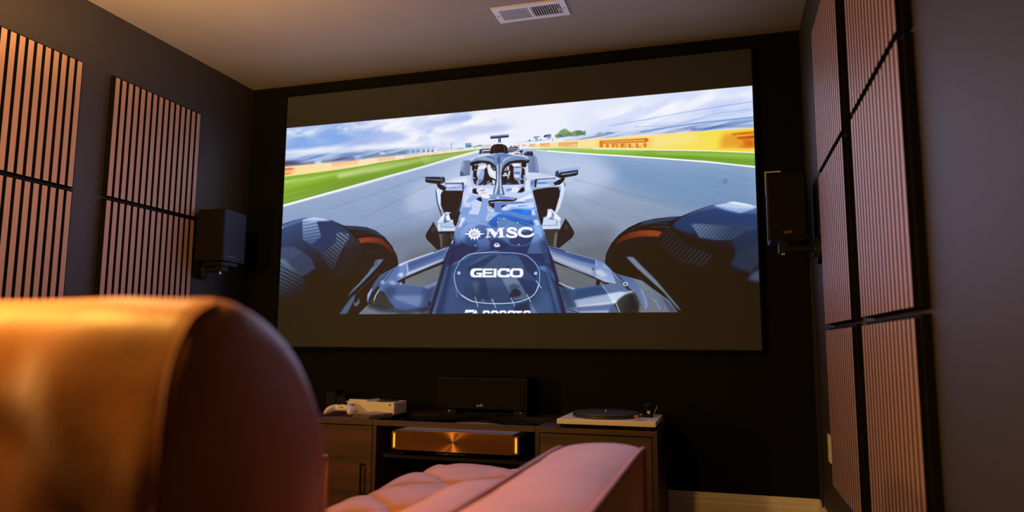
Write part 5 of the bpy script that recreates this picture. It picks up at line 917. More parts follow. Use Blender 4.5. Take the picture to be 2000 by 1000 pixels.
 {'p':[1035.9,204,1035.3,213.8,1027.2,216.4,1005.3,214.3,980.1,212.6,961.1,216,945.4,225.8,936,243.8,929.8,274.5,929.1,255.8,932.7,231.2,942.1,216.2,957.9,206.7,983.2,202.8,1008.4,202.7,1027.2,207.1],'c':'1f1a1c','b':0.6},
 {'p':[804.3,191.9,812.7,184.2,838.7,177.2,864.7,173.3,896.9,171.8,916.2,172.6,884.1,176.6,851.8,179.3,825.8,183.9,809.5,192.2],'c':'dfe8fb','b':1.2},
 {'p':[941.8,175.7,976.7,179.4,1017.7,188.5,1030.9,195.6,1034.6,202.1,1020.9,194.9,986.3,185.7],'c':'dfe8fb','b':1.2},
 {'p':[897,178.8,916.2,176.3,941.8,177.5,967.3,182.5,948.2,185.5,922.7,181.8],'c':'3f74c4','b':2.4,'a':0.9},
 {'p':[864.7,177.1,890.6,184.6,906.8,195.1,897.2,194.4,871.2,183.2],'c':'4a5c86','b':3.0,'a':0.8},
 {'p':[910,192.2,921.1,180.5,924.3,186.9,921.4,218,918.2,217.8],'c':'3b4c74','b':2,'a':0.7},
 {'p':[986.3,186.3,1020.9,194.9,1005.2,192.6],'c':'3f69b4','b':1.6},
 {'p':[935.6,197.1,954.6,189.1,986.3,188.8,961,192.6,942,201.3,929.4,218.5],'c':'b9cbee','b':2,'a':0.9},
 {'p':[832.3,183.7,864.8,182.8,890.7,190.9,903.7,204.3,877.8,194.7,851.9,190.7],'c':'9fb4de','b':2.4,'a':0.7},
 {'p':[924.5,211.9,929.3,212.3,924.9,255.6,928.5,299.2,933.4,327.3,925.5,326.9,921.9,274],'c':'c9d8f4','b':1.2},
 {'p':[911.7,211.1,916,217.6,918.5,255.2,915.7,298.5,908,325.9,902.3,327.1,909.3,298.1,913.2,261.1],'c':'dde8fb','b':1.2},
 {'p':[917.2,217.7,922.4,218,920.8,255.3,919.9,298.7,918.2,329.5,914.4,329.3,917.9,292.4],'c':'46597f','b':1.4},
 {'p':[929.8,274.5,933.9,299.5,941.4,330.8,936.6,330.5,931.7,305.6],'c':'30405f','b':1.0},
 {'p':[907.1,229.5,912,242.3,910.7,273.3,903,307,898.5,330,894.6,328.3,902.9,297.7,908.1,267],'c':'2a3550','b':1.2,'a':0.9},
 {'p':[896.9,329.9,939.8,330.7,933.5,336.5,898.5,334.7],'c':'8fa4d0','b':1.2},
 {'p':[792.6,266.2,807.1,254.5,814.1,286.4,808,317.3,791.6,313.3],'c':'c9d3f0','b':2,'a':0.8},
 {'p':[830.6,304.5,846.7,297.6,872.5,302.2,895.1,308.1,898.4,326.9,840.5,323.8],'c':'e8edfc','b':1.2},
 {'p':[837.1,311.1,853.2,305.8,869.4,305.1,859.8,312.4],'c':'8ea5dd','b':1.0},
 {'p':[815.9,302.1,822.4,299.4,833.8,301.6,830.6,307.6,840.5,323.8,824.3,319.8,814.5,316.1],'c':'241c22','b':0.6},
 {'p':[848.5,317.2,859.8,315.5,872.7,317.8,869.5,321.5,850.2,320.4],'c':'e3aab8','b':1.0,'a':0.7},
 {'p':[880.7,310.4,887.1,315.5,888.7,317.1,883.9,313.7],'c':'2c3450','b':0.6},
 {'p':[807.6,290.7,815.8,295.9,814.5,316.1,798.2,315.2,801.2,299.7],'c':'d9e2fa','b':1.6},
 {'p':[954.6,305.7,990,300.8,1014.6,298.8,997.2,320.2,976,324.2,949.4,319.3],'c':'e6ecfc','b':1.0},
 {'p':[945.8,308.7,968.8,305.7,969.8,315.2,951.2,321.1],'c':'7f97d4','b':0.8},
 {'p':[990.1,306,1021.6,294,1025.2,299.4,997.1,309.9],'c':'9db4ea','b':1.0},
 {'p':[990.2,325,1004.1,308.5,1016.4,304.1,1019.1,319.7,1007.7,326],'c':'241c22','b':0.6},
 {'p':[1021.6,281.9,1032.1,280.9,1040.9,317.5,1021.7,321.6],'c':'e0e8fb','b':1.6},
 {'p':[676.5,421.4,687.6,404.2,710.1,383.6,728.7,386.5,745.4,397,747.8,416.7,750.3,444,748.5,457.5,680.4,456.8,677.9,439.1],'c':'cdddf8','b':0.6},
 {'p':[722.6,390.1,769.8,384.5,754.3,436.4,748.2,442,741.9,432,739.5,414.3,731.3,415.9,724.9,402],'c':'28211f','b':0.6},
 {'p':[708.1,389.4,716.5,393.8,710.4,403.3,714.8,415.2,729.3,419.8,704.7,428.5,700.4,420.5],'c':'5d6f92','b':1.6,'a':0.9},
 {'p':[710.4,399.4,722.7,394,729.2,413.9,714.8,417.2],'c':'f1f6ff','b':1.4},
 {'p':[691.8,406.4,706,389.3,702.3,412.7,679.7,423.5],'c':'eaf2ff','b':1.6},
 {'p':[692.4,433.8,737.6,422.1,742.1,443.7,696.7,441.8],'c':'92a7cf','b':2,'a':0.5},
 {'p':[692.3,431.9,695.6,441.8,748.3,444.3],'c':'47597c','w':1.6},
 {'p':[677.7,427.7,702.6,426.8],'c':'47597c','w':1.4},
 {'p':[690.2,429.8,692.8,455.4],'c':'8499c4','w':2},
 {'p':[660.8,418.8,669.5,436.8,678.2,452.8,682.6,464.7,689.4,492.3,692.1,527.4,675.5,524.9,654.3,504.7,635.1,486.4,628.9,472.5,634.4,459,646.6,441.8],'c':'27201e','b':0.6},
 {'p':[653,445.9,663.3,436.5,671.9,452.6,657.5,459.8],'c':'4a423e','b':3.0,'a':0.7},
 {'p':[682.4,456.9,746.4,458.4,740.7,484.4,730.8,505.4,724.9,514.9,692,523.5,687.1,480.5],'c':'3f3b38','b':0.6,'g':(686.9,472.7,730.4,482.1,'2a2421')},
 {'p':[687.9,468.8,695.1,467.2,698.1,515.9,692.4,521.6],'c':'6a6c66','b':2.4,'a':0.9},
 {'p':[681.4,456.9,744.4,458.9,742.5,468,682.6,464.7],'c':'221c1c','b':0.8},
 {'p':[734.7,465.8,733.4,478.3,737.1,486.2],'c':'7d8288','b':0.6,'w':1.8},
 {'p':[1103.5,392.8,1118.7,391.6,1130,401.6,1154.5,428.9,1151.7,438.1,1152.5,460.4,1148.8,465.9,1088.3,465.3,1082.5,450.1,1088.2,420.3,1097.8,420.7],'c':'cddcf8','b':0.6},
 {'p':[1065.2,394.7,1105.4,395.7,1103.5,411.6,1097.8,421.6,1090.1,419.4,1087.3,439,1084.4,450.2,1078.7,446.2,1071,415.7],'c':'28211f','b':0.6},
 {'p':[1118.7,397.3,1128.1,414.6,1124.3,425.6,1131.9,433.5,1105.4,428.5,1120.5,421.7],'c':'5d6f92','b':2,'a':0.8},
 {'p':[1107.3,402.4,1120.6,399.2,1118.7,417.9,1101.6,424.6],'c':'f1f6ff','b':1.6},
 {'p':[1130,409,1152.6,426.9,1150.7,434.3,1133.8,427.9],'c':'eaf2ff','b':1.6},
 {'p':[1084.4,451.1,1135.6,452.3,1138.5,433.7],'c':'47597c','w':1.6},
 {'p':[1141.3,435.7,1141.3,460],'c':'8499c4','w':2},
 {'p':[1170.4,428.6,1180.7,443,1197.3,469.7,1202.8,483.7,1195.3,499.1,1176.7,513.2,1146.7,536.2,1137.4,532.2,1141.2,482.3,1154.4,460.5],'c':'27201e','b':0.6},
 {'p':[1165.7,457.3,1173.2,448.3,1184.3,465.4,1169.4,472.3],'c':'4a423e','b':3.0,'a':0.7},
 {'p':[1088.3,465.3,1148.8,465.9,1143.1,482.4,1139.3,508.2,1135.5,534,1107.2,525.7,1097.8,495.6],'c':'3a3532','b':0.6},
 {'p':[1131.8,481.9,1141.2,476.7,1137.4,508.1,1133.6,532.1,1126.1,528.1],'c':'72746e','b':2.4,'a':0.9},
 {'p':[1094,473,1092.5,484.2],'c':'8f969c','w':1.8},
 {'p':[-43.3,416.3,3.3,399.7,49.8,387.8,96.1,379.7,142.4,378.1,188.6,385.7,229.4,395.6,280.3,418.1,330,422.4,379.2,428.9,418.5,442.9,457.8,469.5,492.3,508,514.9,552.2,520.4,582.7,509.9,625.6,436.2,693.4,343.1,779,-28.8,777.3],'c':'15100e','b':0.6},
 {'p':[-38.2,414.2,39.6,392,90.9,379.5,142.4,378.1,188.6,385.7,239.6,400.6,280.6,424.9,311.2,448.5,341.8,476.4,367.3,508.3,354.6,560.9,307.9,621.4,229.9,646.4,138.5,626.9,34.9,606.7,-29.3,577.9],'c':'52699c','b':2,'g':(126.9,377.4,227.2,584.2,'15110f')},
 {'p':[-11.3,422.2,91.7,394.2,99.5,449.5,97.8,467.6,184.7,529.3,166.9,582.7,59.4,580.1,-21.7,523.2],'c':'2c3c66','b':4,'a':0.75,'g':(51.2,415.5,110.9,581.3,'1c1c24')},
 {'p':[158.5,397.1,229.6,400.2,280.6,424.9,306.3,448.3,251.3,441.7,248,482,184.5,524.8,142.2,487.4,176.7,461.4],'c':'27345c','b':2,'a':0.9},
 {'p':[93.8,385.1,142.4,379,178.3,383.4,219.3,395.2,189,396.1,158.5,396.2,181.5,457.1,139.7,487.3,97.7,465.3],'c':'a9c0ec','b':2,'g':(127.1,382.0,142.0,482.8,'48608c')},
 {'p':[96.8,394.4,178.9,398,181.5,457.1,139.7,487.3,97.7,465.3],'c':'20304e','a':0.5,'t':(1.45,13,1)},
 {'p':[101.4,381.8,142.4,379,193.7,386.8,219.3,395.2,142.8,387.3],'c':'d5e3fa','b':3.0,'a':0.8},
 {'p':[248.8,441.6,301.5,452.6,306.9,466.2,274.2,514.2,238,602.2,217.2,583.9,187.2,529.4,248,482],'c':'7086aa','b':2,'g':(261.5,446.6,222.6,593.0,'242a32')},
 {'p':[248.8,441.6,301.5,452.6,306.9,466.2,274.2,514.2,238,602.2,217.2,583.9,187.2,529.4,248,482],'c':'10131c','a':0.7,'t':(2.2,13,1)},
 {'p':[-2.1,496.2,49.9,493.4,102.7,517.8,22.6,570.1,-10.2,541.8],'c':'4a5c80','b':6,'a':0.6},
 {'p':[22.4,565.5,102.7,517.8,139.9,546,161.8,582.6,102.4,617.2],'c':'3b4a68','b':2,'a':0.7},
 {'p':[-21,536.9,21.5,547.3,102.4,617.2,118.6,635.4,120.3,671.3,71.4,715.3,-12.4,696.4],'c':'5f7796','b':6,'g':(0.8,551.3,71.1,710.9,'16130f')},
 {'p':[-20.5,546.1,118.1,626.5,120.3,671.3,71.4,715.3,-12.4,696.4],'c':'0d0d10','a':0.6,'t':(2.0,14,1)},
 {'p':[-9.3,410.7,3.8,408.9,1.8,420.4,-8.5,424.6],'c':'b5c9e8','b':2},
 {'p':[301.3,448.1,341.8,476.4,367.5,512.7,307.9,621.4,238.7,620,284.4,523.4],'c':'3a3a40','b':2,'a':0.55,'t':(2.25,14,1)},
 {'p':[280.4,420.3,330,422.4,379.2,428.9,418.5,443.8,457.8,471.7,428.7,461.8,389.4,444.8,330.5,438.1,300.8,434.6],'c':'24344f','b':2},
 {'p':[326,449,379.7,444.5,428.6,459.6,472.9,494.2,502.5,534.4,520.4,582.7,500.2,616.8,460.7,563.7,411.3,518.5,372.5,517.3],'c':'1c1514','b':2},
 {'p':[331.1,454.6,379.9,450.2,423.8,458.1,458.1,480.5],'c':'49484c','b':3.0,'s':1,'w':4,'a':0.6},
 {'p':[344,471.1,380.5,468,419.3,469.4,448.5,478,477.8,500.9,500.1,532.2,507.9,556.3,483.4,529.5,458.9,506.9,429.7,493.6,391,489.2,354.5,491],'c':'8e3c26','b':2,'g':(380.7,473.3,502.9,547.5,'38191a')},
 {'p':[366.9,495,429.8,494.9,478.7,529.4,508.4,573.7,481.3,616.4,385.3,605.5,336,586.8],'c':'241a18','b':12,'a':0.9},
 {'p':[382.5,526.4,430.8,525.7,459.7,533.1],'c':'3d3531','b':1.6,'w':2,'a':0.6},
 {'p':[507.1,530.2,518.8,574],'c':'3a2c28','b':2,'w':4,'a':0.5},
 {'p':[420.5,558.7,438.7,556.4,457,556.9,433.5,584,395,622,356.3,657.4,326.2,682,302.3,706.7,325.9,673.6,355.9,646.3,391.5,608.1,415,578],'c':'6d7fa6','b':2.4,'a':0.9},
 {'p':[405.2,558.2,432.7,557.6,433.3,575.7,409.3,591.8],'c':'171212','b':2,'a':0.55,'t':(2.6,8,1)},
 {'p':[273.5,767.6,294.2,737.2,320.9,704.1,341.8,685,336.7,712.7,307.7,765],'c':'5a6b8c','b':4,'a':0.85},
 {'p':[342.2,696.1,365.8,665.9,410.6,630.7,434.3,609],'c':'6a6468','b':1.6,'s':1,'w':2.4,'a':0.7},
 {'p':[335.3,718.2,346.3,723.8,357.9,701.8,360.2,724,346.9,737.7,337.4,732.1],'c':'8494b4','b':3.0,'a':0.7},
 {'p':[458.4,601.3,473.2,590.5,481.9,579.7],'c':'4c4644','b':1.2,'w':2,'a':0.7},
 {'p':[376.4,528,401,525.1,431.7,528.3],'c':'403a38','b':2,'w':2.4,'a':0.5},
 {'p':[478.5,767.4,499.1,755.3],'c':'6d7c98','b':2,'w':4,'a':0.8},
 {'p':[502.4,767.5,515.6,758.1],'c':'a9b8d4','b':1.6,'w':4,'a':0.8},
 {'p':[513.8,643.7,531.5,635.8,596,609.9,705.7,570.6,708.8,578.7,625.3,607.8,555.2,633.6,522.9,648],'c':'1a1514','b':1.0},
 {'p':[536,635.9,547.8,633.4,549.8,652.6,537.8,649.6],'c':'141011','b':1.2},
 {'p':[518,579.3,562.3,563.9,664.5,534.1,724.8,514.3,727.8,518.4,716.6,537.1,705.7,566.5,654,586.8,554.9,622.6,525.6,638.4,513.8,643.7,504.7,638,495,615.9,503.5,596.8],'c':'7089c0','b':0.6,'g':(594.6,555.2,619.1,596.8,'6c84b6')},
 {'p':[520.9,578.5,562.3,563.7,664.5,533.8,722,515,722,517.7,664.6,538.2,562.4,569.4,524.2,586.3],'c':'d0dcf5','b':1.6},
 {'p':[559.6,573.5,653.1,546,710.7,528.7,705.2,542.1,653.4,562.3,560,589.9],'c':'4d6cb0','b':4,'a':0.6},
 {'p':[562.5,570.8,722.1,521,705.7,566.5,654,586.8,566.5,612],'c':'20305a','a':0.38,'t':(-0.15,4.5,1)},
 {'p':[548.8,617,566.4,606.5,702.7,561,702.8,567.8,625,597,554.9,622.6],'c':'c3d1f0','b':2,'a':0.8},
 {'p':[555.2,577.5,557.8,595.3,560.6,613.2],'c':'d8e4fa','b':0.8,'w':2.4},
 {'p':[519,616.4,536.7,608.6,543,622.4,531.3,627.6,525.2,624.7],'c':'eef4ff','b':4,'a':0.7},
 {'p':[664.5,534.1,701.9,521.7],'c':'15151c','w':2.8},
 {'p':[707.7,520.5,724.9,515.6],'c':'15151c','w':2.4},
 {'p':[503.4,594,521.1,583.5,527.4,594.6,507.3,627.1,495.3,626.9],'c':'5670a4','b':4,'a':0.7},
 {'p':[392.1,716,393,696.8,408.8,666.6,423.2,642,443.7,617.5,488.4,596.4,515.2,586.1,507,616.1,519.9,646.5,532,653.6,626.6,666.1,664.1,651.9,681.2,644.2,673.3,679,665.2,705.7,654.4,740.4,608.2,750.7,555.5,757.1,510.9,751.3,450.7,744.1,395.5,724.3],'c':'6079ae','b':0.6,'g':(417.7,658.5,627.4,699.8,'50699f')},
 {'p':[400.1,680.3,423,636.5,446.8,617.6,488.4,596.4,488.6,602,459.4,634.4,436.5,675.3,410.6,721.8,395.4,721.6],'c':'34415e','b':2,'a':0.6},
 {'p':[395.5,724.3,412.4,683.2,435.9,658.8,445.1,661.7,422.3,708.1,417.2,735.5],'c':'1a1a14','b':1.6,'a':0.9},
 {'p':[398.5,724.4,442,658.9,445.1,661.7,420.1,732.8],'c':'6b6a48','a':0.5,'t':(1.9,5,1)},
 {'p':[442.5,675.4,460.8,681.2,476.6,703.3,486,717.1,510.7,744.5,462.8,744.7,420.2,735.6,425.2,702.7],'c':'25261f','b':3.0,'a':0.95},
 {'p':[442.5,675.4,476.6,703.3,510.7,744.5,462.8,744.7,420.2,735.6,425.2,702.7],'c':'6a6a58','a':0.4,'t':(-0.2,4.2,1)},
 {'p':[441,675.4,428,694.5,421,713.6],'c':'e6eefd','w':2.6},
 {'p':[500.5,596.7,477.3,626.5,459.7,645.4],'c':'1d1a20','w':2},
 {'p':[392.1,716,392.8,691.2,408.8,666.6,412,672.2,400.6,696.9],'c':'9fb4e2','b':2},
 {'p':[477.8,643,501.7,638,517.1,654.7,496.3,659.8],'c':'a8bde8','b':5.0,'a':0.7},
 {'p':[448.1,659,526,652.1,638.4,673,624.6,705.2,613.9,748.1,540.7,757,498.7,741.7,473.1,686.9],'c':'25365e','a':0.45,'t':(0.42,4.6,1)},
 {'p':[497.4,698.1,624.4,697.1,621.9,715.9,608,742.7,518.8,714.7],'c':'d6e2fa','b':6,'a':0.5,'t':(0.42,4.6,1)},
 {'p':[624.1,683.6,670.3,673.5,665.2,705.7,651.4,737.7,613.9,745.4,619,715.9],'c':'4f6a9c','b':4,'a':0.5},
 {'p':[626.6,666.1,664.1,651.9,681.3,644.7,673,662.8,641.3,674.4],'c':'bcd0f4','b':3.0,'a':0.6},
 {'p':[645.3,724.2,656.8,719,654.3,737.7,647.1,739],'c':'1a1a22','b':2},
 {'p':[608.2,750.7,654.4,741.7,649.2,769.7,614.4,769.5],'c':'3e4862','b':2,'a':0.8},
 {'p':[461.8,644.9,461.7,645.9,461.3,646.8,460.7,647.6,459.7,648.4,458.6,648.9,457.4,649.3,456,649.5,454.6,649.4,453.3,649.2,452,648.8,450.8,648.2,449.9,647.5,449.2,646.6,448.7,645.7,448.5,644.7,448.6,643.7,449,642.8,449.7,641.9,450.6,641.2,451.7,640.7,453,640.3,454.3,640.1,455.7,640.1,457.1,640.4,458.4,640.8,459.5,641.4,460.5,642.1,461.2,643,461.7,643.9,461.8,644.9],'c':'fafcff','w':2.0},
 {'p':[527.5,652.2,533.4,651.7,532.1,656.3,528.5,656.5],'c':'eef4ff','b':1.0},
 {'p':[395.5,724.3,450.6,738.6,510.8,747.3,555.4,754.4,654.3,737.7,654.7,753.7,555.8,769.2,451.2,757.7,396,740.9],'c':'10131f','b':8,'a':0.6},
 {'p':[478.3,659.5,517.5,668.4,509.2,692.8,479.9,714.3,454.8,681.1],'c':'1a2740','b':14,'a':0.45},
 {'p':[559.6,576.2,710.8,531.5,711,542.3,566.1,598.3],'c':'2b4172','b':8,'a':0.4},
 {'p':[626.7,672.9,681.3,646.9,665.3,711,651.6,743,622.7,748.1],'c':'16203a','b':16,'a':0.45},
 {'p':[1126.1,577.1,1154.1,591.7,1226.1,620.8,1307.4,660.4,1328.8,666.2,1318,671.4,1277.7,649.1,1198.5,614.7,1128.9,588.3],'c':'171212','b':1.0},
 {'p':[1280.4,651.8,1293.9,654.8,1291.1,670.9,1278.9,672],'c':'141011','b':1.2},
 {'p':[1107.7,525.2,1137.4,538.7,1171,548,1242.9,570.8,1281,581.4,1310.7,593.1,1326.7,609.7,1339.9,634.2,1350.2,666.6,1328.9,662.2,1312.8,660.5,1277.8,643.7,1198.5,613.4,1128.9,581.4,1114.8,551.9],'c':'738cc4','b':0.6,'g':(1220.9,560.6,1198.5,614.7,'a8b9dc')},
 {'p':[1109.1,528,1171,548,1281,581.4,1278.2,597.6,1226.3,585.4,1143,555.5,1114.8,543.5],'c':'3f5f9e','b':4,'a':0.75},
 {'p':[1120.4,557.6,1198.6,590.1,1269.9,613.7,1264.3,632.6,1198.6,606.5,1128.9,577.2],'c':'cfdaf2','b':5.0,'a':0.75},
 {'p':[1109.1,528,1281,581.4,1277.8,643.7,1198.5,613.4,1128.9,581.4],'c':'18254a','a':0.36,'t':(0.1,4.5,1)},
 {'p':[1126.1,578.5,1277.8,641,1277.8,646.4,1198.5,614.7,1128.9,584.1],'c':'15182a','a':0.7,'t':(0.1,4.5,1)},
 {'p':[1112,530.9,1165.4,547.9],'c':'1a2340','w':2.8},
 {'p':[1278.9,581.3,1280.3,603.1],'c':'dfe9fc','w':2.4},
 {'p':[1275.3,617.9,1297,617.1,1321.1,636.5,1302.2,641.5,1280.6,630.2],'c':'d3dcea','b':5.0,'a':0.7},
 {'p':[1302.6,592.8,1316,604,1321.3,617.6,1305.2,606.4],'c':'a3b9c8','b':3.0,'a':0.7},
 {'p':[1171,548,1242.9,570.2,1278.3,580],'c':'d8e4fc','w':1.8,'a':0.7},
 {'p':[1264.7,609.5,1272.4,610,1272.3,612.7,1264.7,612.2],'c':'24335c','b':0.8},
 {'p':[1264.7,614.4,1272.3,614.9,1272.3,617.6,1264.7,617.1],'c':'24335c','b':0.8},
 {'p':[1144.1,673.8,1178.9,682.6,1203.7,681.6,1296.5,671,1326.1,666.1,1350.2,669.3,1329.4,609.7,1340.1,615.4,1361.1,642.7,1387.2,677.9,1405.4,694.1,1423.4,720.8,1428.2,747.2,1425.2,770.8,1175.8,769.3],'c':'5d7096','b':0.6},
 {'p':[1145.5,673.8,1181.6,685.3,1208.9,742.6,1214.3,769.5,1173,769.3],'c':'34527e','b':2.4,'a':0.95,'g':(1165.0,687.8,1197.9,756.0,'6479a0')},
 {'p':[1181.6,685.3,1206.5,681.7,1296.5,672.3,1307.2,676.6,1323.1,700.9,1252.8,713.4,1200.8,720.9],'c':'3f6494','b':2,'a':0.9},
 {'p':[1199.4,722.2,1252.8,712.1,1323.1,700.9,1360.5,694.8,1400.1,697.2,1381.5,707,1360.2,720.1,1333.4,738.4,1252.6,743,1208.9,745.3],'c':'c5d4f2','b':3.0},
 {'p':[1206.2,742.5,1252.6,737.1,1333.5,727.7,1360.1,724,1349.4,733.2,1279.7,743.2,1208.9,748],'c':'f4f8ff','b':3.0,'a':0.9},
 {'p':[1211.6,748,1279.7,743.2,1328,741,1325.1,762.2,1214.3,761.5],'c':'7483bc','b':4,'a':0.8},
 {'p':[1214.3,761.5,1322.5,758.2,1322.3,770.2,1214.3,769.5],'c':'d3def8','b':3.0,'a':0.8},
 {'p':[1181.6,685.3,1296.5,672.3,1362.2,770.4,1214.3,769.5],'c':'1b2b50','a':0.42,'t':(0.42,4.6,1)},
 {'p':[1360.2,720.1,1381.6,704.4,1413.2,699.5,1428.4,736.7,1422.6,770.8,1362.2,770.4,1341.3,741.1],'c':'2a2b25','b':5.0,'a':0.95},
 {'p':[1341.4,738.5,1386.8,704.5,1412.4,757.6,1412.2,770.7,1362.2,770.4],'c':'77786a','a':0.3,'t':(0.3,4.6,1)},
 {'p':[1392.5,678,1405.4,694.1,1435.9,752.5,1422.9,752.4],'c':'6e6e60','a':0.5,'t':(1.35,5,1)},
 {'p':[1348.1,614.2,1374.6,632.3,1400.9,643.5,1421.6,667.9,1442,699.9,1451.9,731.7,1451.5,755.3,1443.8,747.3,1431.3,713,1410.8,688.9,1384.7,667.2,1361.1,645.4],'c':'52628c','b':2,'g':(1361.4,623.9,1449.0,747.4,'6a83b8')},
 {'p':[1434.3,689.3,1446.9,715.8,1453,739.5,1448.9,753.9],'c':'9db6ea','b':1.4,'s':1,'w':2.6},
 {'p':[1334.7,620.6,1361.1,642.7,1392.5,678,1405.5,691.5,1387.1,688.5,1361,656.1],'c':'26283a','b':2,'a':0.8},
 {'p':[1340,623.5,1350.5,642.5,1376.8,667.1],'c':'d5e2fb','w':2.2,'a':0.7},
 {'p':[1301.9,673.8,1323.1,700.9,1346.8,730.5,1359.6,762.5,1362.2,770.4],'c':'dbe6fb','w':2.4,'a':0.85},
 {'p':[1147,660.2,1170.6,671.5,1201,682.9],'c':'b8cdf0','b':1.6,'w':4},
 {'p':[1146.9,661.6,1159.5,671.3,1176.1,682.5,1151.1,673.9],'c':'1b1c26','b':1.4},
 {'p':[1388.7,668.6,1388.5,669.7,1388,670.7,1387.2,671.6,1386.2,672.3,1385,672.9,1383.7,673.3,1382.2,673.5,1380.7,673.5,1379.2,673.3,1377.9,672.8,1376.7,672.2,1375.7,671.4,1375,670.4,1374.5,669.4,1374.4,668.3,1374.5,667.3,1375,666.3,1375.8,665.4,1376.8,664.6,1378,664,1379.4,663.6,1380.8,663.4,1382.3,663.5,1383.8,663.7,1385.1,664.2,1386.3,664.8,1387.3,665.6,1388.1,666.5,1388.5,667.6,1388.7,668.6],'c':'fafcff','w':2.4},
 {'p':[1338.3,610.5,1338.1,611.2,1337.8,611.8,1337.2,612.4,1336.5,612.9,1335.6,613.2,1334.5,613.5,1333.4,613.6,1332.3,613.6,1331.2,613.4,1330.2,613.1,1329.3,612.7,1328.5,612.2,1328,611.6,1327.6,610.9,1327.5,610.2,1327.7,609.6,1328,608.9,1328.6,608.4,1329.3,607.9,1330.3,607.5,1331.3,607.3,1332.4,607.1,1333.5,607.2,1334.6,607.3,1335.6,607.6,1336.5,608.1,1337.3,608.6,1337.8,609.2,1338.2,609.8,1338.3,610.5],'c':'d0daf0','w':2.0},
 {'p':[1389.6,693.9,1405.4,694.1,1400.1,698],'c':'e8f0ff','b':1.2},
 {'p':[1173.1,753.1,1208.9,745.3,1217,768.2,1175.8,763.9],'c':'aebfe0','b':3.0,'a':0.6},
 {'p':[1173.1,754.4,1217,766.3],'c':'2a3350','w':2.4},
 {'p':[1145.5,673.8,1181.6,685.3,1208.9,742.6,1214.3,769.5,1173,769.3],'c':'16203a','b':12,'a':0.45},
 {'p':[1206.5,685.7,1296.5,673.7,1325.8,701,1252.8,713.4,1200.8,720.9],'c':'1c2c50','b':10,'a':0.35},
 {'p':[1381.3,720.3,1413.1,704.8,1428.2,744.6,1422.6,770.8,1370.1,770.5],'c':'0d0f14','b':16,'a':0.5},
 {'p':[1171,550.8,1281,584.1,1278.2,597.6,1198.7,570.9],'c':'2a4172','b':10,'a':0.4},
 {'p':[1310.9,594.7,1315.6,560.1,1333.2,525.9,1359.4,496.4,1393.9,471.7,1432.4,455.1,1483.1,444.4,1533.1,441,1574.3,439.9,1611.4,425.4,1652.3,412.5,1692.7,401.8,1744.5,397.3,1783.5,406.4,1829.8,417,1824.6,785.7,1566.7,780.4,1527.3,726.2,1437.6,657.6,1344.9,630],'c':'15100e','b':0.6},
 {'p':[1561.8,450.8,1611.4,425.4,1652.3,412.5,1692.7,401.8,1744.5,397.3,1783.5,406.4,1829.8,417,1828.3,591.9,1784.2,623.4,1707.4,580.2,1649,536.7,1589.2,505.1,1540.7,473.4],'c':'52689a','b':3.0,'g':(1692.6,403.9,1660.7,549.7,'15110f')},
 {'p':[1561.8,450.8,1631.7,426.3,1692.3,416.6,1751.2,436.2,1825,443.8,1825.5,485.1,1757.7,478.2,1610.5,463.6,1613.6,501.8,1548.9,478],'c':'283a66','b':5.0,'a':0.8},
 {'p':[1680.6,405.4,1744.5,397.3,1783.5,406.4,1825.1,418,1806.2,426.3,1766.8,436.9,1723.9,424.4,1692.4,412.3],'c':'c9daf8','b':5.0,'a':0.9},
 {'p':[1688.5,408.8,1751.7,419.4,1806.2,425.4,1770.8,437.1,1711.9,425.9],'c':'3a6ac8','b':4,'a':0.5,'t':(1.2,8,1)},
 {'p':[1724.6,399.6,1748.4,397.5,1787.4,407,1825.1,418.9,1783.2,413.5],'c':'e8f1ff','b':2.4},
 {'p':[1606.4,467.6,1630.6,468.7,1710.4,478.3,1796.4,488.1,1740.5,527.4,1689.2,525.6,1633.5,515.2],'c':'6c80aa','b':4,'g':(1630.6,468.7,1708.9,530.4,'3c4a66')},
 {'p':[1606.4,467.6,1796.4,488.1,1740.5,527.4,1633.5,515.2],'c':'1a2336','a':0.45,'t':(0.75,10,1)},
 {'p':[1740.5,527.4,1823.6,485.1,1824.9,534.5,1746.4,589.6],'c':'27324c','b':6,'a':0.8},
 {'p':[1726.4,605.6,1746.7,581.4,1825.6,538.6,1825.5,608.2,1795.2,640,1745.4,622.5],'c':'3c4a68','b':10,'a':0.6},
 {'p':[1775.1,664.1,1799,640.1,1824.5,624.4,1824,673.1],'c':'5f7088','b':10,'a':0.7},
 {'p':[1498.7,501.7,1536.6,471.1,1560.7,499.8,1588.5,534.7,1675.9,575.2,1650.8,620.2,1570.7,601.5,1489.9,531.3],'c':'4f4b4c','b':4,'a':0.45,'t':(0.75,13,1)},
 {'p':[1596.2,551.8,1675.9,575.2,1650.8,620.2,1586.9,601.9],'c':'3c3a40','b':4,'a':0.4,'t':(0.75,13,1)},
 {'p':[1440.9,452.9,1491.5,443.9,1537.3,440.8,1574.3,440.7,1541.1,454.2,1491.3,456.3,1440.8,462.8],'c':'2f3f5c','b':3.0},
 {'p':[1406.6,478.7,1445,463,1491.2,459.4,1532.6,464.5],'c':'4a4a52','b':4,'s':1,'w':6,'a':0.6},
 {'p':[1474.2,473.3,1507.6,472.9,1532.4,476.5],'c':'8d93a0','b':2,'w':2.4,'a':0.5},
 {'p':[1354.9,513.7,1372.2,501.3,1398,489.2,1432,482.8,1474,483.6,1509.8,490.1,1496.5,508.5,1456.9,505.3,1423.2,506.6,1389.1,514.9,1359,526.8,1346,539.4],'c':'96401f','b':2.4,'g':(1465.5,491.8,1354.8,522.3,'4a2618')},
 {'p':[1328.5,560.5,1350.3,535.2,1389.1,517,1440,508.1,1498.6,510.2,1473.1,539.3,1405.5,558.5,1345.3,595.6,1315.2,594.8],'c':'241a16','b':12,'a':0.85},
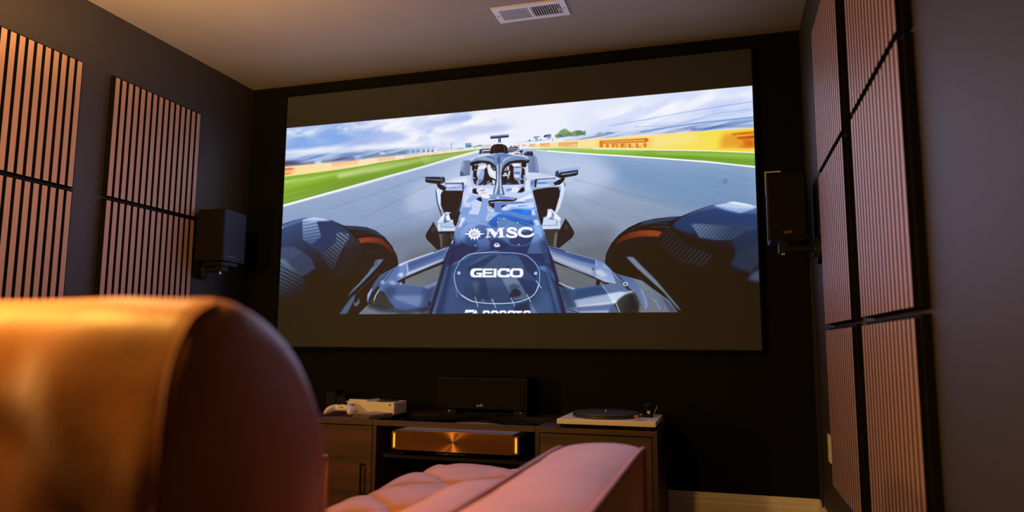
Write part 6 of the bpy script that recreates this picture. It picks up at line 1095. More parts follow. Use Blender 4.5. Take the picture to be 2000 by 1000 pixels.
 {'p':[1319.7,577.6,1326.5,551.8,1346.2,522],'c':'3a302c','b':3.0,'s':1,'w':5.0,'a':0.6},
 {'p':[1384,573.4,1409.5,575,1438.4,606.6,1487.5,658.5,1527.6,709.5,1571.1,764,1555.1,755.6,1511.4,700.9,1462.7,653.8,1421.5,614.7],'c':'76809a','b':3.0,'g':(1421.8,593.3,1555.1,755.6,'6d827f')},
 {'p':[1499,707,1515.1,721.9,1554.9,765.9,1530.5,767.8],'c':'4a5470','b':3.0},
 {'p':[1467.8,717.1,1478,725.6,1494,750.9,1502,765.6,1507.3,742.7,1494.7,717.5,1462.3,674.9,1421.1,640.2],'c':'56586a','b':1.6,'s':1,'w':2.2,'a':0.7},
 {'p':[1470.7,721.4,1482.1,729.9,1498,759.3],'c':'9db0d8','b':2,'s':1,'w':3.2,'a':0.7},
 {'p':[1570.3,618.3,1706,629.8,1828,689.3,1824.6,785.7,1574.7,780.5],'c':'14100e','b':28,'a':0.9},
 {'p':[-32.3,714.2,91.4,706.6,201,672.5,274.1,761.3,-28.6,781.8],'c':'14100e','b':28,'a':0.9},
]
# ------------------------------------------------------------------ projection screen with the film frame
SX0, SX1, SZ0, SZ1 = 0.268, 2.999, 0.824, 2.361
PX0, PX1, PZ0, PZ1 = 0.2695, 2.9995, 1.012, 2.1625
def film_material():
    px = paint(FRAME_ART); h, w = FH, FW
    q = np.where(px <= 0.04045, px / 12.92, ((px + 0.055) / 1.055) ** 2.4)
    q = np.clip(q - np.array([0.022, 0.012, 0.004]), 0, 1)          # the room light on the fabric is added by the renderer
    px = np.where(q <= 0.0031308, q * 12.92, 1.055 * q ** (1 / 2.4) - 0.055)
    im = bpy.data.images.new('painted_film_frame', w, h, alpha=False)
    a = np.ones((h, w, 4), np.float32); a[..., :3] = px[::-1]; im.pixels.foreach_set(a.ravel()); im.update(); im.pack()
    m = M['fabric'].copy(); m.name = 'screen_fabric_showing_film'; nt = m.node_tree; N = nt.nodes; L = nt.links; b = N['Principled BSDF']
    uv = N.new('ShaderNodeUVMap'); uv.uv_map = 'film'; tx = N.new('ShaderNodeTexImage'); tx.image = im; tx.extension = 'CLIP'
    L.new(uv.outputs['UV'], tx.inputs['Vector']); L.new(tx.outputs['Color'], b.inputs['Emission Color']); b.inputs['Emission Strength'].default_value = 0.98
    return m
scr = thing('projection_screen', 'large fixed-frame projection screen showing a race car driving on a track', 'screen', (1.6335, 0, 0.824))
def screen_surface():
    cx = 1.6335; bm = B(); uvl = bm.loops.layers.uv.new('film')
    vs = [bm.verts.new((x - cx, -0.022, z - 0.824)) for x, z in ((SX0, SZ0), (SX1, SZ0), (SX1, SZ1), (SX0, SZ1))]
    f = bm.faces.new(vs)
    for l in f.loops:
        x, z = l.vert.co.x + cx, l.vert.co.z + 0.824
        l[uvl].uv = ((x - PX0) / (PX1 - PX0), (z - PZ0) / (PZ1 - PZ0))
    r = bmesh.ops.extrude_face_region(bm, geom=[f])
    for v in r['geom']:
        if isinstance(v, bmesh.types.BMVert): v.co.y += 0.010
    bmesh.ops.recalc_face_normals(bm, faces=bm.faces)
    for fc in bm.faces:
        if abs(fc.normal.y) < 0.5 or fc.normal.y > 0.5:
            for l in fc.loops: l[uvl].uv = (-0.5, -0.5)
    me = bpy.data.meshes.new('screen_fabric'); bm.to_mesh(me); bm.free(); me.materials.append(film_material())
    o = bpy.data.objects.new('screen_fabric', me); C.objects.link(o); o.parent = scr
screen_surface()
for (a, b, c, d) in ((-1.3785, 1.3785, -0.012, 0.0005), (-1.3785, 1.3785, 1.5365, 1.549), (-1.3785, -1.3655, -0.012, 1.549), (1.3655, 1.3785, -0.012, 1.549)):
    part('frame_bar', M['velvet'], scr, (a, b, -0.030, -0.001, c, d), bev=0.003)

# ------------------------------------------------------------------ acoustic slat panels
def slat_mesh():
    bm = B(); box(bm, -0.0132, 0.0132, 0, 0.012, 0, 0.585, bev=0.0008, seg=1)
    bmesh.ops.recalc_face_normals(bm, faces=bm.faces)
    me = bpy.data.meshes.new('slat'); bm.to_mesh(me); bm.free(); me.materials.append(M['slat']); me.materials.append(M['felt'])
    for p in me.polygons: p.material_index = 0 if p.normal.y < -0.95 else 1        # veneered face on a black core
    return me
SLAT = slat_mesh()
def acoustic_panel(loc, rz, label, group):
    """local: back on y = 0, front towards -y, 0.6 wide, slats upright"""
    t = thing('acoustic_panel', label, 'panel', loc, rz, group)
    part('felt_backing', M['felt'], t, (-0.302, 0.300, -0.019, 0.0, -0.002, 0.594), bev=0.001)
    for i in range(15):
        s = bpy.data.objects.new('slat', SLAT); C.objects.link(s); s.parent = t
        s.location = (-0.2865 + i * 0.0400, -0.0305, 0.0)
ROWS = (1.536, 0.930, 0.322)
RN = ('top', 'middle', 'bottom')
for yc, who in ((-1.555, 'nearer the recliner'), (-0.780, 'beside the blue-lit speaker')):
    for k in (0, 1):
        acoustic_panel((0, yc, ROWS[k]), PI / 2, f'square wood-slat acoustic panel in {RN[k]} row of left wall, column {who}', 'slat panels on the left wall')
for yc, who in ((-1.005, 'next to the screen wall'), (-1.765, 'nearer the viewer')):
    for k in (0, 1, 2):
        acoustic_panel((W, yc, ROWS[k]), -PI / 2, f'wood-slat acoustic panel in {RN[k]} row of right wall, column {who}', 'slat panels on the right wall')

# ------------------------------------------------------------------ speakers on the side walls
def bookshelf_speaker(loc, rz, label, badge_m):
    t = thing('bookshelf_speaker', label, 'speaker', loc, rz, 'wall speakers beside the screen')
    w, d, h = 0.168, 0.215, 0.288
    part('cabinet', M['black_satin'], t, (-w / 2, w / 2, 0.006, d, 0, h), bev=0.003)
    part('baffle', M['black_plastic'], t, (-w / 2 + 0.003, w / 2 - 0.003, 0.0, 0.008, 0.003, h - 0.003), bev=0.002)
    part('grille', M['grille'], t, (-w / 2 + 0.007, w / 2 - 0.007, -0.010, 0.001, 0.012, h - 0.006), bev=0.004)
    lettering('badge', 'polk', 0.021, 0.0006, badge_m, t, (0, -0.0108, 0.030), (PI / 2, 0, 0))
    return t
LSP = bookshelf_speaker((0.124, -0.474, 1.292), 0.09, 'black bookshelf speaker on left wall with its right side lit blue by the screen', M['grille'])
RSP = bookshelf_speaker((3.105, -0.435, 1.310), -0.05, 'black bookshelf speaker with small light badge on right wall beside the screen', M['badge'])
part('side_label', M['badge'], LSP, (0.084, 0.0846, 0.03, 0.13, 0.0275, 0.0285))
def wall_mount(side):
    """bracket between the wall and the underside of the speaker"""
    if side < 0:
        t = thing('speaker_mount', 'black bracket under the left speaker with a small brass screw', 'bracket', (0, -0.40, 1.255), 0, 'speaker wall brackets')
        part('wall_plate', M['black_metal'], t, (0.0, 0.020, -0.035, 0.045, -0.055, 0.040), bev=0.006)
        bm = B(); cyl(bm, (0.045, -0.010, -0.050), (0.045, -0.010, 0.010), 0.016); obj('hinge', bm, M['black_metal'], t, True)
        part('arm', M['black_metal'], t, (0.015, 0.165, -0.018, 0.006, -0.022, 0.008), bev=0.004)
        part('top_plate', M['black_metal'], t, (0.060, 0.190, -0.045, 0.085, 0.012, 0.036), (0.130, 0.175, -0.030, 0.03, -0.016, 0.014), bev=0.003)
        bm = B(); cyl(bm, (0.155, -0.012, -0.034), (0.155, -0.012, -0.014), 0.006, seg=12); obj('screw', bm, M['screwm'], t, True)['label'] = 'small brass screw'
    else:
        t = thing('speaker_mount', 'black round-based bracket under the right speaker on right wall', 'bracket', (W, -0.42, 1.262), 0, 'speaker wall brackets')
        bm = B(); cyl(bm, (0, 0, 0), (-0.016, 0, 0), 0.066, 0.060, 40); cyl(bm, (-0.016, 0, 0), (-0.030, 0, 0), 0.040, 0.030, 32); obj('wall_plate', bm, M['black_metal'], t, True)
        part('arm', M['black_metal'], t, (-0.155, -0.025, -0.030, 0.002, -0.012, 0.014), bev=0.004)
        part('top_plate', M['black_metal'], t, (-0.205, -0.062, -0.028, 0.11, 0.036, 0.0475), (-0.170, -0.130, -0.028, 0.03, -0.014, 0.038), bev=0.003)
        for dx in (-0.155, -0.147):
            bm = B(); cyl(bm, (dx, -0.012, -0.022), (dx, -0.012, -0.012), 0.003, seg=10); obj('screw', bm, M['screwm'], t, True)
wall_mount(-1); wall_mount(1)
tag(part('corner_strip', M['trim'], None, (3.043, 3.049, -0.006, -0.0005, 1.591, 1.714), (3.049, 3.119, -0.006, -0.0005, 1.708, 1.714)), 'thin white L-shaped strip on the black wall behind the right speaker', 'strip')
bm = B(); tube(bm, smooth_path([(W - 0.004, -0.30, 1.30), (W - 0.02, -0.26, 1.20), (W - 0.012, -0.22, 0.95), (W - 0.012, -0.21, 0.55), (W - 0.014, -0.21, 0.14)], 6), 0.004, 8)
tag(obj('speaker_cable', bm, M['cable'], None, True), 'thin black cable running down right wall behind the right speaker', 'cable')

# ------------------------------------------------------------------ outlet on the right wall
t = thing('wall_outlet', 'white double power outlet low on the right wall by the slat panels', 'outlet', (W, -0.44, 0.425))
part('cover_plate', M['white_plastic'], t, (-0.006, 0, -0.037, 0.037, -0.058, 0.058), bev=0.0025)
for z in (-0.021, 0.021):
    f = part('socket', M['white_plastic'], t, (-0.0085, -0.005, -0.017, 0.017, z - 0.014, z + 0.014), bev=0.002)
    part('slot', M['ink'], f, (-0.0088, -0.0080, -0.008, -0.005, z - 0.002, z + 0.007), (-0.0088, -0.0080, 0.005, 0.008, z - 0.002, z + 0.007), (-0.0088, -0.0080, -0.002, 0.002, z - 0.010, z - 0.006))

# ------------------------------------------------------------------ ceiling register
t = thing('ceiling_vent', 'white metal air vent with two banks of louvres in the ceiling', 'vent', (1.978, -0.574, H))
bm = B(); hw, hd = 0.178, 0.0785
def ring(bm, x0, x1, y0, y1, X0, X1, Y0, Y1, z0, z1):
    o = [(X0, Y0), (X1, Y0), (X1, Y1), (X0, Y1)]; i = [(x0, y0), (x1, y0), (x1, y1), (x0, y1)]
    a = [bm.verts.new((*p, z1)) for p in o]; b = [bm.verts.new((*p, z0)) for p in i]; c = [bm.verts.new((*p, z1)) for p in i]
    for k in range(4):
        n = (k + 1) % 4; bm.faces.new((a[k], a[n], b[n], b[k])); bm.faces.new((b[k], b[n], c[n], c[k]))
box(bm, -hw, hw, -hd, -0.049, -0.007, -0.001); box(bm, -hw, hw, 0.049, hd, -0.007, -0.001); box(bm, -hw, -0.148, -0.049, 0.049, -0.007, -0.001); box(bm, 0.148, hw, -0.049, 0.049, -0.007, -0.001); box(bm, -0.006, 0.006, -0.049, 0.049, -0.007, -0.001)
prism(bm, [(-hd, -0.001), (-hd - 0.006, -0.001), (-hd, -0.007)], 0, -hw, hw)
obj('face_plate', bm, M['steel'], t)
part('duct_shade_sheet', M['ink'], t, (-0.150, 0.150, -0.052, 0.052, -0.0006, -0.0002))  # flat black sheet painted in place of the shaded duct opening
for bank, lean in ((-0.077, 0.55), (0.077, -0.75)):
    for i in range(12):
        bm = B(); x = bank - 0.0645 + i * 0.0117
        c, s = math.cos(lean), math.sin(lean)
        box(bm, -0.0006, 0.0006, -0.0485, 0.0485, -0.0055, 0.0055)
        for v in bm.verts: v.co = Vector((x + v.co.x * c + v.co.z * s, v.co.y, -0.0062 + (v.co.z * c - v.co.x * s) * 0.9))
        obj('louvre', bm, M['steel'], t)
for x in (-0.163, 0.163):
    bm = B(); cyl(bm, (x, 0, -0.0095), (x, 0, -0.006), 0.0035, 0.005, 12); obj('screw', bm, M['badge'], t, True)
part('damper_lever', M['steel'], t, (0.1385, 0.1425, -0.012, 0.004, -0.020, -0.004), (0.1385, 0.150, -0.012, -0.006, -0.020, -0.017), bev=0.001)
# round lamp just above the picture's upper edge; assumed fixture, added for a soft ceiling shadow that does not show
t = thing('assumed_ceiling_light', 'assumed round flush ceiling light, switched off, above the middle of the room', 'light', (1.40, -1.325, H))
bm = B(); lathe(bm, [(0.165, 0.0), (0.17, -0.02), (0.165, -0.035)]); obj('rim', bm, M['steel'], t, True)
bm = B(); lathe(bm, [(0.160, -0.033), (0.162, -0.075), (0.148, -0.115), (0.110, -0.145), (0.060, -0.158), (0.01, -0.162)]); obj('glass_bowl', bm, M['white_plastic'], t, True)
bm = B(); cyl(bm, (0, 0, -0.16), (0, 0, -0.180), 0.010, 0.006, 16); obj('finial', bm, M['chrome'], t, True)

# ------------------------------------------------------------------ media console
CX0, CX1, CYF, CYB, CT = 0.735, 2.540, -0.580, -0.030, 0.482
t = thing('media_console', 'dark walnut media console with open middle bay below the screen', 'cabinet', ((CX0 + CX1) / 2, CYB, 0))
ox, oy = t.location.x, t.location.y
def cbox(x0, x1, y0, y1, z0, z1): return (x0 - ox, x1 - ox, y0 - oy, y1 - oy, z0, z1)
OX0, OX1, OY0, OY1 = 1.205, 2.005, -0.548, -0.195
part('top_board', M['walnut'], t, cbox(CX0, OX0, CYF, CYB, CT - 0.024, CT), cbox(OX1, CX1, CYF, CYB, CT - 0.024, CT), cbox(OX0, OX1, OY1, CYB, CT - 0.024, CT), cbox(OX0, OX1, CYF, OY0, CT - 0.024, CT), bev=0.0015)
part('opening_edge', M['black_plastic'], t, cbox(OX0 - 0.002, OX0 + 0.004, OY0, OY1, CT - 0.03, CT + 0.002), cbox(OX1 - 0.004, OX1 + 0.002, OY0, OY1, CT - 0.03, CT + 0.002), cbox(OX0, OX1, OY1 - 0.004, OY1 + 0.002, CT - 0.03, CT + 0.002))
for x0 in (CX0, CX1 - 0.022): part('side_panel', M['walnut_v'], t, cbox(x0, x0 + 0.022, CYF + 0.001, CYB, 0.05, CT - 0.024), bev=0.001)
for x0 in (1.204, 2.004): part('divider', M['walnut_v'], t, cbox(x0, x0 + 0.020, CYF + 0.001, CYB, 0.07, CT - 0.0245), bev=0.001)
part('bottom_board', M['walnut'], t, cbox(CX0 + 0.022, CX1 - 0.022, CYF + 0.004, CYB, 0.05, 0.07))
part('back_board', M['black_plastic'], t, cbox(CX0 + 0.022, CX1 - 0.022, CYB - 0.006, CYB, 0.07, CT - 0.02))
part('plinth', M['black_plastic'], t, cbox(CX0 + 0.03, CX1 - 0.03, CYF + 0.05, CYB - 0.02, 0.0, 0.05))
part('middle_shelf', M['black_plastic'], t, cbox(1.224, 2.004, CYF + 0.045, CYB - 0.01, 0.306, 0.322))
for x0, x1, hx in ((CX0 + 0.004, 1.2015, 1.162), (2.0265, 2.5155, 2.070)):
    d = part('door', M['walnut'], t, cbox(x0, x1, CYF - 0.0, CYF + 0.019, 0.056, CT - 0.0275), bev=0.001)
    bm = B(); y = CYF - 0.028 - oy; hx -= ox
    tube(bm, [(hx, y, 0.130), (hx, y, 0.285)], 0.0055, 12)
    for z in (0.14, 0.275): cyl(bm, (hx, y, z), (hx, CYF - oy + 0.001, z), 0.004, seg=12)
    obj('handle', bm, M['black_metal'], d, True)['label'] = 'slim black bar handle'

# ------------------------------------------------------------------ ultra short throw projector in the middle bay
t = thing('projector', 'low black projector with spun copper front and glowing amber side bars in the console', 'projector', (1.612, -0.566, 0.3226), 0.0)
part('body', M['black_satin'], t, (-0.322, 0.322, 0.0, 0.345, 0.022, 0.116), bev=0.006)
top = part('top_cover', M['grey_top'], t, (-0.288, 0.288, 0.004, 0.150, 0.1135, 0.1195), bev=0.003)
bm = B(); box(bm, -0.16, 0.16, 0.17, 0.30, 0.114, 0.1180, bev=0.0015, seg=2); obj('lens_window', bm, M['lens'], t)
bm = B(); box(bm, -0.289, 0.289, -0.010, 0.002, -0.046, 0.046, bev=0.002); fp = obj('front_panel', bm, M['copper'], t, loc=(0, 0, 0.073)); fp['label'] = 'spun copper front panel'
part('badge', M['ink'], t, *[(-0.021 + k * 0.007, -0.0166 + k * 0.007, -0.0106, -0.0100, 0.0705, 0.0750) for k in range(6)])
for s in (-1, 1):
    r_ = part('light_recess', M['amber_dim'], t, (s * 0.300 - 0.009, s * 0.300 + 0.009, -0.005, 0.004, 0.032, 0.110), bev=0.003)
    x = s * 0.300 + 0.002
    part('light_bar', M['amber'], r_, (x - 0.0032, x + 0.0032, -0.0075, -0.003, 0.039, 0.102), bev=0.002)
part('sensor_lip', M['black_plastic'], t, (-0.09, 0.06, -0.004, 0.03, 0.012, 0.024), bev=0.003)
part('power_light', M['badge'], t, (-0.042, -0.026, -0.0048, -0.003, 0.016, 0.019))
for x in (-0.28, 0.28):
    for y in (0.06, 0.30):
        bm = B(); cyl(bm, (x, y, 0.0), (x, y, 0.023), 0.014); obj('foot', bm, M['black_plastic'], t, True)
bm = B(); prism(bm, [(-0.19, 0.113), (-0.10, 0.128), (0.0, 0.131), (0.10, 0.128), (0.19, 0.113)], 1, 0.305, 0.342); obj('lens_hood', bm, M['grey_top'], t, True)
# padded black strip lying bent across the opening
bm = B()
pth = smooth_path([(1.30, -0.285, 0.462), (1.45, -0.285, 0.474), (1.60, -0.285, 0.490), (1.642, -0.285, 0.494)], 6) + smooth_path([(1.650, -0.285, 0.494), (1.72, -0.300, 0.484), (1.82, -0.350, 0.470), (1.92, -0.420, 0.462), (1.978, -0.455, 0.4605)], 6)
tube(bm, pth, 0.0150, 14); tag(obj('padded_strip', bm, M['felt'], None, True), 'black padded strip bent to a shallow peak across the console opening', 'strip')
part_support = None

# ------------------------------------------------------------------ centre speaker
t = thing('speaker_stand', 'low black tilting stand with two bright screws under the centre speaker', 'stand', (1.632, -0.115, CT + 0.0006))
part('base_bar', M['black_metal'], t, (-0.215, 0.215, -0.02, 0.02, 0.0, 0.010), bev=0.003)
for s in (-1, 1):
    bm = B(); prism(bm, [(-0.070, 0.0), (0.075, 0.0), (0.075, 0.030), (-0.070, 0.0335)], 0, s * 0.190 - 0.035, s * 0.190 + 0.035); bmesh.ops.bevel(bm, geom=bm.edges[:], offset=0.003, segments=2, affect='EDGES')
    f = obj('foot', bm, M['black_metal'], t)
    bm = B(); cyl(bm, (s * 0.193, -0.072, 0.018), (s * 0.193, -0.068, 0.018), 0.003, seg=12); obj('screw', bm, M['screwm'], f, True)
t = thing('center_speaker', 'wide black centre speaker with small badge on its stand under the screen', 'speaker', (1.632, -0.235, CT + 0.0348))
w, d, h = 0.484, 0.205, 0.157
part('cabinet', M['black_satin'], t, (-w / 2, w / 2, 0.006, d, 0, h), bev=0.003)
part('baffle', M['black_plastic'], t, (-w / 2 + 0.002, w / 2 - 0.002, 0.0, 0.008, 0.002, h - 0.002), bev=0.002)
part('grille', M['grille'], t, (-w / 2 + 0.004, w / 2 - 0.012, -0.010, 0.001, 0.009, h - 0.004), bev=0.003)
lettering('badge', 'polk', 0.019, 0.0006, M['badge'], t, (-0.004, -0.0108, 0.021), (PI / 2, 0, 0))

# ------------------------------------------------------------------ game console, case, controller, disc cases
t = thing('game_console', 'white flat game console with round black vent lying on the console', 'console', (1.0625, -0.345, CT))
bm = B(); box(bm, -0.1375, 0.1375, 0.0, 0.151, 0.002, 0.065, bev=0.002); obj('shell', bm, M['white_plastic'], t)
bm = B(); lathe(bm, [(0.060, 0.0650), (0.060, 0.0662), (0.055, 0.0668), (0.01, 0.0668)], (0.065, 0.080, 0)); v_ = obj('round_vent', bm, M['black_plastic'], t, True); v_['label'] = 'round black vent'
for k in range(9):
    bm = B(); yy = 0.035 + k * 0.0112; half = math.sqrt(max(0, 0.053 ** 2 - (yy - 0.080) ** 2)); box(bm, 0.065 - half, 0.065 + half, yy - 0.0022, yy + 0.0022, 0.0666, 0.0676); obj('vent_rib', bm, M['ink'], v_)
for k in range(11): part('side_rib', M['white_plastic'], t, (0.1372, 0.1392, 0.010, 0.143, 0.0075 + k * 0.005, 0.0100 + k * 0.005))
bm = B(); cyl(bm, (0.114, 0.0005, 0.052), (0.114, -0.0008, 0.052), 0.0062, seg=24); lg = obj('power_button', bm, M['ink'], t, True); lg['label'] = 'round black emblem button'
bm = B()
for sx in (-1, 1):
    tube(bm, [(0.114 + sx * 0.0042, -0.0009, 0.0478), (0.114 + sx * 0.0022, -0.0009, 0.0515), (0.114, -0.0009, 0.0542), (0.114 + sx * 0.003, -0.0009, 0.0572)], 0.0006, 6)
obj('emblem_cross', bm, M['white_plastic'], lg)
bm = B(); cyl(bm, (-0.110, 0.0, 0.014), (-0.110, -0.001, 0.014), 0.003, seg=12); obj('pair_button', bm, M['badge'], t)
for x in (0.078, 0.086): pass
for x in (-0.12, 0.12):
    for y in (0.02, 0.13):
        bm = B(); cyl(bm, (x, y, 0), (x, y, 0.003), 0.006, seg=12); obj('foot', bm, M['black_plastic'], t)
t = thing('slim_case', 'thin pale case with dark printed cover lying on the game console', 'case', (0.990, -0.268, CT + 0.0652), -0.10)
part('tray', M['white_plastic'], t, (-0.056, 0.056, -0.058, 0.058, 0.0, 0.009), bev=0.0015)
part('cover', M['dark_cover'], t, (-0.0545, 0.0545, -0.0565, 0.0565, 0.0088, 0.0108))

def controller():
    t = thing('game_controller', 'white game controller with black thumbsticks in front of the game console', 'controller', (0.945, -0.408, CT), 0.12)
    bm = B(); NX, NT = 40, 20
    rows = []
    for i in range(NX + 1):
        u = -1 + 2 * i / NX; au = abs(u); x = 0.0765 * u
        wob = max(0.0, (au - 0.40) / 0.60)
        # grip: towards the viewer (-y) and downwards at both ends
        cy = -0.012 - 0.034 * math.sin(min(1, wob * 1.25) * PI / 2) ** 1.3 + (0.012 if au < 0.4 else 0.012 * (1 - wob))
        cz = 0.036 - 0.013 * wob ** 1.4
        ry = 0.029 + 0.020 * math.sin(min(1, wob * 1.1) * PI * 0.55)
        rz = 0.0175 + 0.002 * math.sin(wob * PI)
        e = (1 - au ** 6) ** 0.5 if au < 1 else 0.0
        e = max(e, 0.02)
        ring_ = []
        for k in range(NT):
            a = 2 * PI * k / NT; ca, sa = math.cos(a), math.sin(a)
            sx = math.copysign(abs(ca) ** 0.75, ca); sz = math.copysign(abs(sa) ** 0.8, sa)
            y = cy + ry * e * sx; z = cz + rz * e * sz
            if sx < 0 and wob > 0: z -= 0.012 * wob * (-sx)
            ring_.append(bm.verts.new((x, y, max(z, 0.0005))))
        rows.append(ring_)
    for a, b in zip(rows[:-1], rows[1:]):
        for k in range(NT): bm.faces.new((a[k], a[(k + 1) % NT], b[(k + 1) % NT], b[k]))
    bm.faces.new(rows[0]); bm.faces.new(rows[-1][::-1])
    obj('shell', bm, M['white_plastic'], t, 60)
    for x, y in ((-0.030, 0.010), (0.018, -0.008)):
        bm = B(); lathe(bm, [(0.006, 0.048), (0.0055, 0.061), (0.010, 0.0635), (0.0098, 0.0665), (0.002, 0.0658)], (x, y, 0), 20); obj('thumbstick', bm, M['black_plastic'], t, True)
    part('direction_pad', M['black_plastic'], t, (-0.026, -0.008, -0.010, -0.004, 0.050, 0.0555), (-0.020, -0.014, -0.016, 0.002, 0.050, 0.0555), bev=0.001)
    for x, y, c in ((0.044, 0.018, 'd8a020'), (0.052, 0.010, '8c2a20'), (0.036, 0.010, '24406a'), (0.044, 0.002, '2f6a30')):
        bm = B(); lathe(bm, [(0.0042, 0.048), (0.0042, 0.0555), (0.002, 0.0565)], (x, y, 0), 14); obj('face_button', bm, M.setdefault('btn' + c, mat('button_' + c, c, 0.4)), t, True)
    bm = B(); box(bm, -0.004, 0.012, -0.0325, -0.029, 0.0405, 0.0435, bev=0.0008); box(bm, -0.014, -0.011, -0.0325, -0.029, 0.0405, 0.0435, bev=0.0006); obj('port', bm, M['ink'], t)
controller()
for k, (dx, rz, lab) in enumerate(((0.0, -0.42, 'clear disc case under another, on the console edge by the opening'), (0.006, -0.40, 'clear disc case with printed sleeve, uppermost beside the controller'))):
    t = thing('disc_case', lab, 'case', (1.142 + dx, -0.470 + dx * 0.3, CT + k * 0.0112), rz, 'stacked disc cases')
    part('case_shell', M['clear'], t, (-0.0625, 0.0625, -0.071, 0.071, 0.0, 0.0102), bev=0.001)
    part('sleeve', M['sleeve'], t, (-0.056, 0.058, -0.066, 0.066, 0.0103, 0.0108))
for (x, y, s, hh, lab) in ((0.775, -0.205, 0.030, 0.112, 'tall dark box at the left end of the console beside the recliner'), (0.838, -0.205, 0.028, 0.088, 'lower dark box between the tall dark box and the game console')):
    t = thing('storage_box', lab, 'box', (x, y, CT), 0, 'dark boxes on the console')
    part('body', M['black_plastic'], t, (-s, s, -0.04, 0.04, 0, hh - 0.012), bev=0.003)
    part('lid', M['black_satin'], t, (-s - 0.001, s + 0.001, -0.041, 0.041, hh - 0.014, hh), bev=0.003)

# ------------------------------------------------------------------ turntable
t = thing('turntable', 'white turntable with black platter and orange cartridge on right end of console', 'turntable', (2.319, -0.385, CT + 0.0006), 0.0)
part('plinth', M['white_satin'], t, (-0.216, 0.216, -0.195, 0.165, 0.016, 0.038), bev=0.003)
for x in (-0.185, 0.185):
    for y in (-0.155, 0.130):
        bm = B(); cyl(bm, (x, y, 0), (x, y, 0.017), 0.022, 0.026, 24); obj('foot', bm, M['black_plastic'], t, True)
bm = B(); lathe(bm, [(0.100, 0.0385), (0.150, 0.0395), (0.152, 0.041), (0.152, 0.0485), (0.150, 0.050)], (-0.026, -0.010, 0), 96); obj('lower_platter', bm, M['platter'], t, True)
bm = B(); lathe(bm, [(0.148, 0.0497), (0.151, 0.051), (0.151, 0.056), (0.149, 0.0575)], (-0.026, -0.010, 0), 96); pl = obj('platter', bm, M['platter'], t, True)
bm = B(); lathe(bm, [(0.147, 0.0573), (0.147, 0.0595), (0.01, 0.0595)], (-0.026, -0.010, 0), 96); obj('slipmat', bm, M['mat_rubber'], pl, True)
bm = B(); lathe(bm, [(0.0035, 0.059), (0.0035, 0.066), (0.002, 0.069)], (-0.026, -0.010, 0), 16); obj('spindle', bm, M['chrome'], pl, True)
bm = B(); box(bm, 0.130, 0.185, 0.000, 0.105, 0.037, 0.046, bev=0.004); cyl(bm, (0.160, 0.070, 0.045), (0.160, 0.070, 0.088), 0.021, 0.019, 32); box(bm, 0.143, 0.168, 0.055, 0.09, 0.08, 0.093, bev=0.003); ab = obj('arm_base', bm, M['black_plastic'], t, True)
bm = B(); cyl(bm, (0.160, 0.100, 0.082), (0.160, 0.125, 0.083), 0.017, seg=28); obj('counterweight', bm, M['black_metal'], ab, True)
bm = B(); tube(bm, [(0.160, 0.095, 0.082), (0.158, 0.03, 0.080), (0.141, -0.085, 0.068), (0.134, -0.120, 0.064)], 0.0042, 12); ta = obj('tonearm', bm, M['black_metal'], t, True)
bm = B(); box(bm, 0.116, 0.139, -0.150, -0.112, 0.0615, 0.0665, bev=0.0015); obj('headshell', bm, M['black_plastic'], ta)
bm = B(); box(bm, 0.119, 0.136, -0.146, -0.126, 0.0470, 0.0615, bev=0.002); cg = obj('cartridge', bm, M['orange'], ta); cg['label'] = 'small orange cartridge'
bm = B(); box(bm, 0.1265, 0.1285, -0.1475, -0.1455, 0.0475, 0.061); box(bm, 0.1195, 0.1355, -0.1470, -0.1455, 0.0535, 0.0548); obj('cartridge_mark', bm, M['ink'], cg)
bm = B(); tube(bm, [(0.190, -0.02, 0.044), (0.195, -0.022, 0.062), (0.205, -0.024, 0.083), (0.208, -0.025, 0.094)], [0.0022, 0.0022, 0.0026, 0.0032], 10); obj('cue_lever', bm, M['chrome'], t, True)
bm = B(); cyl(bm, (0.168, -0.005, 0.062), (0.168, -0.012, 0.062), 0.008, seg=20); obj('anti_skate_dial', bm, M['chrome'], t, True)
bm = B(); prism(bm, [(-0.192, -0.174), (-0.176, -0.174), (-0.184, -0.158)], 2, 0.0379, 0.0384); box(bm, -0.172, -0.148, -0.173, -0.168, 0.0379, 0.0383); box(bm, -0.144, -0.130, -0.173, -0.169, 0.0379, 0.0383); obj('printed_mark', bm, M['ink'], t)

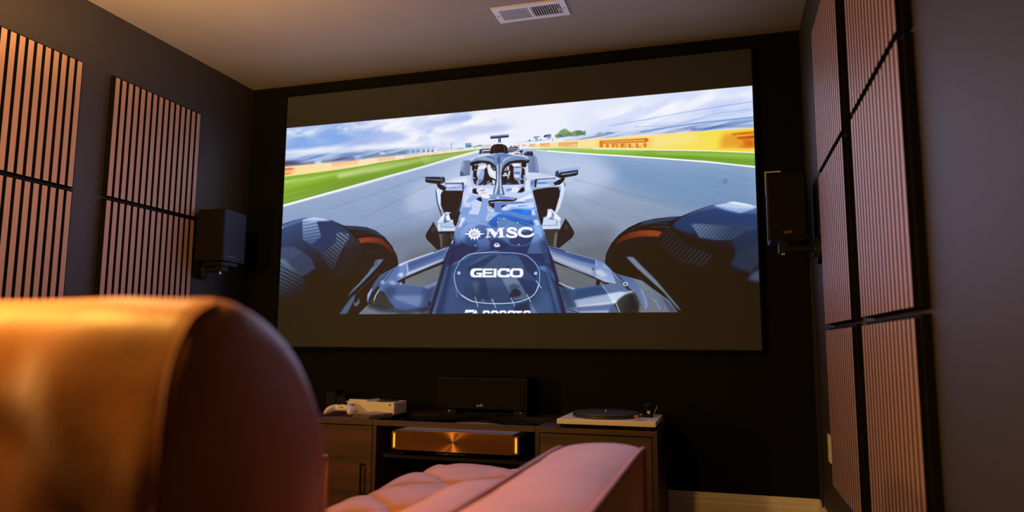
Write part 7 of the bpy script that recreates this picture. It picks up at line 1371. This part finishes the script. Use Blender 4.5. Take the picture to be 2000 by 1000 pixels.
# ------------------------------------------------------------------ leather recliner in the foreground
rec = thing('recliner', 'large tan leather recliner with tufted seat in front of the viewer', 'recliner', (2.12, -2.45, 0))
RX, RY = 2.12, -2.45
def soft(bm, amp, freq, seed, fix=None):
    for v in bm.verts:
        n = noise.noise_vector(Vector((v.co.x * freq + seed, v.co.y * freq, v.co.z * freq))) * amp
        n += noise.noise_vector(Vector((v.co.x * freq * 2.7 + seed, v.co.y * freq * 2.7, v.co.z * freq * 2.7))) * amp * 0.35
        v.co += n
def rounded_prism(x0, x1, prof, rx, nx=26, dome=0.0, npr=64):
    """closed profile in (y, z) swept along x with rounded ends"""
    p = [Vector((0, a, b)) for a, b in prof]; p = smooth_path(p + [p[0]], 8)[:-1]
    cen = sum(p, Vector()) / len(p); bm = B(); rings = []
    xs = [0.5 - 0.5 * math.cos(PI * i / nx) for i in range(nx + 1)]
    for s in xs:
        x = x0 + (x1 - x0) * s; e = min(x - x0, x1 - x); k = 1.0
        inset = 0.0
        if e < rx: inset = rx - math.sqrt(max(0, rx * rx - (rx - e) ** 2))
        ring_ = []
        for q in p:
            d = q - cen; L_ = d.length; ring_.append(bm.verts.new((x, cen.y + d.y * (1 - inset / L_), cen.z + d.z * (1 - inset / L_))))
        rings.append(ring_)
    n = len(p)
    for a, b in zip(rings[:-1], rings[1:]):
        for k in range(n): bm.faces.new((a[k], a[(k + 1) % n], b[(k + 1) % n], b[k]))
    for rg, sg in ((rings[0], -1), (rings[-1], 1)):
        last = rg
        for f in (0.8, 0.55, 0.3):
            nr = []
            for v in rg:
                d = Vector((0, v.co.y - cen.y, v.co.z - cen.z)); nr.append(bm.verts.new((v.co.x + sg * dome * (1 - f * f), cen.y + d.y * f, cen.z + d.z * f)))
            for k in range(n): bm.faces.new((last[k], last[(k + 1) % n], nr[(k + 1) % n], nr[k]))
            last = nr
        bm.faces.new(last)
    return bm
# backrest: rear top edge tight, front top broad and round
BP = [(-3.190, 0.12), (-3.222, 0.35), (-3.228, 0.60), (-3.229, 0.74), (-3.222, 0.820), (-3.200, 0.870), (-3.150, 0.890), (-3.085, 0.871), (-3.032, 0.832), (-2.992, 0.775), (-2.969, 0.70), (-2.960, 0.60), (-2.960, 0.45), (-2.965, 0.12)]
bm = rounded_prism(1.86, 2.395, [(a - RY, b) for a, b in BP], 0.040, 34, 0.016)
for v in bm.verts: v.co.x -= RX
bmesh.ops.subdivide_edges(bm, edges=[e for e in bm.edges if e.calc_length() > 0.03], cuts=1, use_grid_fill=True)
def wrinkle(v):
    x, y, z = v.co
    if y < -0.70:
        v.co.y += 0.013 * noise.noise(Vector((x * 8, z * 9, 3.1))) + 0.006 * noise.noise(Vector((x * 19 + z * 12, z * 17, 7.7)))
        v.co.z += 0.004 * noise.noise(Vector((x * 8, 1.7, z * 5)))
for v in bm.verts: wrinkle(v)
back = obj('backrest', bm, M['leather'], rec, 70)
rail = smooth_path([(0.257, a - RY - 0.001, b) for a, b in ((-3.205, 0.15), (-3.2215, 0.40), (-3.2245, 0.66), (-3.2245, 0.74), (-3.2185, 0.818), (-3.197, 0.866), (-3.165, 0.883))], 6)
bm = B(); tube(bm, rail, 0.0032, 10); obj('piping', bm, M['piping'], back, True)
# seat cushion with diamond tufts
def tuft(x, y):
    u = ((x - 2.07) / 0.185 + (y + 1.79) / 0.175) / 2; v = ((x - 2.07) / 0.185 - (y + 1.79) / 0.175) / 2
    a, b = abs(math.sin(PI * u)), abs(math.sin(PI * v))
    puff = (a * b) ** 0.34
    du, dv = u - round(u), v - round(v)
    return 0.026 * puff - 0.014 * math.exp(-(du * du + dv * dv) / 0.008)
bm = B(); X0, X1, Y0, Y1 = 1.862, 2.415, -3.00, -1.455; NX, NY = 110, 260; g = []
for j in range(NY + 1):
    row = []
    for i in range(NX + 1):
        x = X0 + (X1 - X0) * i / NX; y = Y0 + (Y1 - Y0) * j / NY
        e1 = min(x - X0, X1 - x); e2 = Y1 - y
        drop = 0.0; r_ = 0.085
        for e in (e1, e2):
            if e < r_: drop += r_ - math.sqrt(max(0.0, r_ * r_ - (r_ - e) ** 2))
        z = 0.452 + tuft(x, y) * min(1, (min(x - X0, Y1 - y) / 0.13) ** 0.8 + 0.12) - min(drop, 0.14) + 0.006 * noise.noise(Vector((x * 8, y * 8, 0.3))) + 0.0022 * noise.noise(Vector((x * 26, y * 14, 4.0)))
        row.append(bm.verts.new((x - RX, y - RY, z)))
    g.append(row)
for j in range(NY):
    for i in range(NX): bm.faces.new((g[j][i], g[j][i + 1], g[j + 1][i + 1], g[j + 1][i]))
bnd = [g[0][i] for i in range(NX + 1)] + [g[j][NX] for j in range(1, NY + 1)] + [g[NY][i] for i in range(NX - 1, -1, -1)] + [g[j][0] for j in range(NY - 1, 0, -1)]
low = [bm.verts.new((v.co.x, v.co.y, 0.24)) for v in bnd]
for k in range(len(bnd)): bm.faces.new((bnd[k], low[k], low[(k + 1) % len(bnd)], bnd[(k + 1) % len(bnd)]))
bm.faces.new(low)
seat = obj('seat_cushion', bm, M['leather'], rec, 60)
for m_ in range(-5, 6):
    for n_ in range(-5, 6):
        x, y = 2.07 + 0.185 * (m_ + n_), -1.79 + 0.175 * (m_ - n_)
        if X0 + 0.06 < x < X1 - 0.05 and -2.8 < y < Y1 - 0.07:
            bm = B(); lathe(bm, [(0.010, -0.004), (0.010, 0.0), (0.006, 0.004), (0.001, 0.005)], (x - RX, y - RY, 0.452 + tuft(x, y) + 0.002), 14); obj('button', bm, M['piping'], seat, True)
part('base', M['leather'], rec, (1.64 - RX, 2.63 - RX, -3.15 - RY, -1.62 - RY, 0.05, 0.26), bev=0.02, smooth=True)
for x in (1.70, 2.57):
    for y in (-3.05, -1.72):
        bm = B(); cyl(bm, (x - RX, y - RY, 0.0), (x - RX, y - RY, 0.055), 0.022, 0.028, 20); obj('foot', bm, M['black_plastic'], rec, True)
def arm(x0, x1, yend, ztop, crown):
    bm = B(); NU, NV = 34, 70; y0 = -3.14; g = []
    def top(u, y):                       # u across 0..1
        e = yend - y; fall = 0.0; r_ = 0.16
        if e < r_: fall = 0.010 * (1 - e / r_) ** 2.2
        return ztop + 0.006 * u + crown * (math.sin(PI * u) ** 0.7) - fall * (0.35 + 0.65 * math.sin(PI * u))
    for j in range(NV + 1):
        y = y0 + (yend - y0) * j / NV; row = []
        for i in range(NU + 1):
            u = i / NU; x = x0 + (x1 - x0) * u
            bow = 0.030 * math.sin(PI * u) ** 0.8 * (j / NV) ** 14
            row.append(bm.verts.new((x - RX, y + bow - RY, top(u, y) + 0.0035 * noise.noise(Vector((x * 10, y * 7, 2.2))))))
        g.append(row)
    for j in range(NV):
        for i in range(NU): bm.faces.new((g[j][i], g[j][i + 1], g[j + 1][i + 1], g[j + 1][i]))
    bnd = [g[0][i] for i in range(NU + 1)] + [g[j][NU] for j in range(1, NV + 1)] + [g[NV][i] for i in range(NU - 1, -1, -1)] + [g[j][0] for j in range(NV - 1, 0, -1)]
    low = []
    for v in bnd:
        low.append(bm.verts.new((v.co.x, v.co.y, 0.12)))
    for k in range(len(bnd)): bm.faces.new((bnd[k], low[k], low[(k + 1) % len(bnd)], bnd[(k + 1) % len(bnd)]))
    bm.faces.new(low)
    a = obj('armrest', bm, M['leather'], rec, 50)
    for xx, u in ((x0, 0.0), (x1, 1.0)):
        bm = B(); pts = [(xx - RX, y0 + (yend - y0) * j / 40 - RY, top(u, y0 + (yend - y0) * j / 40) + 0.001) for j in range(41)] + [(xx - RX, yend + 0.002 - RY, top(u, yend) - 0.03 * k) for k in range(1, 10)]
        tube(bm, [(p[0], p[1], p[2] + 0.003) for p in pts], 0.0062, 10); obj('piping', bm, M['piping'], a, True)
arm(2.455, 2.643, -2.070, 0.611, 0.020)
arm(1.645, 1.847, -2.075, 0.556, 0.020)
# padded bolster on the inside of the right armrest
bm = B(); NU, NV = 20, 40; g = []
for j in range(NV + 1):
    s = j / NV; y = -2.98 + (-2.225 + 2.98) * s; e = 1 - s
    k = 1.0 if e > 0.10 else math.sqrt(max(0.0, 1 - ((0.10 - e) / 0.10) ** 2))
    k = max(k, 0.03); row = []
    for i in range(NU):
        a = 2 * PI * i / NU; ca, sa = math.cos(a), math.sin(a)
        row.append(bm.verts.new((2.338 + 0.094 * k * math.copysign(abs(ca) ** 0.8, ca) - RX, y - RY, 0.484 + 0.090 * k * math.copysign(abs(sa) ** 0.8, sa) + 0.003 * noise.noise(Vector((y * 12, a, 1))))))
    g.append(row)
for j in range(NV):
    for i in range(NU): bm.faces.new((g[j][i], g[j][(i + 1) % NU], g[j + 1][(i + 1) % NU], g[j + 1][i]))
bm.faces.new(g[0]); bm.faces.new(g[-1][::-1])
obj('side_bolster', bm, M['leather'], rec, 60)
